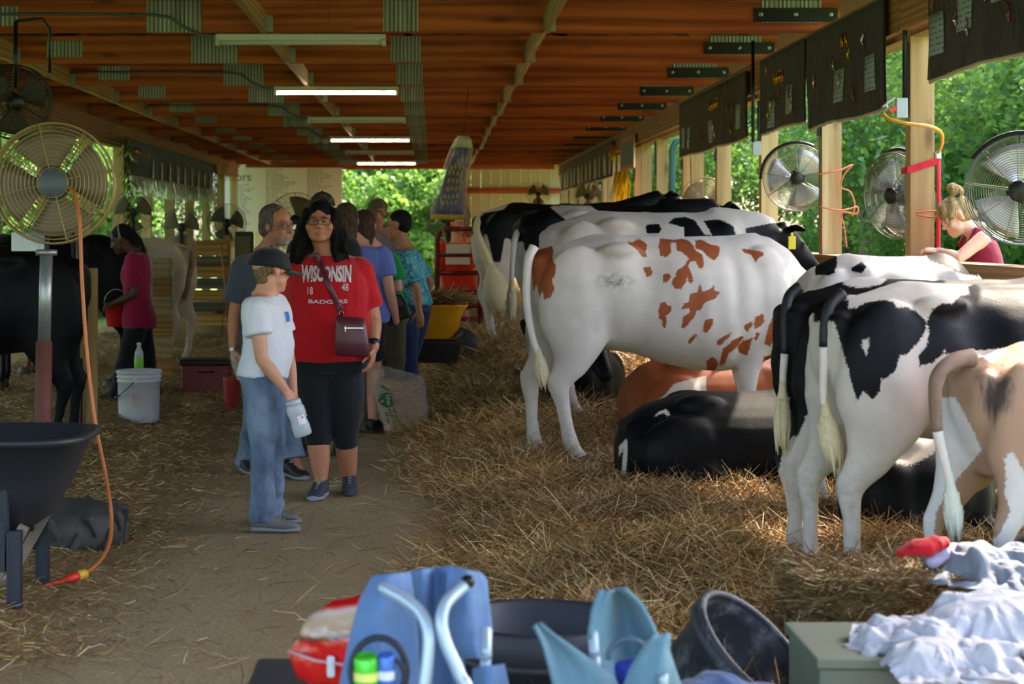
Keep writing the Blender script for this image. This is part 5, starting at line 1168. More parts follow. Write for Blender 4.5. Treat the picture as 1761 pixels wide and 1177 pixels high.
# green shirt, black handbag
GRN = cloth('green_shirt', (18, 134, 66)); J = stand(658, 14.5, 0, 1.60, 75, 1.1); J['re'] = P(686, 496, 14.35); J['rw'] = P(655, 503, 14.55); J['rs'] = P(672, 452, 14.4); J['hd'] = P(628, 388, 14.5)
J['nk'] = P(640, 425, 14.52)
simple('person in bright green shirt with forearm crossed, long brown hair', 14.5, J, (.26, .97, 0), (.2, .98, 0), srgb(206, 150, 128), scale_prof(PROF_F, 1.1), GRN, 'shirt', cloth('brown_trousers', (84, 76, 62)), (hairmat('curly_brown_hair', (44, 30, 26), (96, 68, 52)), [('e', 0, -.03, .04, .088, .10, .085), ('t', [(0, -.05, .02), (0, -.06, -.06), (0, -.07, -.16)], [.085, .095, .07])]), seed=48, eye=False, sleeve=.75, hands={'r': ((-1, .2, -.1), (0, -1, 0), (0, 0, 1), 1.0)})
hb = thing('handbag', 'black leather handbag under the arm of the green shirt', 'bag', P(680, 560, 14.1)); BLK = plain('black_leather', (20, 21, 24), .28, 0, .2, 14, .2); m = MB(); a = [P(652, 508, 14.15), P(700, 512, 14.15), P(706, 546, 14.12), P(676, 558, 14.12)]
m.rings([[P(x, y, 14.12 + d_) for (x, y, d_) in ((654, 508, -.035), (690, 506, -.035), (690, 506, .035), (654, 508, .035))], [P(x, y, 14.12 + d_) for (x, y, d_) in ((660, 532, -.05), (700, 524, -.05), (700, 524, .05), (660, 532, .05))], [P(x, y, 14.12 + d_) for (x, y, d_) in ((674, 557, -.04), (706, 545, -.04), (706, 545, .04), (674, 557, .04))]]); m.build('bag_body', BLK, hb, False, hb.location, bevel=.014)
m = MB(); m.tube([P(656, 510, 14.12), P(650, 480, 14.25), P(652, 450, 14.38), P(668, 440, 14.5)], .007, 6); m.build('handle', BLK, hb, True, hb.location)
# teal patterned shirt, dark jeans
t = NT('teal_print_cloth'); v_ = t.noise(t.coord(), 13, 4, .6, 2.5); t.p(Base_Color=t.ramp(v_, [(.42, srgb(34, 118, 134)), (.5, srgb(70, 156, 168)), (.56, srgb(150, 200, 204)), (.6, srgb(40, 128, 142))]), Roughness=.85); t.bump(t.noise(t.coord(), 11, 3), .5, .03); TEAL = t.m
J = stand(704, 15.2, 0, 1.70, 150, 1.1, lean=-.02); J['rs'] = P(712, 452, 15.35); J['ls'] = P(697, 452, 15.0); J['le'] = P(716, 500, 14.95); J['lw'] = P(721, 535, 14.9); J['hd'] = P(683, 388, 15.2); J['nk'] = P(697, 428, 15.2)
simple('person in teal patterned shirt and dark jeans with short black hair', 15.2, J, (-.87, .3, 0), (-.95, .25, -.05), SK1, scale_prof(PROF_M, 1.12, .03), TEAL, 'shirt', cloth('navy_jeans', (30, 44, 74)), (hairmat('black_hair', (14, 12, 12), (38, 30, 28)), [('e', 0, -.028, .048, .08, .094, .08), ('e', 0, -.055, .0, .074, .06, .07)]), seed=50, gl=(.026, .016), sleeve=.75, hands={'l': ((.12, 0, -1), (.3, -1, 0), (-1, 0, 0), 1.0, .4)}, leg=[.125, .118, .1, .088, .082, .078, .082])
# khaki cap, plaid shirt
t = NT('plaid_cloth'); cx = t.n('ShaderNodeTexBrick'); t.l(t.coord((14, 14, 14)), cx.inputs[0]); w1 = t.n('ShaderNodeTexWave'); w1.inputs['Scale'].default_value = 22; t.l(t.coord(), w1.inputs[0]); w2 = t.n('ShaderNodeTexWave', bands_direction='Z'); w2.inputs['Scale'].default_value = 22; t.l(t.coord(), w2.inputs[0])
t.p(Base_Color=t.mix(t.mrange(w2.outputs['Fac'], .6, .8), t.mix(t.mrange(w1.outputs['Fac'], .6, .8), srgb(60, 58, 70), srgb(150, 48, 56)), srgb(176, 170, 176)), Roughness=.9); PLAID = t.m
J = stand(652, 16.6, 0, 1.76, -120, 1.0); J['hd'] = P(648, 366, 16.6)
simple('person in khaki cap and plaid shirt smiling at the back of the group', 16.6, J, (-.5, -.87, 0), (-.55, -.83, 0), SK1, scale_prof(PROF_M, 1.05), PLAID, 'shirt', cloth('grey_trousers', (60, 60, 64)), (HGR, [('e', 0, -.03, .0, .078, .085, .07)]), cloth('khaki_cap', (96, 84, 60), .8), seed=52, gl=(.026, .016), capb=1.1)
# red shirted person behind the gate
J = stand(786, 21.3, 0, 1.62, -60, 1.05); J['hd'] = P(787, 385, 21.3); J['rs'] = J['rs'] + Vector((0, 0, .02))
ORED = cloth('orange_red_shirt', (206, 44, 30)); simple('person in orange red shirt and shorts standing behind the red gate', 21.3, J, (.5, -.87, 0), (.6, -.8, -.1), srgb(214, 152, 124), scale_prof(PROF_F, 1.1), ORED, 'shirt', cloth('blue_shorts', (60, 76, 112)), (hairmat('auburn_hair', (60, 36, 26), (110, 72, 50)), [('e', 0, -.03, .04, .086, .098, .083), ('e', 0, -.09, .02, .04, .05, .04)]), plen=-.45, hem=1.06, seed=54, sleeve=.8, leg=[.11, .108, .105, .1, .1, .1, .1])

# --- girl in pink shirt on the left
Y = 16.4; J = stand(238, Y, 0, 1.6, 176, .9, lean=.0)
J.update(J2(dict(nk=(236, 432, Y), pel=(238, 565, Y), hd=(208, 412, Y), ls=(228, 448, Y - .14), rs=(238, 446, Y + .14), le=(232, 506, Y - .16), lw=(196, 522, Y - .14), re=(232, 506, Y + .18), rw=(198, 525, Y + .05), lh=(236, 565, Y - .08), rh=(242, 565, Y + .08), lk=(214, 625, Y - .1), rk=(256, 628, Y + .1), la=(196, 686, Y - .12), ra=(266, 690, Y + .14), ltoe=(176, 692, Y - .12), rtoe=(246, 695, Y + .14))))
PKT = cloth('magenta_shirt', (146, 20, 62)); ro, _, base = simple('person in magenta T-shirt leaning left with a red pail, dark headband', Y, J, (-1, 0, 0), (-.92, .05, -.38), SKD, scale_prof(PROF_F, .96), PKT, 'shirt', cloth('black_trousers', (24, 24, 32)), (hairmat('black_braids', (12, 11, 13), (30, 26, 28)), [('e', 0, -.03, .045, .086, .098, .083), ('t', [(0, -.09, .03), (.0, -.12, -.06), (.0, -.12, -.16), (0, -.10, -.26), (0, -.09, -.33)], [.045, .05, .05, .04, .02])]), seed=56, sleeve=.8, hem=1.08, hands={'l': ((-1, 0, -.3), (0, -.4, 1), (0, 0, 1), .95, .6), 'r': ((-1, 0, -.3), (0, .4, 1), (0, 0, 1), .95, .6)}, leg=[.1, .095, .082, .07, .066, .062, .064])
f, r, u = frame((-.92, .05, -.38)); M = Matrix((r, f, u)).transposed(); c = Vector(J['hd'])
m = MB(); m.tube([c + M @ Vector((.093 * math.cos(a), -.02 + .035 * math.sin(a) * 0 - .012 * math.sin(a), .045 + .10 * math.sin(a) - .02)) for a in np.linspace(-.2, 3.34, 14)], .009, 6); m.build('headband', plain('grey_band', (130, 122, 116), .7), ro, True, base)
pl = thing('red_pail', 'small red pail held by the person in magenta', 'pail', P(200, 562, Y)); m = MB(); m.lathe([(.075, .0), (.085, .02), (.105, .20), (.112, .205), (.108, .21), (.098, .20), (.078, .02), (.0, .015)], (0, 0, 0), 20); m.lathe([(0, 0), (.075, 0)], (0, 0, 0), 20); m.build('pail_body', plain('red_plastic', (176, 22, 24), .4), pl); 
m = MB(); m.tube([(.108 * math.cos(a), 0, .2 + .13 * math.sin(a)) for a in np.linspace(0, math.pi, 12)], .004, 6); m.build('handle', STEEL, pl)

# --- woman with the hair bun leaning on the rail outside
Y = 11.75; 
J = stand(1672, Y, 0, 1.5, 180, .95)
J.update(J2(dict(nk=(1678, 398, Y + .02), pel=(1722, 545, Y), hd=(1643, 372, Y), ls=(1690, 410, Y - .15), rs=(1688, 412, Y + .17), le=(1648, 445, Y - .20), re=(1650, 442, Y + .15), lw=(1614, 432, Y - .10), rw=(1606, 434, Y + .05), lh=(1722, 545, Y - .08), rh=(1722, 545, Y + .08), lk=(1722, 670, Y - .08), rk=(1726, 670, Y + .08), la=(1735, 785, Y - .08), ra=(1745, 785, Y + .08), ltoe=(1700, 800, Y - .08), rtoe=(1710, 800, Y + .08))))
SKP = srgb(226, 172, 148); J['fwd'] = Vector((-1, 0, 0)); HD = frame((-.88, -.05, -.5)); base = Vector((J['pel'].x, Y, 0))
PG = scale_prof(PROF_F, .92)
g = person('person with blonde hair bun and maroon tank top leaning on the rail', base, J, SKP, PG, .95, hands={'l': ((-1, .25, .1), (0, -.3, 1), (0, 1, .3), .95, .6), 'r': ((-1, 0, .05), (0, .3, 1), (0, -1, .3), .95, .6)}, hd=HD, hs=1.02, voxel=.0085, brow=srgb(120, 86, 60))
eyes(g, base, Vector(J['hd']), HD, 1.02)
m = MB(); torso(m, J, [(.16, .15, .095, 0), (.22, .165, .11, .01), (.34, .165, .12, .015), (.48, .15, .105, .01), (.6, .145, .10, .01), (.8, .17, .11, 0), (.95, .18, .12, 0)], .010)
for k in (-1, 1):
    nkv = Vector(J['nk']); sidev = Vector((0, k, 0)); m.tube([nkv + sidev * .09 + Vector((-.08, 0, -.10)), nkv + sidev * .085 + Vector((-.02, 0, .015)), nkv + sidev * .085 + Vector((.06, 0, -.04)), nkv + sidev * .08 + Vector((.09, 0, -.14))], [.022, .02, .02, .024], 8)
cloth_obj(m, 'tank_top', cloth('maroon_top', (128, 22, 48)), g, base, .010, .003, 15, 61)
trousers(g, base, J, PG, cloth('blue_jeans', (60, 76, 108)), .95, .010, .86, seed=62, voxel=.014)
BLH = hairmat('blonde_hair', (124, 92, 56), (206, 172, 120)); hair(g, base, Vector(J['hd']), HD, 1.02, BLH, [('e', 0, -.014, .045, .082, .106, .082), ('e', 0, -.05, .0, .078, .07, .075), ('e', 0, .03, .075, .06, .06, .045), ('e', .06, .03, .03, .016, .04, .03), ('e', -.06, .03, .03, .016, .04, .03), ('e', 0, -.075, .135, .045, .045, .042), ('e', .012, -.07, .165, .03, .034, .03), ('e', -.02, -.095, .12, .03, .03, .03), ('e', 0, -.10, -.04, .03, .03, .04)], voxel=.008, amp=.007)
m = MB(); f, r, u = HD; M = Matrix((r, f, u)).transposed(); m.tube([Vector(J['hd']) + M @ Vector((.036 * math.cos(a), -.068 + .036 * math.sin(a), .108)) for a in np.linspace(0, 6.28, 13)[:-1]], .010, 6, closed=True); m.build('hair_tie', BLACKM, g, True, base)
# ---------------------------------------------------------------- lights, conduits
LAMPON = emis('lit_tube', (1.0, .86, .62), 9.0); WHITEM = plain('white_enamel', (206, 204, 200), .45)
for i, k in enumerate((6, 8, 10, 12, 14, 16)):
    y = TY[k]; lit = k in (8, 12, 16); nm = ['nearest', 'second', 'third', 'fourth', 'fifth', 'farthest'][i]
    o = thing('ceiling_light', ('lit' if lit else 'unlit') + ' strip light under the trusses, ' + nm + ' of the row', 'light', (-1.06, y, ZC - .012), 0, 'strip lights under the trusses')
    m = MB(); m.box((0, 0, -.025), (1.36, .10, .05)); m.build('light_housing', WHITEM, o, False, bevel=.004)
    m = MB()
    for d in (-.026, .026): m.tube([(-.66, d, -.064), (.66, d, -.064)], .019, 10)
    m.build('tube', LAMPON if lit else plain('unlit_tube', (196, 194, 190), .4), o)
    m = MB(); m.box((-.665, 0, -.066), (.03, .1, .05)); m.box((.665, 0, -.066), (.03, .1, .05)); m.build('end_cap', WHITEM, o, False)
    MB().box((.55, .0, .055), (.26, .045, .085)).build('mounting_block', CHORD, o, False)
PIPE = plain('conduit_grey', (96, 98, 104), .45, .5, .1)
for k in (6, 8, 10, 12):
    y = TY[k] - .045; m = MB(); z = ZC + .14
    m.tube([(XL + .3, y, z), (-3.0, y, z + .005), (-2.25, y, z), (-2.1, y, z - .02), (-2.0, y, z - .09), (-1.86, y, ZC - .02), (-1.74, y, ZC - .03)], .012, 8)
    for x in (-4.0, -3.2, -2.4): m.box((x, y + .008, z), (.025, .03, .04))
    o = m.build('conduit_pipe', PIPE); tag(o, 'grey conduit along the ' + {6: 'nearest', 8: 'second', 10: 'third', 12: 'fourth'}[k] + ' truss feeding a strip light', 'pipe', 'conduits on the trusses')
# ---------------------------------------------------------------- fans
def fan(name, label, loc, az, dia, cage, hubm, bladem, tilt=0, rings=13, pole=None, yoke=None, nb=3, spokes=9, group=None, gm=None, wire=.0022, spin=.5, hubr=.2):
    """az: direction the fan blows to, degrees"""
    o = thing(name, label, 'fan', loc, 0, group); f = Vector((math.cos(R(az)) * math.cos(R(tilt)), math.sin(R(az)) * math.cos(R(tilt)), math.sin(R(tilt)))); r = Vector((-f.y, f.x, 0)).normalized(); u = r.cross(f) * -1; u = f.cross(r) if f.cross(r).z > 0 else r.cross(f)
    rad = dia / 2; dep = rad * .34
    def at(q, a, b): return (r * math.cos(a) + u * math.sin(a)) * q + f * b
    def circ(m, q, b, t_, n=40): m.tube([at(q, 2 * math.pi * k / n, b) for k in range(n)], t_, 5, closed=True)
    for sg, nm in ((1, 'front_guard'), (-1, 'rear_guard')):
        m = MB(); prof = lambda x: sg * dep * (.5 if x > .93 else (.5 + .32 * (1 - (x / .93) ** 2.4)))
        for i in range(rings):
            x = .25 + .75 * i / (rings - 1); circ(m, rad * x, prof(x), wire * (2.2 if i == rings - 1 else 1), 44)
        for k in range(spokes):
            a = 2 * math.pi * (k + .3) / spokes; m.tube([at(rad * x, a, prof(x) + sg * .002) for x in (.18, .4, .65, .88, .94, 1.0)], wire * 1.25, 5)
        m.build(nm, cage, o)
    m = MB(); m.tube([at(rad, 2 * math.pi * k / 44, 0) for k in range(44)], wire * 2.2, 6, closed=True); m.build('guard_rim', gm or cage, o)
    M = Matrix((r, u, f)).transposed()
    m = MB(); m.lathe([(0, dep * .86), (rad * hubr * .8, dep * .85), (rad * hubr, dep * .74), (rad * hubr, dep * .60), (rad * .1, dep * .6), (rad * .1, .0), (rad * .14, -.0), (rad * .16, -dep * .2), (rad * .24, -dep * .3), (rad * .24, -dep * 1.2), (rad * .2, -dep * 1.35), (0, -dep * 1.36)], (0, 0, 0), 22, M); m.build('motor', hubm, o)
    for k in range(nb):
        a0 = 2 * math.pi * k / nb + spin; rr = []; v = []; fc = []; n = 7
        for i in range(n):
            x = .12 + .76 * i / (n - 1); wd = (.34 + .62 * math.sin(math.pi * min(.5 + .12, .12 + .46 * i / (n - 1)))) * .72
            for j in range(6):
                s_ = j / 5 - .5; a = a0 + s_ * wd * 1.9 * (1.0 if i else .7); v.append(at(rad * x, a, dep * (.02 + .42 * s_ * (1 - .35 * x) - .06 * (1 - 4 * s_ * s_))))
        for i in range(n - 1):
            for j in range(5): q = i * 6 + j; fc.append((q, q + 1, q + 7, q + 6))
        b = mk('blade', v, fc, bladem, o); sd = b.modifiers.new('thick', 'SOLIDIFY'); sd.thickness = .003
    if yoke:
        m = MB(); m.tube([at(rad * 1.07, a, -.01) for a in np.linspace(yoke[0], yoke[1], 14)], .013, 8, rounded=True); m.build('yoke', yoke[2], o)
    if pole:
        h, pr, pm, base = pole; m = MB(); m.tube([-f * dep * .6 * 0 + Vector((0, 0, -.05)), Vector((0, 0, -h))], pr, 12); m.build('pole', pm, o)
        if base: m = MB(); m.lathe([(0, .05), (.05, .05), (.06, .03), (base, .015), (base, 0), (0, 0)], (0, 0, -h), 24); m.build('base', pm, o)
    return o
CAGET = plain('tan_cage', (150, 128, 84), .45, .35, .15); CAGES = plain('steel_cage', (120, 118, 108), .35, .7, .1); HUBG = plain('slate_hub', (74, 82, 88), .45, .2, .15); HUBK = plain('black_hub', (20, 21, 24), .4)
BLAS = plain('silver_blade', (190, 194, 202), .3, .6, .06); BLAD = plain('dark_blade', (96, 88, 74), .5, .3, .1); BLAT = plain('tan_blade', (120, 106, 82), .5, .2, .1); BLUEC = plain('blue_rim', (110, 140, 178), .35, .5, .05)
TUBEK = plain('black_tube', (30, 30, 32), .35, .4, .1)
fan('standing_fan', 'large tan caged fan on a steel pole at the left edge', P(93, 316, 8.9), -84, .575, CAGET, HUBG, BLAT, 2, 12, spokes=8, wire=.0026, nb=4, spin=.2, hubr=.28)
# its pole is a piece of the fan
fo = bpy.data.objects['standing_fan']; lz = fo.location
m = MB(); a = P(84, 350, 9.0); b = P(80, 432, 9.0); m.tube([a - lz, b - lz], .012, 10); m.build('stem', HUBG, fo)
m = MB(); b0 = P(80, 434, 9.0); b1 = P(76, 588, 9.0); m.tube([b0 - lz, b1 - lz], .031, 16); m.lathe([(0, -.015), (.052, -.015), (.052, .012), (.03, .014), (0, .014)], b0 - lz + Vector((0, 0, .0)), 18); m.build('upper_pole', GALV, fo)
m = MB(); m.tube([b1 - lz, Vector((b1.x - .012, 9.0, .18)) - lz], .040, 16); m.build('lower_pole', plain('rust_red_pipe', (100, 54, 44), .7, .2, .3, 14), fo)
m = MB(); m.box((b0 - lz) + Vector((-.09, .01, .05)), (.16, .02, .09)); m.box((b0 - lz) + Vector((-.06, .012, .045)), (.05, .03, .07)); m.build('bracket', GALV, fo, False)
fan('wall_fan', 'silver bladed fan with black hub behind the second post on the right', P(1370, 306, 15.7), -100, .56, CAGES, HUBK, BLAS, -3, 16, yoke=(.35 * math.pi, 1.0 * math.pi, TUBEK), spin=.9)
fan('wall_fan', 'fan seen from the side behind the front right post', P(1545, 336, 13.0), -152, .60, CAGES, HUBK, BLAS, -4, 17, yoke=(.35 * math.pi, .7 * math.pi, TUBEK), spin=.3)
fan('wall_fan', 'large silver bladed fan with blue rim at the right edge of the barn', P(1757, 328, 10.3), -118, .60, CAGES, HUBK, BLAS, -4, 18, gm=BLUEC, yoke=(.2 * math.pi, .8 * math.pi, TUBEK), spin=1.9, wire=.0018)
fan('wall_fan', 'brownish fan turning by a far right post above the black cow head', P(1211, 347, 21.4), -95, .56, CAGET, BLAD, BLAT, 0, 10, spin=.2)
fan('wall_fan', 'small far fan low on the cream end wall', P(926, 334, 40.0), -92, .5, CAGET, HUBK, BLAD, 0, 8, pole=(.9, .02, BLACKM, .2))
fan('wall_fan', 'faint far fan beyond the black backs near the end wall', P(1012, 338, 33.0), -120, .56, CAGET, HUBK, BLAT, 0, 8)
fan('standing_fan', 'fan on a black stand in front of the white board', P(390, 384, 33.0), -88, .68, BLAD, HUBK, BLAD, 0, 9, pole=(1.55, .035, BLACKM, .25), spin=.3)
fan('standing_fan', 'large wire fan behind the heads of the couple', P(509, 381, 30.0), -88, .92, BLAD, HUBK, BLAT, 0, 9, pole=(1.5, .03, BLACKM, .3), spin=1.2)
fan('standing_fan', 'dark wire fan behind the fawn cow below the banner', P(312, 392, 31.0), -86, .66, BLAD, HUBK, BLAT, 0, 8, pole=(1.4, .03, BLACKM, .25))
fan('standing_fan', 'pale fan behind the headband of the person in magenta', P(228, 366, 27.5), -80, .62, BLAD, HUBK, BLAT, 0, 8, pole=(1.6, .03, BLACKM, .25))
fan('standing_fan', 'green tinted wire fan beside the hanging garment bag', P(771, 376, 22.5), -70, .54, BLAD, HUBK, plain('green_blade', (88, 108, 92), .5), 0, 9, pole=(1.4, .025, BLACKM, .25))
o = fan('ceiling_fan', 'dark fan hung under the rafters at the upper left', P(26, 176, 12.6), -60, .50, plain('dark_cage', (52, 44, 38), .6, .3), HUBK, plain('dark_fan_blade', (58, 50, 44), .6), -10, 10)
m = MB(); m.tube([(0, 0, .1), (0, 0.02, .55)], .014, 8); m.tube([(0, .02, .55), (.18, .02, .57), (.23, .02, .50), (.23, .02, .2)], .010, 8); m.build('hanger', TUBEK, o)
# tractor tyre that holds the pole
ty = thing('tyre', 'old tractor tyre lying flat behind the black wheelbarrow', 'tyre', (P(70, 900, 8.98).x, 8.98, 0)); TYR = plain('tyre_rubber', (66, 62, 58), .75, 0, .3, 9, .4)
m = MB(); m.lathe([(.22, .03), (.20, .06), (.22, .12), (.27, .165), (.33, .18), (.375, .165), (.40, .12), (.40, .05), (.375, .01), (.33, .0), (.27, .005), (.22, .03)], (0, 0, 0), 48); m.build('carcass', TYR, ty)
for k in range(26):
    a = 2 * math.pi * k / 26; M = Matrix.Rotation(a, 3, 'Z') @ Matrix.Rotation(.5 * (1 if k % 2 else -1), 3, 'X')
    MB().box(Vector((math.cos(a) * .395, math.sin(a) * .395, .13 if k % 2 else .055)), (.05, .035, .11), M).build('tread_lug', TYR, ty, False, bevel=.008)
m = MB(); m.lathe([(0, .1), (.1, .1), (.21, .08), (.23, .05)], (0, 0, 0), 20); m.build('filling', plain('concrete', (120, 112, 98), .9, 0, .2, 10), ty)
# ---------------------------------------------------------------- black wheelbarrow
WBK = plain('black_poly_tray', (36, 38, 44), .5, 0, .18, 9, .15); wb = thing('wheelbarrow', 'black plastic wheelbarrow with steel legs at the left edge', 'wheelbarrow', (P(20, 700, 7.55).x, 7.55, 0)); ox = wb.location
def wring(z, x0, x1, hw, n=28):
    out = []
    for k in range(n):
        a = 2 * math.pi * k / n; ca, sa = math.cos(a), math.sin(a); out.append(Vector(((x0 + x1) / 2 + (x1 - x0) / 2 * math.copysign(abs(ca) ** .5, ca), hw * math.copysign(abs(sa) ** .5, sa), z)))
    return out
m = MB(); T = [wring(.335, -.38, .115, .20), wring(.36, -.42, .155, .23), wring(.50, -.48, .235, .28), wring(.67, -.55, .305, .335), wring(.675, -.58, .335, .36), wring(.70, -.585, .34, .365), wring(.70, -.545, .30, .33), wring(.50, -.46, .215, .26), wring(.37, -.40, .14, .21), wring(.36, -.3, .05, .15)]; m.rings(T); m.build('tray', WBK, wb)
BLUSTL = plain('blue_grey_steel', (40, 45, 54), .45, .3, .2)
def wlegs(s):
    m = MB(); y = s * .26
    m.tube([(.03, y, .50), (.03, y, .33), (.02, y, .20)], .02, 8); m.box((.02, y, .28), (.035, .05, .20)); m.box((.075, y, .17), (.045, .045, .34)); m.box((.05, y, .17), (.012, .05, .33)); return m
for s in (-1, 1): wlegs(s).build('leg', BLUSTL, wb, False)
for s in (-1, 1):
    m = MB(); M = Matrix.Rotation(R(-62), 3, 'Y'); m.box((.02, s * .22, .20), (.34, .035, .04), M); m.box((-.07, s * .22, .05), (.10, .06, .07), Matrix.Rotation(R(-10), 3, 'Y')); m.build('handle_bar', plain('weathered_handle', (128, 116, 100), .7), wb, False)
m = MB(); M = Matrix.Rotation(R(90), 3, 'X'); m.lathe([(.06, -.04), (.15, -.045), (.185, -.03), (.19, 0), (.185, .03), (.15, .045), (.06, .04)], (-.62, 0, .19), 28, M); m.build('wheel', TYR, wb)
m = MB(); m.tube([(-.62, -.06, .19), (-.62, .06, .19)], .02, 10); m.box((-.3, .07, .3), (.75, .03, .03)); m.box((-.3, -.07, .3), (.75, .03, .03)); m.build('undercarriage', BLUSTL, wb, False)
# ---------------------------------------------------------------- cords
def cord(label, pts, r, mat, group=None, cat='cord', name='extension_cord'):
    pts = [Vector(p) for p in pts]; fine = []
    for i in range(len(pts) - 1):
        p0, p1, p2, p3 = pts[max(i - 1, 0)], pts[i], pts[i + 1], pts[min(i + 2, len(pts) - 1)]
        for k in range(6): t_ = k / 6; fine.append(.5 * ((2 * p1) + (p2 - p0) * t_ + (2 * p0 - 5 * p1 + 4 * p2 - p3) * t_ ** 2 + (3 * p1 - p0 - 3 * p2 + p3) * t_ ** 3))
    fine.append(pts[-1]); o = thing(name, label, cat, fine[0]); MB().tube([p - fine[0] for p in fine], r, 8).build('cable', mat, o); return o, fine
ORG = plain('orange_cable', (190, 104, 48), .5, 0, .08); REDC = plain('red_cable', (212, 48, 26), .5)
Yc = 8.62
o, fine = cord('long orange extension cord hanging from the tan fan to the ground', [P(118, 322, 8.72), P(128, 332, 8.6), P(137, 380, 8.5), P(141, 480, 8.46), P(150, 610, 8.42), P(163, 720, 8.4), P(180, 810, 8.4), P(191, 880, 8.42), P(189, 930, 8.3), P(172, 965, 8.1), P(143, 990, 7.92)], .0085, ORG)
m = MB(); e = P(138, 990, 7.92) - fine[0]; d = (P(118, 996, 7.86) - P(143, 988, 7.92)).normalized(); m.tube([e - d * .03, e + d * .015], [.02, .022], 10); m.build('yellow_plug', plain('yellow_plug', (226, 176, 40), .45), o)
m = MB(); m.tube([e + d * .015, e + d * .05, e + d * .09], [.022, .018, .010], 10); m.tube([e + d * .09, P(90, 1004, 7.80) - fine[0], P(60, 1014, 7.74) - fine[0], P(20, 1020, 7.7) - fine[0]], .008, 8); m.build('red_lead', REDC, o)
m = MB(); pv = plain
cord('orange cord looping from the power box round the front right post', [P(1519, 196, 11.9), P(1530, 205, 11.85), P(1562, 213, 11.8), P(1600, 218, 11.8), P(1618, 228, 11.9), P(1620, 245, 11.95), P(1614, 262, 12.0)], .012, plain('amber_cable', (222, 150, 60), .45))
bx = thing('power_box', 'grey power box with open flap beside the front right post', 'box', P(1550, 186, 12.05)); MB().box((0, 0, 0), (.075, .05, .13)).build('box_body', plain('grey_box', (176, 178, 182), .5), bx, False, bevel=.006)
M = Matrix.Rotation(R(-38), 3, 'Y'); MB().box((-.09, -.02, .035), (.10, .05, .012), M).build('box_flap', plain('grey_box', (176, 178, 182), .5), bx, False, bevel=.004); MB().box((-.055, -.01, -.01), (.05, .03, .025), M).build('orange_plug', REDC, bx, False)
bx = thing('power_box', 'grey power box on the third right post below the banners', 'box', P(1301, 255, 17.45)); MB().box((0, 0, 0), (.08, .05, .13)).build('box_body', plain('grey_box', (176, 178, 182), .5), bx, False, bevel=.006); MB().box((-.08, -.01, .03), (.10, .05, .012), M).build('box_flap', plain('grey_box', (176, 178, 182), .5), bx, False)
for (px, Yp, ya, yb, lb) in ((1556, 12.05, -60, 168, 'front right post'), (1295, 17.3, 70, 245, 'third right post')):
    m = MB(); m.tube([P(px, ya, Yp), P(px, yb, Yp)], .016, 8); o = m.build('conduit_pipe', TUBEK); tag(o, 'dark upright conduit pipe on the ' + lb, 'pipe')
STR = cloth('red_strap', (206, 36, 52), .7); yb_ = TY[5] - .075
st = thing('strap', 'red strap wrapped round the front right post', 'strap', (XW + .1, yb_, 1.95)); m = MB(); hw = PW / 2 + .012
m.tube([(-hw, -.078, -.045), (hw, -.078, .02), (hw, .075, .02), (-hw, .075, -.045)], [(.006, .022)] * 4, 8, ref=(0, 0, 1), closed=True) if False else None
v = []; fc = []
cs = [(-hw, -.08, -.05), (hw, -.08, .01), (hw, .08, .01), (-hw, .08, -.05)]
for (x, y, z) in cs: v += [(x, y, z - .02), (x, y, z + .025)]
for i in range(4): a, b = 2 * i, 2 * ((i + 1) % 4); fc.append((a, b, b + 1, a + 1))
s_ = mk('band', v, fc, STR, st, False); q = s_.modifiers.new('t', 'SOLIDIFY'); q.thickness = .006
m = MB(); m.tube([(hw + .012, -.07, .03), (hw + .012, -.07, -.25), (hw + .008, -.07, -.62), (hw + .012, -.07, -.72)], [(.014, .005)] * 4, 8, ref=(1, 0, 0)); m.build('hanging_tail', STR, st); MB().box((hw + .01, -.07, .05), (.035, .02, .05)).build('buckle', STEEL, st, False, bevel=.004)
TW_ = plain('coral_twine', (216, 112, 84), .8); pB = P(1446, 300, 14.7)
def twine(label, pts): return cord(label, pts, .006, TW_, 'twine', 'twine', 'baling_twine')
twine('coral twine tied round the second right post with a hanging knot', [P(1408, 300, 14.68), P(1430, 296, 14.66), P(1447, 292, 14.66), P(1466, 284, 14.7), P(1452, 300, 14.72), P(1446, 322, 14.72), P(1462, 330, 14.72), P(1470, 352, 14.72), P(1466, 372, 14.72)])
twine('coral twine loops lower on the second right post', [P(1410, 356, 14.68), P(1446, 362, 14.66), P(1474, 356, 14.72), P(1472, 368, 14.72), P(1448, 366, 14.72), P(1452, 392, 14.72), P(1456, 425, 14.72)])
twine('coral twine tied round the front right post at hand height', [P(1574, 366, 11.92), P(1594, 364, 11.9), P(1612, 364, 11.9), P(1606, 374, 11.9), P(1576, 370, 11.92)])
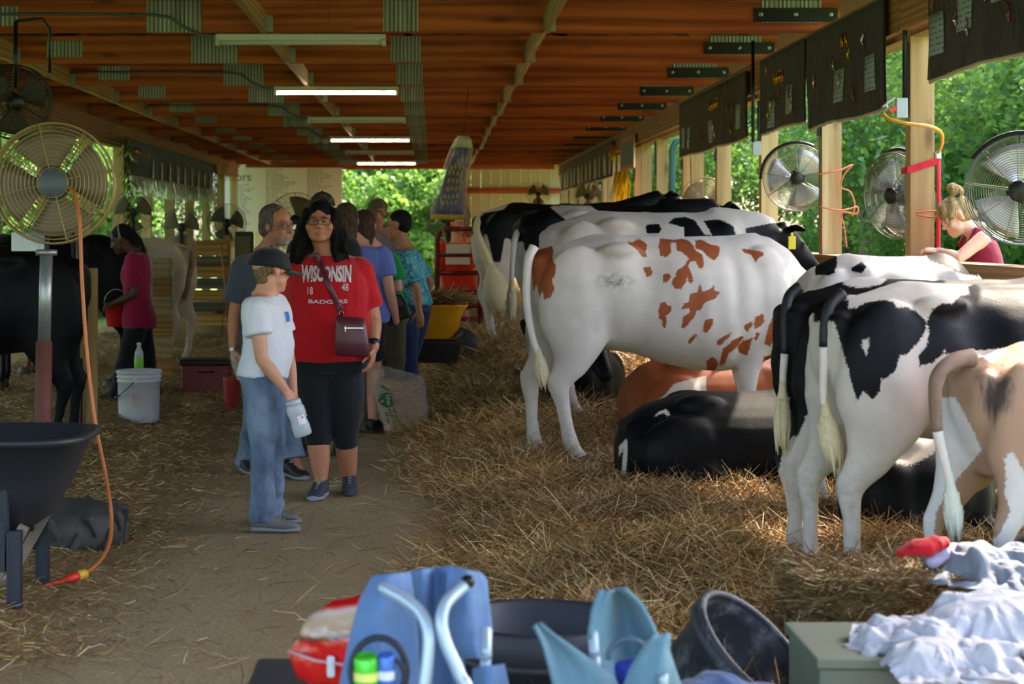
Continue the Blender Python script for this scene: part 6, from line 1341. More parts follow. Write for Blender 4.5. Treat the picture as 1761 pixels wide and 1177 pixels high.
# ---------------------------------------------------------------- banners
BANB = cloth('black_banner', (26, 24, 24), .75, .6); CARD = NT('name_card')
vec = CARD.coord(); wv = CARD.n('ShaderNodeTexWave', bands_direction='Z'); wv.inputs['Scale'].default_value = 9; CARD.l(vec, wv.inputs[0]); nn = CARD.noise(CARD.coord((1, 40, 12)), 1, 2)
CARD.p(Base_Color=CARD.mix(CARD.math('MULTIPLY', CARD.mrange(wv.outputs['Fac'], .75, .9), CARD.mrange(nn, .45, .55)), srgb(150, 166, 176), srgb(70, 74, 80)), Roughness=.7); CARD = CARD.m
GOLDF = plain('gold_foil', (212, 160, 44), .25, .9, .3, 40); SILF = plain('silver_foil', (200, 196, 188), .2, .9, .3, 40); COPF = plain('copper_foil', (150, 74, 56), .3, .8, .3, 40)
def banner(label, X, y0, y1, zb, zt, cards, seed, facing=-1, letters=(), foils=6, trim=True, mat=None, cardmat=None, ch=(.245, .30), name='banner'):
    """hanging cloth along the side wall from y0 (near) to y1 (far)"""
    o = thing(name, label, 'banner', (X, (y0 + y1) / 2, zb)); r = random.Random(seed); ny, nz = 40, 12; v = []
    def off(y, z): return facing * (.010 * math.sin(y * 3.1 + seed) + .004 * math.sin(y * 11 + z * 5 + seed * 2) + .005 * math.sin(z * 9 + y * 2 + seed)) * (1.1 - (z - zb) / (zt - zb))
    def pt(y, z, e=0): return Vector((off(y, z) + facing * e, y - (y0 + y1) / 2, z - zb))
    for j in range(nz):
        for i in range(ny):
            y = y0 + (y1 - y0) * i / (ny - 1); z = zb + (zt - zb) * j / (nz - 1)
            if j == 0: z += .008 * math.sin(y * 3 + seed)
            v.append(pt(y, z))
    c = mk('cloth', v, [(j * ny + i, j * ny + i + 1, (j + 1) * ny + i + 1, (j + 1) * ny + i) for j in range(nz - 1) for i in range(ny - 1)], mat or BANB, o); q = c.modifiers.new('t', 'SOLIDIFY'); q.thickness = .008
    def quad(nm, yc, zc, w_, h_, m_, e=.012, n=4):
        vv = []
        for j in range(n):
            for i in range(n): y = yc + w_ * (i / (n - 1) - .5); z = zc + h_ * (j / (n - 1) - .5); vv.append(pt(y, z, e))
        k = mk(nm, vv, [(j * n + i, j * n + i + 1, (j + 1) * n + i + 1, (j + 1) * n + i) for j in range(n - 1) for i in range(n - 1)], m_, o); s2 = k.modifiers.new('t', 'SOLIDIFY'); s2.thickness = .003; return k
    H_ = zt - zb
    for (fy, fz) in cards: quad('name_card', y0 + (y1 - y0) * fy, zb + H_ * fz, ch[1], ch[0], cardmat or CARD)
    for (fy, fz, wd, hg) in letters:
        m = MB(); yc, zc = y0 + (y1 - y0) * fy, zb + H_ * fz; n = max(2, int(wd / .09))
        for i in range(n):
            y = yc + wd * ((i + .5) / n - .5)
            for (a, b, cc, d) in r.choice(([(-.3, -.5, -.3, .5), (-.3, .5, .3, .5), (-.3, 0, .2, 0)], [(-.3, -.5, 0, .5), (0, .5, .3, -.5), (-.15, 0, .15, 0)], [(-.3, .5, .3, .5), (0, .5, 0, -.5)], [(-.3, -.5, -.3, .5), (-.3, .5, .3, .1), (.3, .1, -.3, 0), (-.1, 0, .3, -.5)])):
                w2 = wd / n; m.tube([pt(y + a * w2, zc + b * hg, .014), pt(y + cc * w2, zc + d * hg, .014)], .009, 5)
        m.build('gold_lettering', GOLDF, o)
    for i in range(foils):
        yc, zc = y0 + (y1 - y0) * r.uniform(.06, .94), zb + H_ * r.uniform(.12, .85); m = MB(); mm = r.choice((GOLDF, COPF, COPF, SILF)); pts = [pt(yc + r.uniform(-.02, .02), zc + .035 * k, .02 + .012 * (k % 2)) for k in range(4)]; m.tube(pts, [(.012, .006), (.022, .006), (.016, .006), (.006, .004)], 6, ref=(0, 1, 0)); m.build('foil_twist', mm, o)
    if trim:
        m = MB(); m.tube([pt(y, zb - .012 + .008 * math.sin(y * 3 + seed) + .012 * r.random(), -.004) for y in np.linspace(y0 + .02, y1 - .02, 26)], [(.016, .007 + .006 * r.random()) for _ in range(26)], 6, ref=(0, 0, 1)); m.build('bottom_hem', plain('pale_hem', (190, 176, 158), .6), o)
    return o
XB = XW - .062
banner('black banner with three white cards, nearest on the right wall', XB, 8.6, 11.25, 2.43, 3.10, [(.93, .38), (.70, .50), (.44, .62), (.2, .6)], 2, letters=[(.62, .9, .3, .09)], foils=7)
banner('black banner with gold lettering and two cards, right half of the hung pair', XB, 12.32, 14.9, 2.33, 3.06, [(.16, .36), (.52, .34)], 3, letters=[(.46, .78, .24, .10)], foils=7)
banner('black banner with gold lettering and two cards, left half of the hung pair', XB, 14.95, 17.0, 2.40, 3.06, [(.30, .32), (.74, .22)], 4, letters=[(.55, .66, .5, .10)], foils=7)
banner('black banner with faint cards behind the pair, third along the right wall', XB, 17.75, 22.6, 2.40, 3.04, [(.1, .36), (.48, .28), (.82, .3), (.93, .34)], 5, letters=[(.42, .7, .7, .10)], foils=9)
banner('grey banner with a row of white cards near the far corner', XB, 30.9, 44.0, 2.42, 3.0, [(.04 + .075 * i, .38) for i in range(13)], 6, foils=6, ch=(.36, .36), cardmat=plain('pale_card', (206, 204, 196), .6), mat=cloth('charcoal_banner', (62, 58, 54)))
t = NT('dark_listing'); wv = t.n('ShaderNodeTexWave', bands_direction='Y'); wv.inputs['Scale'].default_value = 1.6; t.l(t.coord(), wv.inputs[0]); t.p(Base_Color=t.mix(wv.outputs['Fac'], srgb(52, 50, 46), srgb(140, 134, 122)), Roughness=.6)
sg = thing('framed_sign', 'small dark sign with red and silver frame on the far right wall', 'sign', (XB, 28.6, 2.45)); MB().box((0, 0, .24), (.02, 1.9, .40)).build('sign_board', t.m, sg, False)
for zz in (.46, .02): MB().box((-.012, 0, zz), (.02, 2.0, .07)).build('red_border', plain('red_border', (190, 70, 70), .5), sg, False); 
for yy in (-.98, .98): MB().box((-.012, yy, .24), (.02, .08, .5)).build('silver_border', SILF, sg, False)
def tinsel(name, label, pts, w_, mat, n, seed, cat='tinsel', dirn=(0, 0, -1), ln=(.1, .25), parent=None):
    r = random.Random(seed); m = MB(); pts = [Vector(p) for p in pts]; o0 = pts[0]
    for i in range(n):
        t_ = r.random() * (len(pts) - 1); k = min(int(t_), len(pts) - 2); p = lerp(pts[k], pts[k + 1], t_ - k) - o0; d = (Vector(dirn) + Vector((r.gauss(0, w_), r.gauss(0, w_), r.gauss(0, w_ * .4)))) * r.uniform(*ln); s2 = Vector((r.gauss(0, 1), r.gauss(0, 1), 0)).normalized() * .012
        m.add([p - s2, p + s2, p + d + s2 * .4, p + d - s2 * .4], [(0, 1, 2, 3)])
    o = m.build(name, mat, parent, False)
    if parent is None: o.location = o0; tag(o, label, cat)
    else: o.location = o0 - parent.location
    o['kind'] = 'stuff' if parent is not None else None
    if parent is None: del o['kind']
    return o
tinsel('gold_tassel', 'shaggy gold tinsel hanging under the red framed sign', [(XB - .12, 27.7, 2.42), (XB - .12, 29.4, 2.42)], .14, plain('bright_gold', (232, 186, 30), .25, .7, .25, 40), 260, 4, ln=(.15, .5))
tinsel('gold_tassel', 'small gold tinsel tuft at the near end of the far grey banner', [(XB - .05, 30.2, 2.9), (XB - .05, 30.8, 2.86)], .2, GOLDF, 80, 5, ln=(.08, .25))
# left banner with fringe and side garlands
lb = banner('dark blue banner with silver fringe and gold strips on the left wall', XL + .26, 26.9, 37.8, 2.30, 2.86, [], 8, facing=1, letters=[(.10, .7, .5, .12)], foils=14, trim=False, mat=cloth('navy_banner', (84, 96, 112)), name='banner')
for i in range(9): 
    y = 29.5 + i * .95; k = mk('gold_strip', [(.03, y - .10 - 32.35, .02), (.03, y + .10 - 32.35, .02), (.03, y + .08 - 32.35, .30), (.03, y - .05 - 32.35, .32)], [(0, 1, 2, 3)], plain('bronze_strip', (116, 98, 56), .4, .5), lb, False)
tinsel('silver_fringe', None, [(XL + .29, 27.2, 2.32), (XL + .29, 37.7, 2.32)], .12, plain('fringe_foil', (190, 190, 184), .3, .6, .35, 20), 1500, 6, ln=(.08, .30), parent=lb)
tinsel('side_garland', None, [(XL + .31, 26.9, 2.86), (XL + .31, 27.0, 1.6)], .6, plain('olive_foil', (128, 132, 70), .25, .8, .4, 20), 220, 7, ln=(.05, .14), parent=lb); tinsel('side_garland', None, [(XL + .31, 37.7, 2.86), (XL + .31, 37.8, 1.6)], .6, GOLDF, 160, 8, ln=(.05, .14), parent=lb)
# ---------------------------------------------------------------- sponsor boards on the end wall
SB = thing('sponsor_board', 'white board of printed names on the far end wall', 'board', (-3.6, YB - .10, 1.45)); PB_ = plain('board_white', (222, 214, 200), .5, 0, .03, 3)
for i in range(4): MB().box((-.92 + .82 * (i - 1) + .18, .0, .82), (.81, .02, 1.62)).build('board_panel', PB_, SB, False)
INK = plain('print_ink', (118, 106, 98), .7); r = random.Random(3)
for (x0, x1, z0, z1) in ((-.62, .1, .18, 1.58), (.42, 1.02, .55, 1.58), (-1.40, -.95, .2, 1.2)):
    m = MB(); z = z1
    while z > z0:
        x = x0; e = x0 + (x1 - x0) * r.uniform(.35, 1)
        while x < e:
            w_ = r.uniform(.05, .13); m.box((x + w_ / 2, -.012, z), (w_, .002, .016)); x += w_ + .025
        z -= .052
    m.build('printed_names', INK, SB, False)
cu = bpy.data.curves.new('t', 'FONT'); cu.body = 'Sponsors'; cu.align_x = 'RIGHT'; cu.size = .3; cu.extrude = .002; to = bpy.data.objects.new('t', cu); COL.objects.link(to); me = bpy.data.meshes.new_from_object(to.evaluated_get(bpy.context.evaluated_depsgraph_get())); bpy.data.objects.remove(to); me.materials.append(INK); o = link('printed_heading', me, SB); o.rotation_euler = (R(90), 0, 0); o.location = (-.98, -.014, 1.3)
# ---------------------------------------------------------------- hanging garment bag
gb = thing('garment_bag', 'long clear garment bag with a purple and gold banner inside, hung from a truss', 'garment bag', P(795, 232, 20.3)); c0 = gb.location
t = NT('purple_gold_banner'); v_ = t.noise(t.coord((1, 1, .35)), 9, 4, .7, 1); sp = t.n('ShaderNodeSeparateXYZ'); t.l(t.coord(), sp.inputs[0]); wv = t.n('ShaderNodeTexWave', bands_direction='Z'); wv.inputs['Scale'].default_value = 1.3; wv.inputs['Distortion'].default_value = 2; t.l(t.coord(), wv.inputs[0])
t.p(Base_Color=t.mix(t.mrange(v_, .5, .58), srgb(58, 50, 104), t.mix(wv.outputs['Fac'], srgb(150, 148, 168), srgb(112, 108, 140))), Roughness=.4); PURP = t.m
spine = [(797, 236, 8), (795, 250, 17), (789, 275, 21), (781, 305, 23), (775, 335, 26), (772, 360, 30), (772, 374, 30)]
def sl(x, y, hw, d, n=18): c = P(x, y, 20.3) - c0; return [c + Vector((hw / 157 * math.cos(2 * math.pi * k / n) * 1.0, d * math.sin(2 * math.pi * k / n), 0)) for k in range(n)]
m = MB(); m.rings([sl(x, y, w_ - 6, .03) for x, y, w_ in spine[1:]]); m.build('banner_cloth', PURP, gb)
m = MB(); m.rings([sl(x, y, w_ + 1.5, .06) for x, y, w_ in spine]); 
pl_ = NT('clear_plastic'); pl_.p(Base_Color=(.8, .8, .76), Roughness=.16); pl_.b.inputs['Specular IOR Level'].default_value = .8; pl_.bump(pl_.noise(pl_.coord(), 22, 3), 1.0, .03); pt_ = pl_.n('ShaderNodeBsdfTransparent'); ms_ = pl_.n('ShaderNodeMixShader'); lw = pl_.n('ShaderNodeLayerWeight'); lw.inputs[0].default_value = .35; pl_.l(pl_.mrange(lw.outputs['Facing'], 0, 1, .10, .55), ms_.inputs[0]); pl_.l(pt_.outputs[0], ms_.inputs[1]); pl_.l(pl_.b.outputs[0], ms_.inputs[2]); pl_.l(ms_.outputs[0], pl_.out.inputs[0]); PLAS = pl_.m
m.build('plastic_cover', PLAS, gb)
m = MB(); m.rings([sl(x, y, w_, .045) for x, y, w_ in ((797, 234, 9), (796, 242, 15), (794, 254, 17))]); m.build('top_padding', plain('cream_padding', (200, 194, 164), .7), gb)
m = MB(); 
for (x, y) in ((787, 288), (784, 298), (783, 312), (781, 325), (776, 338), (773, 350)): 
    c = P(x, y, 20.3) - c0
    for k in range(4): m.box(c + Vector((-.07 + .045 * k, -.056, random.uniform(-.01, .01))), (.025, .006, .05), Matrix.Rotation(random.uniform(-.4, .4), 3, 'Y'))
m.build('gold_print', plain('dull_gold_print', (170, 150, 92), .6), gb, False)
m = MB(); m.rings([sl(x, y, w_, .05) for x, y, w_ in ((770, 369, 29), (769, 378, 29))]); m.build('gold_fringe', plain('gold_cloth', (214, 178, 54), .6), gb)
m = MB(); m.tube([P(797, 234, 20.3) - c0, P(801, 195, 20.3) - c0, P(806, 152, 20.35) - c0], .005, 6); m.build('hanging_wire', TUBEK, gb)
# ---------------------------------------------------------------- red gate, papers, yellow barrow
GRED = plain('red_gate_paint', (108, 26, 24), .5, .2, .15, 20); Yg = 20.9; g = thing('pen_gate', 'dark red tubular pen gate in front of the person in orange red', 'gate', P(752, 555, Yg)); c0 = g.location
m = MB(); m.tube([P(x, y, Yg) - c0 for x, y in ((752, 556), (752, 440), (752, 410), (757, 398), (768, 394), (790, 394))], .032, 10); m.build('frame_tube', GRED, g); m = MB(); m.tube([P(x, y, Yg) - c0 for x, y in ((826, 394), (826, 556))], .032, 10); m.build('frame_tube', GRED, g)
for y, x0 in ((394, 785), (438, 752), (470, 752), (503, 752), (526, 752), (549, 752)): MB().tube([P(x0, y, Yg) - c0, P(828, y, Yg) - c0], .027, 10).build('rail', GRED, g)
PAP = plain('white_paper', (216, 208, 196), .7)
for (x0, x1, y0, y1, d) in ((767, 809, 420, 436, 'upper'), (766, 808, 443, 455, 'lower')):
    a, b = P(x0, y1, Yg - .05), P(x1, y0, Yg - .05); o = MB().box((a + b) / 2, (b.x - a.x, .006, b.z - a.z)).build('paper_sign', PAP, None, False); tag(o, d + ' white paper sheet tied to the dark red gate', 'paper')
cord('pale string holding the paper sheets on the red gate', [P(762, 396, Yg - .04), P(764, 410, Yg - .05), P(769, 421, Yg - .06)], .006, plain('string', (180, 160, 130), .8), None, 'string', 'string')
MB_ = MB(); YEL = plain('yellow_tray', (214, 146, 20), .5, 0, .25, 10, .1); yw = thing('yellow_wheelbarrow', 'yellow wheelbarrow of straw in front of the red gate', 'wheelbarrow', P(758, 615, 17.6) * 1.0); yw.location.z = gz(yw.location.x, 17.6); c0 = Vector(yw.location)
def yr(y, x0, x1, hd, n=24):
    a, b = P(x0, y, 17.6) - c0, P(x1, y, 17.6) - c0; return [Vector(((a.x + b.x) / 2 + (b.x - a.x) / 2 * math.copysign(abs(math.cos(2 * math.pi * k / n)) ** .5, math.cos(2 * math.pi * k / n)), hd * math.copysign(abs(math.sin(2 * math.pi * k / n)) ** .5, math.sin(2 * math.pi * k / n)), a.z)) for k in range(n)]
m = MB(); m.rings([yr(584, 712, 778, .2), yr(578, 705, 786, .24), yr(540, 698, 795, .3), yr(526, 694, 804, .34), yr(523, 694, 806, .35), yr(523, 700, 800, .32), yr(560, 708, 785, .25), yr(570, 720, 775, .2)]); m.build('tray', YEL, yw)
m = MB(); q = P(798, 512, 17.55) - c0; v = [P(735, 524, 17.75) - c0, P(800, 524, 17.75) - c0, P(796, 506, 17.8) - c0, P(742, 502, 17.8) - c0]; v += [p + Vector((0, .03, 0)) for p in v]; m.add(v, [(0, 1, 2, 3), (7, 6, 5, 4), (0, 4, 5, 1), (1, 5, 6, 2), (2, 6, 7, 3), (3, 7, 4, 0)]); m.build('scoop_lip', YEL, yw, False)
for s in (-1, 1):
    m = MB(); m.tube([P(700, 590, 17.6 + .2 * s) - c0, P(770, 592, 17.6 + .2 * s) - c0, P(795, 570, 17.6 + .2 * s) - c0], .03, 8); m.build('handle_bar', plain('dark_wood_bar', (70, 52, 36), .7), yw)
m = MB(); m.lathe([(.05, -.05), (.17, -.05), (.20, -.02), (.20, .02), (.17, .05), (.05, .05)], (P(790, 600, 17.6) - c0), 24, Matrix.Rotation(R(90), 3, 'X') @ Matrix.Rotation(0, 3, 'Z')); m.build('wheel', DARKR, yw)
tub = thing('feed_tub', 'black feed tub under the yellow wheelbarrow', 'tub', P(748, 622, 17.0)); tub.location.z = max(gz(tub.location.x, 17.0) - .02, P(748, 622, 17.0).z); m = MB(); m.lathe([(0, 0), (.2, 0), (.22, .02), (.25, .18), (.26, .19), (.24, .19), (.21, .03), (0, .02)], (0, 0, 0), 26); m.build('tub_body', DARKR, tub)
# ---------------------------------------------------------------- shavings bag
sv = thing('shavings_bag', 'torn clear plastic bag of wood shavings with green printing', 'bag', P(690, 748, 13.9)); sv.location.z = .0; c0 = Vector(sv.location)
t = NT('wood_shavings'); v_ = t.noise(t.coord((6, 6, 30)), 4, 5, .7); t.p(Base_Color=t.ramp(v_, [(.3, srgb(132, 96, 62)), (.55, srgb(186, 148, 108)), (.75, srgb(208, 178, 140))]), Roughness=.8); t.bump(v_, .8, .02); SHAV = t.m
def sr(y, x0, x1, d, n=24):
    a, b = P(x0, y, 13.9) - c0, P(x1, y, 13.9) - c0; return [Vector(((a.x + b.x) / 2 + (b.x - a.x) / 2 * math.copysign(abs(math.cos(2 * math.pi * k / n)) ** .55, math.cos(2 * math.pi * k / n)), d * math.copysign(abs(math.sin(2 * math.pi * k / n)) ** .55, math.sin(2 * math.pi * k / n)), max(a.z, 0))) for k in range(n)]
m = MB(); m.rings([sr(752, 668, 722, .15), sr(740, 662, 734, .17), sr(715, 656, 736, .18), sr(690, 650, 732, .17), sr(662, 645, 728, .15), sr(652, 650, 726, .12)]); me = fuse(m, .012, 3); v = mverts(me); setv(me, v + mnorm(me) * (.010 * snoise(v * np.array([.6, 1, 2.2]), 18, 3, 2))[:, None]); finish(me, 'shavings', SHAV, sv)
m = MB(); m.rings([sr(751, 666, 724, .16), sr(715, 653, 738, .19), sr(690, 646, 735, .185), sr(662, 640, 731, .165), sr(648, 640, 730, .14), sr(640, 636, 700, .12), sr(632, 640, 668, .07)]); me = fuse(m, .014, 3); v = mverts(me); setv(me, v + mnorm(me) * (.014 * snoise(v, 20, 5, 3))[:, None]); pb = finish(me, 'plastic_wrap', PLAS, sv)
GRP = plain('green_print', (20, 84, 52), .6)
def onbag(pts, nm, mat, e=.02):
    vv = [P(x, y, 13.9 - .19 - e) - c0 for x, y in pts]; o = mk(nm, vv, [tuple(range(len(vv)))], mat, sv, False); return o
onbag([(650, 688), (655, 678), (664, 675), (672, 677), (677, 697), (666, 702), (654, 696)], 'green_shield', GRP); onbag([(654, 690), (660, 688), (660, 691), (654, 693)], 'shield_mark', plain('tan_mark', (190, 150, 90), .6), .024)
m = MB()
for i, (x, y) in enumerate(((668, 682), (668.5, 688), (669, 694))): 
    c = P(x, y, 13.9 - .215) - c0; m.tube([c + Vector((.014 * math.cos(a), 0, .010 * math.sin(a))) for a in np.linspace(.5 * i, 4.6 + .5 * i, 8)], .003, 5)
m.build('shield_letters', plain('pale_print', (196, 190, 160), .6), sv)
m = MB()
for (xa, ya, xb, yb, w_) in ((664, 709, 668, 727, .010), (670, 705, 681, 734, .016), (678, 704, 684, 720, .009), (659, 665, 667, 671, .014)):
    n = 7
    for i in range(n):
        if i % 4 == 3: continue
        c = lerp(P(xa, ya, 13.9 - .21), P(xb, yb, 13.9 - .21), i / (n - 1)) - c0; m.tube([c + Vector((-w_, 0, .003)), c + Vector((w_ * random.uniform(.2, 1), 0, -.003))], .004, 5)
m.build('green_lettering', GRP, sv)
# ---------------------------------------------------------------- bucket, bottle, jar
bk = thing('bucket', 'white five gallon bucket with wire handle and red print', 'bucket', (P(239, 0, 14.5).x, 14.5, gz(P(239, 0, 14.5).x, 14.5) - .01)); BUW = plain('white_bucket', (204, 204, 206), .45, 0, .06, 6)
m = MB(); m.lathe([(0, 0), (.150, 0), (.156, .01), (.164, .31), (.170, .312), (.170, .322), (.166, .324), (.168, .345), (.174, .347), (.174, .355), (.168, .357), (.169, .375), (.178, .378), (.178, .398), (.172, .402), (.168, .398), (.162, .32), (.150, .015), (0, .012)], (0, 0, 0), 40); m.build('bucket_body', BUW, bk)
m = MB(); m.tube([(-.005, -.178, .325), (-.05, -.195, .28), (-.12, -.185, .22), (-.172, -.10, .19), (-.19, 0, .185), (-.172, .10, .19), (-.1, .18, .24), (0, .178, .325)], .0035, 6); m.tube([(-.12, -.185, .22), (-.172, -.10, .19)], .007, 6); m.build('wire_handle', TUBEK, bk); m = MB(); m.ell((-.002, -.172, .325), (.022, .012, .026)); m.build('handle_lug', BUW, bk)
m = MB(); r = random.Random(8)
for j in range(9):
    z = .22 - j * .012
    for i in range(5):
        if r.random() < .6: a = -math.pi / 2 - .12 + i * .075 + r.uniform(-.01, .01); m.box((.164 * math.cos(a), .164 * math.sin(a), z), (.009, .003, .005), Matrix.Rotation(a + math.pi / 2, 3, 'Z'))
m.build('red_print', plain('faded_red_print', (214, 140, 124), .6), bk, False)
bt = thing('bottle', 'clear bottle of lime green drink standing behind the white bucket rim', 'bottle', P(239, 646, 14.72)); c0 = Vector(bt.location); bt.location.z = P(239, 645, 14.72).z; LIME = plain('lime_drink', (120, 190, 30), .3)
GLS = NT('clear_bottle'); GLS.p(Base_Color=(.9, .95, .92), Roughness=.08); GLS.b.inputs['Alpha'].default_value = .35; GLS = GLS.m
m = MB(); m.lathe([(0, 0), (.034, 0), (.037, .006), (.037, .135), (.035, .14), (0, .14)], (0, 0, 0), 22); m.build('drink', LIME, bt); m = MB(); m.lathe([(.035, .139), (.037, .15), (.034, .18), (.018, .215), (.014, .225), (.014, .235)], (0, 0, 0), 22); m.build('bottle_neck', GLS, bt); m = MB(); m.lathe([(0, .255), (.016, .254), (.017, .25), (.017, .232), (0, .232)], (0, 0, 0), 18); m.build('bottle_cap', plain('white_cap', (226, 226, 226), .4), bt)
# a low crate stands behind the bucket and carries the bottle
cr = MB().box((bt.location.x, 14.72, bt.location.z / 2 + .0), (.22, .10, bt.location.z - .004)).build('wood_block', PENW, None, False, bevel=.004); tag(cr, 'upright wood block behind the white bucket that carries the green bottle', 'block')
jr = thing('jar', 'frosted clear plastic jar held by the lid in the hand of the boy', 'jar', P(505, 695, 9.22)); jr.rotation_euler = (R(4), R(-17), 0); JW = NT('frosted_jar'); JW.p(Base_Color=srgb(196, 200, 204), Roughness=.25); JW.b.inputs['Alpha'].default_value = .75; JW.bump(JW.noise(JW.coord(), 18, 2), .2, .01); JW = JW.m
m = MB(); m.lathe([(0, -.165), (.040, -.165), (.045, -.16), (.046, -.12), (.040, -.08), (.046, -.045), (.047, -.025), (.040, -.008), (.036, 0), (0, 0)], (0, 0, 0), 26); m.build('jar_body', JW, jr); m = MB(); m.lathe([(.037, -.006), (.040, -.004), (.040, .016), (.036, .02), (0, .021)], (0, 0, 0), 26); m.build('jar_lid', plain('clear_lid', (170, 176, 182), .2), jr)
m = MB(); a0 = -1.2; vv = []; 
for j in range(2):
    for i in range(7): a = a0 - .35 + .9 * i / 6; vv.append((.0435 * math.cos(a), .0435 * math.sin(a), -.105 + .045 * j))
mk('jar_label', vv, [(i, i + 1, i + 8, i + 7) for i in range(6)], plain('pale_label', (222, 222, 226), .5), jr); mk('red_mark', [(.0455 * math.cos(a), .0455 * math.sin(a), z) for a, z in ((-1.1, -.075), (-.9, -.078), (-.85, -.068), (-1.05, -.064))], [(0, 1, 2, 3)], REDC, jr, False)
# water bottle in the hand of the man
JW = PLAS; wbt = thing('water_bottle', 'clear water bottle in the hand of the person in slate grey', 'bottle', P(406, 622, 11.28)); wbt.rotation_euler = (0, R(-20), 0); m = MB(); m.lathe([(0, -.11), (.03, -.11), (.032, -.1), (.032, .0), (.028, .03), (.012, .06), (.012, .075), (0, .075)], (0, 0, 0), 18); m.build('bottle_body', JW, wbt); m = MB(); m.lathe([(.0125, .07), (.014, .07), (.014, .09), (0, .09)], (0, 0, 0), 14); m.build('bottle_cap', plain('white_cap', (226, 226, 226), .4), wbt)
# ---------------------------------------------------------------- pen dividers and things on the left
def pl_thing(name, label, cat, pieces, mat, piece='plank'):
    o = thing(name, label, cat, pieces[0][0]); c = Vector(pieces[0][0])
    for i, (cc, d) in enumerate(pieces): MB().box(Vector(cc) - c, d).build(piece, mat[i % len(mat)] if isinstance(mat, list) else mat, o, False, bevel=.003)
    return o
a, b = P(120, 722, 13.6), P(166, 462, 13.6); w3 = (b.x - a.x)
pl_thing('pen_divider', 'upright pale boards of the near left pen divider', 'divider', [((a.x + w3 * .28, 13.6, 1.24 / 2), (w3 * .52, .03, 1.236)), ((a.x + w3 * .80, 13.62, 1.24 / 2), (w3 * .45, .03, 1.236))], PENW)
a, b = P(262, 628, 18.4), P(298, 443, 18.4); nn = 6; zz0, zz1 = .06, b.z
pl_thing('pen_divider', 'stacked plank end of the pen divider beside the fawn cow', 'divider', [(((a.x + b.x) / 2, 18.4, zz0 + (zz1 - zz0) * (i + .5) / nn), (b.x - a.x - .006, .04, (zz1 - zz0) / nn - .012)) for i in range(nn)], [PLANKW, wood('pale_plank', (150, 124, 84), (196, 170, 124), 'x')])
pieces = []
for i, (y0, y1) in enumerate(((416, 440), (441, 458), (459, 477), (479, 497), (499, 517), (520, 536), (540, 560))):
    a, b = P(322, y1, 26.0), P(392, y0, 26.0); pieces.append((((a.x + b.x) / 2, 26.0, (a.z + b.z) / 2), (b.x - a.x, .03, b.z - a.z)))
o = pl_thing('plank_fence', 'plank fence of alternating orange and grey boards behind the fawn cow', 'fence', pieces, [PLANKW, GREYW]); c0 = Vector(o.location)
for px in (324, 390): q = P(px, 400, 26.05); MB().box(Vector((q.x, 26.06, .72)) - c0, (.09, .09, 1.44)).build('fence_post', PENW, o, False)
rp = thing('steel_rod', 'dark rusty T-post standing against the near left boards', 'post', (P(137, 0, 13.4).x, 13.4, .02)); m = MB(); q0, q1 = Vector((0, 0, 0)), P(126, 400, 13.45) - Vector(rp.location); m.tube([q0, q1], .016, 8); m.box(q0 + Vector((0, -.012, .3)), (.05, .012, .55)); m.build('rod', plain('rusty_rod', (66, 46, 42), .6, .4, .3), rp)
rp = thing('conduit_post', 'grey steel tube leaning by the tan fan', 'post', (P(140, 0, 13.45).x + .01, 13.3, .02)); m = MB(); m.tube([(0, 0, 0), P(134, 400, 13.35) - Vector(rp.location)], .012, 8); m.build('rod', GALV, rp)
tb = thing('storage_chest', 'red storage trunk with black lid on the straw behind the person in slate grey', 'chest', (P(356, 0, 17.2).x, 17.2, gz(P(356, 0, 17.2).x, 17.2) - .01)); MB().box((0, 0, .13), (.44, .3, .26)).build('trunk_body', plain('dark_red_plastic', (112, 22, 24), .45), tb, False, bevel=.012); MB().box((0, 0, .285), (.47, .33, .05)).build('trunk_lid', BLACKM, tb, False, bevel=.01); m = MB(); m.tube([(-.08, -.165, .2), (-.06, -.19, .2), (.06, -.19, .2), (.08, -.165, .2)], .008, 6); m.build('handle', BLACKM, tb)
rb = thing('red_can', 'tall red can on the straw by the hand of the person in slate grey', 'can', (P(398, 0, 15.5).x, 15.5, gz(P(398, 0, 15.5).x, 15.5) - .005)); m = MB(); m.lathe([(0, 0), (.055, 0), (.06, .01), (.07, .24), (.075, .26), (.06, .265), (.0, .268)], (0, 0, 0), 22); m.build('can_body', plain('dull_red', (150, 40, 38), .5), rb); m = MB(); m.tube([(-.04, 0, .265), (-.04, 0, .31), (.04, 0, .31), (.04, 0, .265)], .007, 6); m.build('handle', plain('dull_red', (150, 40, 38), .5), rb)
cb = thing('chair_back', 'olive seat back standing behind the man near the plank fence', 'chair', P(420, 455, 24.0)); cb.location.z = 0; q = P(420, 425, 24.0); MB().box((0, 0, q.z), (.25, .06, .40)).build('backrest', plain('dark_frame', (44, 42, 38), .6), cb, False, bevel=.08); MB().box((0, -.04, q.z - .02), (.17, .02, .32)).build('backrest_pad', plain('olive_pad', (92, 86, 44), .7), cb, False, bevel=.02); MB().box((0, -.2, .78), (.3, .34, .05)).build('seat', plain('dark_frame', (44, 42, 38), .6), cb, False)
for (x, y) in ((-.13, -.34), (.13, -.34), (-.13, 0), (.13, 0)): MB().tube([(x, y, 0), (x, y, .80)], .014, 8).build('leg', TUBEK, cb)
cord('green baling twine tied by the plank divider', [P(289, 446, 18.37), P(297, 452, 18.37), P(292, 470, 18.37), P(296, 480, 18.37), P(295, 505, 18.37), P(297, 530, 18.37)], .006, plain('green_twine', (30, 130, 70), .7), None, 'twine', 'baling_twine')
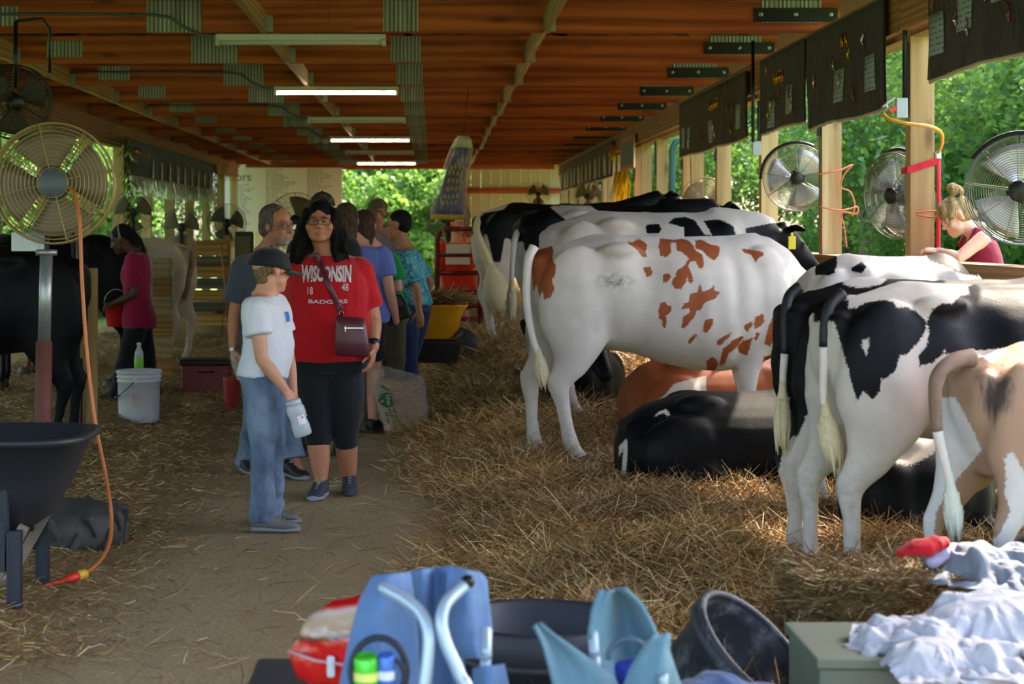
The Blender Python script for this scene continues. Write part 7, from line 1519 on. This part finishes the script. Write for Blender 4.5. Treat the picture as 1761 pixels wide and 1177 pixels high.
hf = thing('hay_fork', 'long wooden fork handle leaning on the plank fence', 'fork', P(392, 560, 25.2)); hf.location.z = .04; q = P(380, 418, 25.4) - Vector(hf.location); m = MB(); m.tube([(0, 0, .35), q], .016, 8); m.build('shaft', PLANKW, hf); m = MB()
for k in (-1, 0, 1): m.tube([(0, 0, .36), (k * .07, -.01, .3), (k * .08, -.02, .02)], .006, 6)
m.build('tines', BLACKM, hf)
# white rail fence and teal gate beyond the walls
wf = thing('white_fence', 'white rail fence out on the grass beyond the far doorway', 'fence', (0.1, 52, -.05)); WHP = plain('white_paint', (226, 226, 220), .5)
for z in (.55, .95): MB().box((0, 0, z), (3.6, .04, .12)).build('fence_rail', WHP, wf, False)
for x in (-1.7, -.6, .5, 1.6): MB().box((x, .06, .55), (.1, .1, 1.1)).build('fence_post', WHP, wf, False)
tg = thing('gate_frame', 'teal tubular gate frame outside the right wall', 'gate', P(1158, 395, 27.0)); tg.location.z = -.05; c0 = Vector(tg.location); m = MB(); m.tube([Vector((0, 0, 0)), P(1156, 300, 27.0) - c0, P(1156, 258, 27.0) - c0, P(1160, 246, 27.0) - c0, P(1172, 240, 27.0) - c0, P(1196, 238, 27.0) - c0], .045, 10); m.build('frame_tube', plain('teal_paint', (68, 118, 122), .5, .2), tg)
# ---------------------------------------------------------------- foreground
def sheet(name, mat, root, left, right, Yf, n=26, fold=.03, seed=0, thick=.008, org=None, nf=3.0, bow=0.0):
    """folded cloth between two edges given as (px, py, depth) polylines"""
    def rs(pl, m):
        pl = np.array(pl, float); d = np.r_[0, np.cumsum(np.hypot(*(np.diff(pl[:, :2], axis=0).T)))]; q = np.linspace(0, d[-1], m); return np.stack([np.interp(q, d, pl[:, i]) for i in range(pl.shape[1])], -1)
    L, Rr = rs(left, n), rs(right, n); v = []; r = np.random.default_rng(seed); ph = r.uniform(0, 6, 6)
    for j in range(n):
        for i in range(n):
            u, w_ = i / (n - 1), j / (n - 1); x = L[j, 0] * (1 - u) + Rr[j, 0] * u; y = L[j, 1] * (1 - u) + Rr[j, 1] * u; dY = L[j, 2] * (1 - u) + Rr[j, 2] * u
            dY += fold * (math.sin(u * nf * 6.28 + ph[0] + 1.2 * w_) * .5 + .35 * math.sin(u * nf * 2.3 * 3.1 + ph[1] + 3 * w_) + .25 * math.sin(w_ * 9 + ph[2] + 4 * u)) * math.sin(math.pi * (.08 + .84 * u)) - bow * math.sin(math.pi * u)
            v.append(P(x, y, Yf + dY))
    f = [(j * n + i, (j + 1) * n + i, (j + 1) * n + i + 1, j * n + i + 1) for j in range(n - 1) for i in range(n - 1)]
    o = mk(name, v, f, mat, root, True, org); q = o.modifiers.new('t', 'SOLIDIFY'); q.thickness = thick; return o
CHB = cloth('blue_chair_canvas', (92, 122, 166), .8, .7); CHT = cloth('teal_chair_canvas', (98, 132, 150), .8, .7); ALU = plain('pale_blue_tube', (170, 186, 204), .35, .3, .06)
Yf = 4.05; c1 = thing('folding_chair', 'folded blue canvas camp chair with cup holder, left of the two', 'chair', (P(715, 0, Yf).x, Yf, 0)); og = Vector(c1.location)
sheet('seat_fabric', CHB, c1, [(640, 990, .0), (618, 1030, -.02), (600, 1100, -.04), (585, 1170, -.05), (572, 1240, -.05)], [(706, 984, .06), (712, 1020, .05), (718, 1080, .03), (722, 1150, .0), (724, 1240, -.02)], Yf, seed=1, org=og, nf=1.2, bow=.05)
sheet('back_fabric', CHB, c1, [(700, 984, .10), (702, 1030, .10), (704, 1090, .09), (706, 1160, .08), (706, 1240, .08)], [(778, 972, .12), (782, 1020, .10), (790, 1080, .10), (800, 1150, .1), (806, 1240, .1)], Yf, seed=2, org=og, nf=1.4, fold=.045)
sheet('armrest_fabric', CHB, c1, [(770, 976, .04), (766, 1020, .03), (764, 1060, .04), (780, 1110, .03), (800, 1135, .02)], [(826, 984, .05), (838, 996, .06), (842, 1040, .05), (848, 1090, .06), (838, 1130, .04)], Yf, seed=3, org=og, nf=1.0, bow=.04)
sheet('cup_sleeve', CHB, c1, [(812, 1150, -.05), (812, 1180, -.05), (812, 1250, -.05)], [(868, 1142, -.04), (876, 1180, -.04), (878, 1250, -.04)], Yf, seed=4, org=og, nf=.5, bow=.05)
def ctube(pts, r, nm, root, mat, org):
    pts = [P(x, y, Y_) - org for x, y, Y_ in pts]; fine = []
    for i in range(len(pts) - 1):
        p0, p1, p2, p3 = pts[max(i - 1, 0)], pts[i], pts[i + 1], pts[min(i + 2, len(pts) - 1)]
        for k in range(5): t_ = k / 5; fine.append(.5 * ((2 * p1) + (p2 - p0) * t_ + (2 * p0 - 5 * p1 + 4 * p2 - p3) * t_ ** 2 + (3 * p1 - p0 - 3 * p2 + p3) * t_ ** 3))
    fine.append(pts[-1]); return MB().tube(fine, r, 12, rounded=True).build(nm, mat, root)
ctube([(660, 1012, 3.98), (700, 1034, 3.93), (726, 1058, 3.9), (737, 1090, 3.88), (736, 1130, 3.87), (728, 1190, 3.86), (716, 1290, 3.85), (700, 1600, 3.85)], .0135, 'frame_tube', c1, ALU, og)
ctube([(802, 1004, 3.95), (784, 1020, 3.93), (766, 1040, 3.9), (759, 1072, 3.88), (768, 1110, 3.87), (790, 1160, 3.86), (812, 1230, 3.85), (850, 1600, 3.85)], .0135, 'frame_tube', c1, ALU, og)
ctube([(836, 1085, 4.04), (836, 1130, 4.0), (834, 1180, 4.0), (830, 1600, 4.0)], .012, 'frame_tube', c1, ALU, og)
m = MB(); q = P(804, 1001, 3.95) - og; m.ell(q, (.016, .016, .015)); m.build('tube_cap', BLACKM, c1)
m = MB(); cc = P(652, 1150, 3.9) - og; m.tube([cc + Vector((.058 * math.cos(a), -.02 + .012 * math.sin(a), .066 * math.sin(a))) for a in np.linspace(0, 6.283, 33)[:-1]], .0075, 8, closed=True); m.tube([cc + Vector((.024 + .03 * math.cos(a), -.035, -.008 + .036 * math.sin(a))) for a in np.linspace(0, 6.283, 25)[:-1]], .006, 8, closed=True); m.build('cup_holder_ring', plain('navy_binding', (26, 32, 48), .6), c1)
for (px, py, col_, nm, lb) in ((630, 1152, (70, 190, 40), 'green', 'bright green drink can in the chair cup holder'), (664, 1150, (70, 110, 200), 'blue', 'blue and white wrapper in the chair cup holder')):
    o = thing('drink_can', lb, 'can', P(px, py + 28, 3.862)); m = MB(); k = .026 if nm == 'green' else .018; m.lathe([(0, -.04), (k * .8, -.04), (k, -.032), (k, .055), (k * .8, .066), (k * .78, .064), (0, .062)], (0, 0, 0), 20); m.build('can_body', plain(nm + '_can', col_, .25, .2, .1), o); m = MB(); m.lathe([(k * 1.01, .012), (k * 1.02, .03)], (0, 0, 0), 20); m.build('can_band', plain(nm + '_band', (226, 226, 120) if nm == 'green' else (220, 224, 232), .3), o)
# second chair
Yg2 = 4.0; c2 = thing('folding_chair', 'folded teal grey canvas camp chair, right of the two', 'chair', (P(1040, 0, Yg2).x, Yg2, 0)); og = Vector(c2.location)
sheet('side_flap', CHT, c2, [(919, 1076, -.02), (932, 1110, -.02), (946, 1150, -.02), (958, 1200, -.02), (966, 1260, 0)], [(930, 1074, .0), (975, 1105, .0), (1022, 1138, .02), (1056, 1166, .03), (1100, 1260, .04)], Yg2, seed=5, org=og, nf=.9, fold=.02)
sheet('back_fabric', CHT, c2, [(1036, 1016, .08), (1020, 1050, .08), (1014, 1090, .07), (1030, 1140, .06), (1050, 1200, .06)], [(1072, 1014, .08), (1100, 1040, .10), (1120, 1075, .12), (1132, 1100, .12), (1150, 1200, .12)], Yg2, seed=6, org=og, nf=1.0, fold=.05, bow=-.06)
sheet('arm_flap', CHT, c2, [(1112, 1100, -.02), (1100, 1120, -.02), (1082, 1150, -.02), (1064, 1200, -.02), (1060, 1260, -.02)], [(1154, 1090, -.03), (1152, 1120, -.02), (1162, 1150, -.02), (1176, 1190, 0), (1180, 1260, 0)], Yg2, seed=7, org=og, nf=1.0, fold=.03, bow=.04)
ctube([(1020, 1092, 4.08), (1022, 1130, 4.06), (1024, 1180, 4.05), (1024, 1600, 4.05)], .012, 'frame_tube', c2, ALU, og); ctube([(1140, 1172, 3.93), (1142, 1200, 3.93), (1150, 1600, 3.93)], .009, 'frame_tube', c2, ALU, og)
m = MB(); cc = P(1080, 1130, 4.02) - og; m.tube([cc + Vector((.042 * math.cos(a), .0, .038 * math.sin(a))) for a in np.linspace(.3, 3.3, 16)], .007, 8); m.build('cup_holder_ring', plain('slate_binding', (70, 92, 110), .6), c2)
o = thing('blue_cloth', 'bright blue rag tucked in the teal folded chair', 'cloth', P(1076, 1150, 4.1)); m = MB(); m.ell((0, .0, -.01), (.035, .02, .026)); m.ell((.02, 0, .01), (.02, .018, .012)); cloth_obj(m, 'rag', cloth('blue_rag', (44, 60, 150)), o, (0, 0, 0), .006, .006, 60, 5)
# red snack bag on a cooler
cl = thing('cooler', 'black cooler box below the red snack bag', 'cooler', (P(560, 0, 4.55).x, 4.62, 0)); MB().box((0, 0, .19), (.36, .3, .38)).build('cooler_body', plain('black_plastic', (30, 32, 36), .5), cl, False, bevel=.02); MB().box((0, 0, .40), (.38, .32, .04)).build('cooler_lid', plain('grey_lid', (52, 56, 62), .45), cl, False, bevel=.012)
rbg = thing('snack_bag', 'shiny red snack bag lying beside the blue folded chair', 'bag', P(560, 1110, 4.45)); og = Vector(rbg.location); t = NT('snack_foil'); sp = t.n('ShaderNodeSeparateXYZ'); t.l(t.coord(), sp.inputs[0]); nz = t.noise(t.coord(), 7, 2); k = t.math('ADD', t.math('ADD', sp.outputs[2], t.math('MULTIPLY', sp.outputs[0], -.25)), t.math('MULTIPLY', nz, .03)); t.p(Base_Color=t.ramp(k, [(.035, srgb(206, 18, 22)), (.045, srgb(70, 40, 30)), (.055, srgb(176, 140, 110)), (.085, srgb(196, 168, 140)), (.095, srgb(214, 190, 186)), (.105, srgb(200, 20, 26))]), Roughness=.22); t.b.inputs['Specular IOR Level'].default_value = .7; t.bump(t.noise(t.coord(), 26, 3), .5, .01); SNK = t.m
m = MB(); n = 20; rr = []
for (s_, w_, d_) in ((0, .012, .012), (.12, .075, .045), (.35, .105, .06), (.65, .11, .062), (.88, .08, .045), (1, .03, .012)):
    c = lerp(P(500, 1118, 4.48), P(670, 1090, 4.40), s_) - og; rr.append([c + Vector((.2 * w_ * math.cos(2 * math.pi * k / n), d_ * math.sin(2 * math.pi * k / n), w_ * math.cos(2 * math.pi * k / n))) for k in range(n)])
m.rings(rr); me = fuse(m, .006, 3); v = mverts(me); setv(me, v + mnorm(me) * (.004 * snoise(v, 34, 4, 2))[:, None]); finish(me, 'foil_bag', SNK, rbg)
m = MB(); m.tube([P(496, 1120, 4.42) - og, P(540, 1136, 4.38) - og, P(590, 1144, 4.36) - og], [(.004, .004)] * 3, 6); m.build('seal_edge', plain('pale_seal', (212, 150, 156), .4), rbg); m = MB(); m.box(P(569, 1147, 4.37) - og, (.018, .014, .05)); m.build('clip', plain('white_clip', (206, 214, 226), .4), rbg, False, bevel=.005)
# black feed tub, tilted rubber bucket
tb2 = thing('feed_tub', 'wide black rubber feed tub on the ground behind the chairs', 'tub', (P(938, 0, 5.55).x, 5.75, 0)); RB = plain('black_rubber_tub', (38, 41, 48), .55, 0, .25, 10, .25); m = MB(); m.lathe([(0, .01), (.22, .0), (.235, .015), (.25, .10), (.262, .105), (.265, .19), (.285, .20), (.285, .315), (.275, .325), (.262, .315), (.245, .12), (.22, .03), (0, .025)], (0, 0, 0), 40); m.build('tub_body', RB, tb2); m = MB(); m.lathe([(.286, .205), (.292, .21), (.292, .225), (.286, .23)], (0, 0, 0), 40); m.build('tub_band', RB, tb2)
bu = thing('rubber_bucket', 'scuffed black rubber bucket tipped over toward the straw', 'bucket', (P(1200, 1170, 5.5).x, 5.55, .05)); ax = Vector((.60, -.34, .70)).normalized(); rx = Vector((0, 0, 1)).cross(ax).normalized(); M = Matrix((rx, ax.cross(rx), ax)).transposed(); cR = P(1300, 1118, 5.45) - Vector(bu.location)
t = NT('scuffed_rubber'); v_ = t.noise(t.coord((1, 1, 1)), 9, 5, .75); t.p(Base_Color=t.mix(t.mrange(v_, .5, .68), srgb(40, 44, 52), srgb(108, 112, 116)), Roughness=t.mrange(v_, .3, .7, .4, .75)); t.bump(v_, .3, .01); SCR = t.m
m = MB(); m.lathe([(0, -.36), (.145, -.36), (.155, -.35), (.195, -.05), (.215, -.045), (.218, -.005), (.205, .003), (.196, -.005), (.190, -.05), (.150, -.34), (0, -.345)], cR, 44, M); m.build('bucket_body', SCR, bu); m = MB(); m.tube([cR + M @ Vector((.207 * math.cos(a), .207 * math.sin(a), .0)) for a in np.linspace(0, 6.283, 41)[:-1]], .013, 8, closed=True); m.build('rim', SCR, bu)
m = MB(); pz = cR + M @ Vector((-.05, .17, -.17)); mk('feed_label', [cR + M @ Vector((.178 * math.cos(a), .178 * math.sin(a), z)) for z in (-.28, -.2, -.12) for a in np.linspace(2.6, 3.5, 6)], [(j * 6 + i, j * 6 + i + 1, j * 6 + i + 7, j * 6 + i + 6) for j in range(2) for i in range(5)], plain('worn_label', (126, 122, 92), .7), bu)
jk = thing('jacket', 'navy jacket heap at the lower edge between bucket and box', 'jacket', P(1225, 1190, 4.6)); og = Vector(jk.location); m = MB(); m.ell((0, 0, -.02), (.12, .1, .055)); m.ell((.12, .02, -.03), (.1, .08, .05)); m.tube([(-.05, -.05, .0), (.1, -.08, -.02)], [.035, .03], 10, rounded=True); cloth_obj(m, 'jacket_cloth', cloth('navy_jacket', (56, 84, 130)), jk, (0, 0, 0), .008, .012, 24, 8); MB().box((0.05, .0, -og.z / 2 - .03), (.26, .2, og.z - .06)).build('folded_lower_half', cloth('navy_jacket', (56, 84, 130)), jk, False, bevel=.03)
# tack box, bale, clothes
tk = thing('tack_box', 'olive grey wooden box under the white shirts', 'box', (P(1620, 0, 5.0).x, 5.08, 0)); t_ = plain('olive_paint', (104, 112, 98), .6, 0, .15, 6); bz = P(0, 1134, 4.85).z; x0, x1 = P(1405, 0, 4.85).x - tk.location.x, P(1800, 0, 4.85).x - tk.location.x; MB().box(((x0 + x1) / 2, 0, (bz - .03) / 2), (x1 - x0 - .02, .42, bz - .034)).build('box_body', t_, tk, False, bevel=.006); MB().box(((x0 + x1) / 2, 0, bz - .014), (x1 - x0, .46, .028)).build('box_lid', t_, tk, False, bevel=.005)
HAYC = NT('hay_bale'); v_ = HAYC.noise(HAYC.coord((12, 3, 12)), 4, 6, .7); HAYC.p(Base_Color=HAYC.ramp(v_, [(.3, srgb(84, 66, 34)), (.5, srgb(132, 112, 62)), (.7, srgb(184, 164, 104))]), Roughness=.9); HAYC.bump(v_, 1, .03); HAYC = HAYC.m
bl = thing('hay_bale', 'square straw bale under the grey hoodie at lower right', 'bale', (P(1560, 0, 6.0).x, 6.2, gz(P(1560, 0, 6.0).x, 6.2) - .03)); bw = .74; bx0 = P(1418, 0, 5.98).x - bl.location.x
m = MB(); m.box((bx0 + bw / 2, 0, .165), (bw, .44, .32)); me = fuse(m, .018, 4); v = mverts(me); setv(me, v + mnorm(me) * (.014 * snoise(v, 26, 2, 3))[:, None]); finish(me, 'bale_body', HAYC, bl)
m = MB()
for y in (-.1, .1): m.tube([(bx0 - .006, y, .0), (bx0 - .006, y, .33), (bx0 + bw, y, .335), (bx0 + bw + .006, y, .0)], .004, 6)
m.build('baling_twine', plain('straw_twine', (190, 150, 70), .8), bl)
hd_ = thing('hoodie', 'crumpled pale grey hoodie on the straw bale', 'hoodie', P(1680, 1010, 5.95)); og = Vector(hd_.location); HOD = cloth('grey_fleece', (118, 126, 140), .9, .8)
def heap(root, nm, mat, blobs, vox, amp, fr, seed, it=2, org=None):
    m = MB()
    for q in blobs:
        if q[0] == 'e': m.ell(P(q[1], q[2], q[3]) - og, q[4])
        else: m.tube([P(x, y, Y_) - og for x, y, Y_ in q[1]], q[2], 12, rounded=True)
    me = fuse(m, vox, it); v = mverts(me); nr = mnorm(me); d = amp * (1 - 2 * np.abs(snoise(v, fr, seed, 2))) + amp * .5 * snoise(v, fr * 2.2, seed + 3, 2); setv(me, v + nr * d[:, None]); return finish(me, nm, mat, root)
def rumpled(root, nm, mat, data, px, py, Y, sc=1.0, rot=0.0, flip=1):
    n, ny, v0 = data; v = v0 * sc; v[:, 0] *= flip; c, s_ = math.cos(rot), math.sin(rot); C = P(px, py, Y) - Vector(root.location)
    v = np.stack([v[:, 0] * c - v[:, 1] * s_ + C.x, v[:, 0] * s_ + v[:, 1] * c + C.y, v[:, 2] + C.z], -1)
    o = mk(nm, v, [(j * n + i, j * n + i + 1, (j + 1) * n + i + 1, (j + 1) * n + i) for j in range(ny - 1) for i in range(n - 1)], mat, root); q = o.modifiers.new('s', 'SUBSURF'); q.levels = q.render_levels = 2; q = o.modifiers.new('t', 'SOLIDIFY'); q.thickness = .004; return o
rumpled(hd_, 'hoodie_body', HOD, CLOTH_B, 1690, 998, 6.08, .95, .4)
rumpled(hd_, 'hoodie_hood', HOD, CLOTH_A, 1745, 1012, 5.98, .5, 2.4)
rc = thing('knit_hat', 'red knitted hat with lilac lining on the straw bale', 'hat', P(1592, 950, 6.05)); og = Vector(rc.location); heap(rc, 'cap_body', cloth('red_knit', (176, 22, 34)), [('t', [(1548, 954, 6.03), (1566, 948, 6.03), (1590, 943, 6.04), (1612, 938, 6.05), (1620, 936, 6.05)], [(.03, .006), (.04, .022), (.05, .038), (.05, .036), (.04, .022)])], .006, .006, 30, 8)
heap(rc, 'cap_lining', cloth('lilac_lining', (168, 160, 190)), [('t', [(1604, 966, 6.05), (1622, 952, 6.06), (1640, 946, 6.1)], [.022, .028, .024])], .006, .004, 30, 9); heap(rc, 'patterned_band', plain('red_white_band', (206, 70, 96), .8, 0, .6, 90), [('t', [(1634, 944, 6.1), (1652, 950, 6.12)], [.018, .016])], .006, .002, 30, 9)
ws_ = thing('white_shirts', 'heap of crumpled white show shirts on the olive box', 'shirt', P(1640, 1130, 4.9)); og = Vector(ws_.location); WSH = cloth('white_cotton', (186, 186, 197), .85, .9)
rumpled(ws_, 'shirt_heap', WSH, CLOTH_A, 1692, 1134, 5.04, .98, .05)
rumpled(ws_, 'shirt_sleeve', WSH, CLOTH_B, 1590, 1120, 4.98, .72, 2.2)
rumpled(ws_, 'shirt_tail', WSH, CLOTH_B, 1680, 1150, 4.84, .62, .9)
rumpled(ws_, 'shirt_front', WSH, CLOTH_A, 1620, 1160, 4.80, .48, .3, -1)
bp = thing('black_bag', 'black duffel bag beyond the grey hoodie at the right edge', 'bag', P(1785, 990, 6.4)); bp.location.z = 0; m = MB(); m.ell((0, 0, .26), (.13, .16, .22)); me = fuse(m, .015, 2); v = mverts(me); setv(me, v + mnorm(me) * (.01 * snoise(v, 18, 2, 2))[:, None]); finish(me, 'bag_body', cloth('black_nylon', (24, 25, 30)), bp)
# ---------------------------------------------------------------- straw
t = NT('straw'); sc = t.attr('straw', 'Color'); t.p(Base_Color=sc, Roughness=.55); t.b.inputs['Specular IOR Level'].default_value = .4; STRAW = t.m
PAL = np.array([srgb(*c) for c in ((206, 164, 98), (180, 134, 72), (146, 100, 50), (228, 200, 144), (116, 80, 42), (160, 124, 76), (130, 112, 64))])
def straws(name, label, pts, length, width, lift, seed, parent=None, up=.0, dark=1.0, pal=None):
    r = np.random.default_rng(seed); n = len(pts); a = r.uniform(0, 2 * np.pi, n); L = r.uniform(*length, n); el = np.abs(r.normal(0, .22, n)) + up * r.random(n) ** 2
    d = np.stack([np.cos(a) * np.cos(el), np.sin(a) * np.cos(el), np.sin(el)], -1); kink = r.normal(0, .35, n); a2 = a + kink; el2 = el + r.normal(-.1, .3, n); d2 = np.stack([np.cos(a2) * np.cos(el2), np.sin(a2) * np.cos(el2), np.sin(el2)], -1)
    side = np.cross(d, r.normal(size=(n, 3))); side /= np.linalg.norm(side, axis=1)[:, None] + 1e-9; w_ = (r.uniform(*width, n) * .5)[:, None]; b = pts + np.stack([0 * a, 0 * a, r.uniform(*lift, n)], -1)
    m1 = b + d * (L * .5)[:, None]; e = m1 + d2 * (L * .5)[:, None]
    v = np.stack([b - side * w_, b + side * w_, m1 + side * w_, m1 - side * w_, e + side * w_ * .7, e - side * w_ * .7], 1).reshape(-1, 3)
    k = np.arange(n)[:, None] * 6; q = np.concatenate([k + np.array([0, 1, 2, 3]), k + np.array([3, 2, 4, 5])], 1).reshape(-1).astype(np.int32)
    me = bpy.data.meshes.new(name); me.vertices.add(6 * n); me.loops.add(8 * n); me.polygons.add(2 * n); me.vertices.foreach_set('co', v.astype(np.float32).ravel()); me.loops.foreach_set('vertex_index', q); me.polygons.foreach_set('loop_start', np.arange(0, 8 * n, 4, dtype=np.int32)); me.update()
    pal = PAL if pal is None else pal; cl = np.clip(.92 + .38 * snoise(np.stack([pts[:, 0], pts[:, 1], 0 * pts[:, 0]], -1), 4.5, 77, 3), .55, 1.25)[:, None]; col = pal[r.integers(0, len(pal), n)] * r.uniform(.6, 1.2, (n, 1)) * dark * cl; cattr(me, 'straw', np.repeat(col, 6, 0)); me.materials.append(STRAW); o = link(name, me, parent); o['kind'] = 'stuff'
    if label: o['label'] = label; o['category'] = 'straw'
    return o
def scatter(n, x0, x1, y0, y1, keep, seed, power=1.0):
    r = np.random.default_rng(seed); X = r.uniform(x0, x1, n); Y_ = y0 + (y1 - y0) * r.random(n) ** power; k = keep(X, Y_, r); X, Y_ = X[k], Y_[k]; return np.stack([X, Y_, gh(X, Y_)], -1)
def kr(X, Y_, r): return r.random(len(X)) < smoothstep(edge_right(Y_) - .35, edge_right(Y_) + .25, X)
def kl(X, Y_, r): return r.random(len(X)) < smoothstep(-.9, -1.8, X)
straws('loose_straw', 'deep golden straw bedding under the cattle on the right, near part', scatter(120000, -.4, 2.98, 5.3, 13, kr, 1, 1.1), (.05, .20), (.0018, .0042), (-.004, .03), 1, up=.5)
straws('loose_straw', 'deep golden straw bedding on the right toward the far end', scatter(75000, -.4, 2.92, 13, 34, kr, 2, 1.5), (.10, .28), (.003, .007), (-.004, .04), 2, up=.5)
PALD = PAL * np.array([.84, .86, .9])
straws('loose_straw', 'trampled straw and chaff along the left pens', scatter(90000, -4.6, -.8, 6.5, 26, kl, 3, 1.3), (.02, .085), (.002, .005), (-.004, .012), 3, up=.15, pal=PALD)
straws('scattered_straw', 'single stalks of straw scattered over the dirt aisle', scatter(5200, -2.0, .6, 5.0, 22, lambda X, Y_, r: r.random(len(X)) < .8, 4, 1.2), (.03, .20), (.0015, .004), (0, .004), 4, pal=PALD)
r = np.random.default_rng(9); n = 26000; fx = r.random(n); face = r.integers(0, 3, n); px_ = np.where(face == 1, bx0, bx0 + bw * r.random(n)); py_ = np.where(face == 0, -.22, -.22 + .44 * r.random(n)); pz_ = np.where(face == 2, .325, .33 * r.random(n))
straws('bale_straw', None, np.stack([px_, py_, pz_], -1), (.03, .11), (.0018, .004), (-.012, .004), 5, parent=bl, up=.05, pal=PALD * .8)
yq = np.stack([r.uniform(-.25, .2, 1500), r.uniform(-.22, .22, 1500), np.full(1500, .45)], -1); tz = (P(750, 523, 17.6) - Vector(yw.location)).z; yq[:, 2] = tz + .05 * np.cos(yq[:, 0] * 6) - .02
straws('barrow_straw', None, yq, (.08, .25), (.004, .008), (-.01, .04), 6, parent=yw, up=.4)
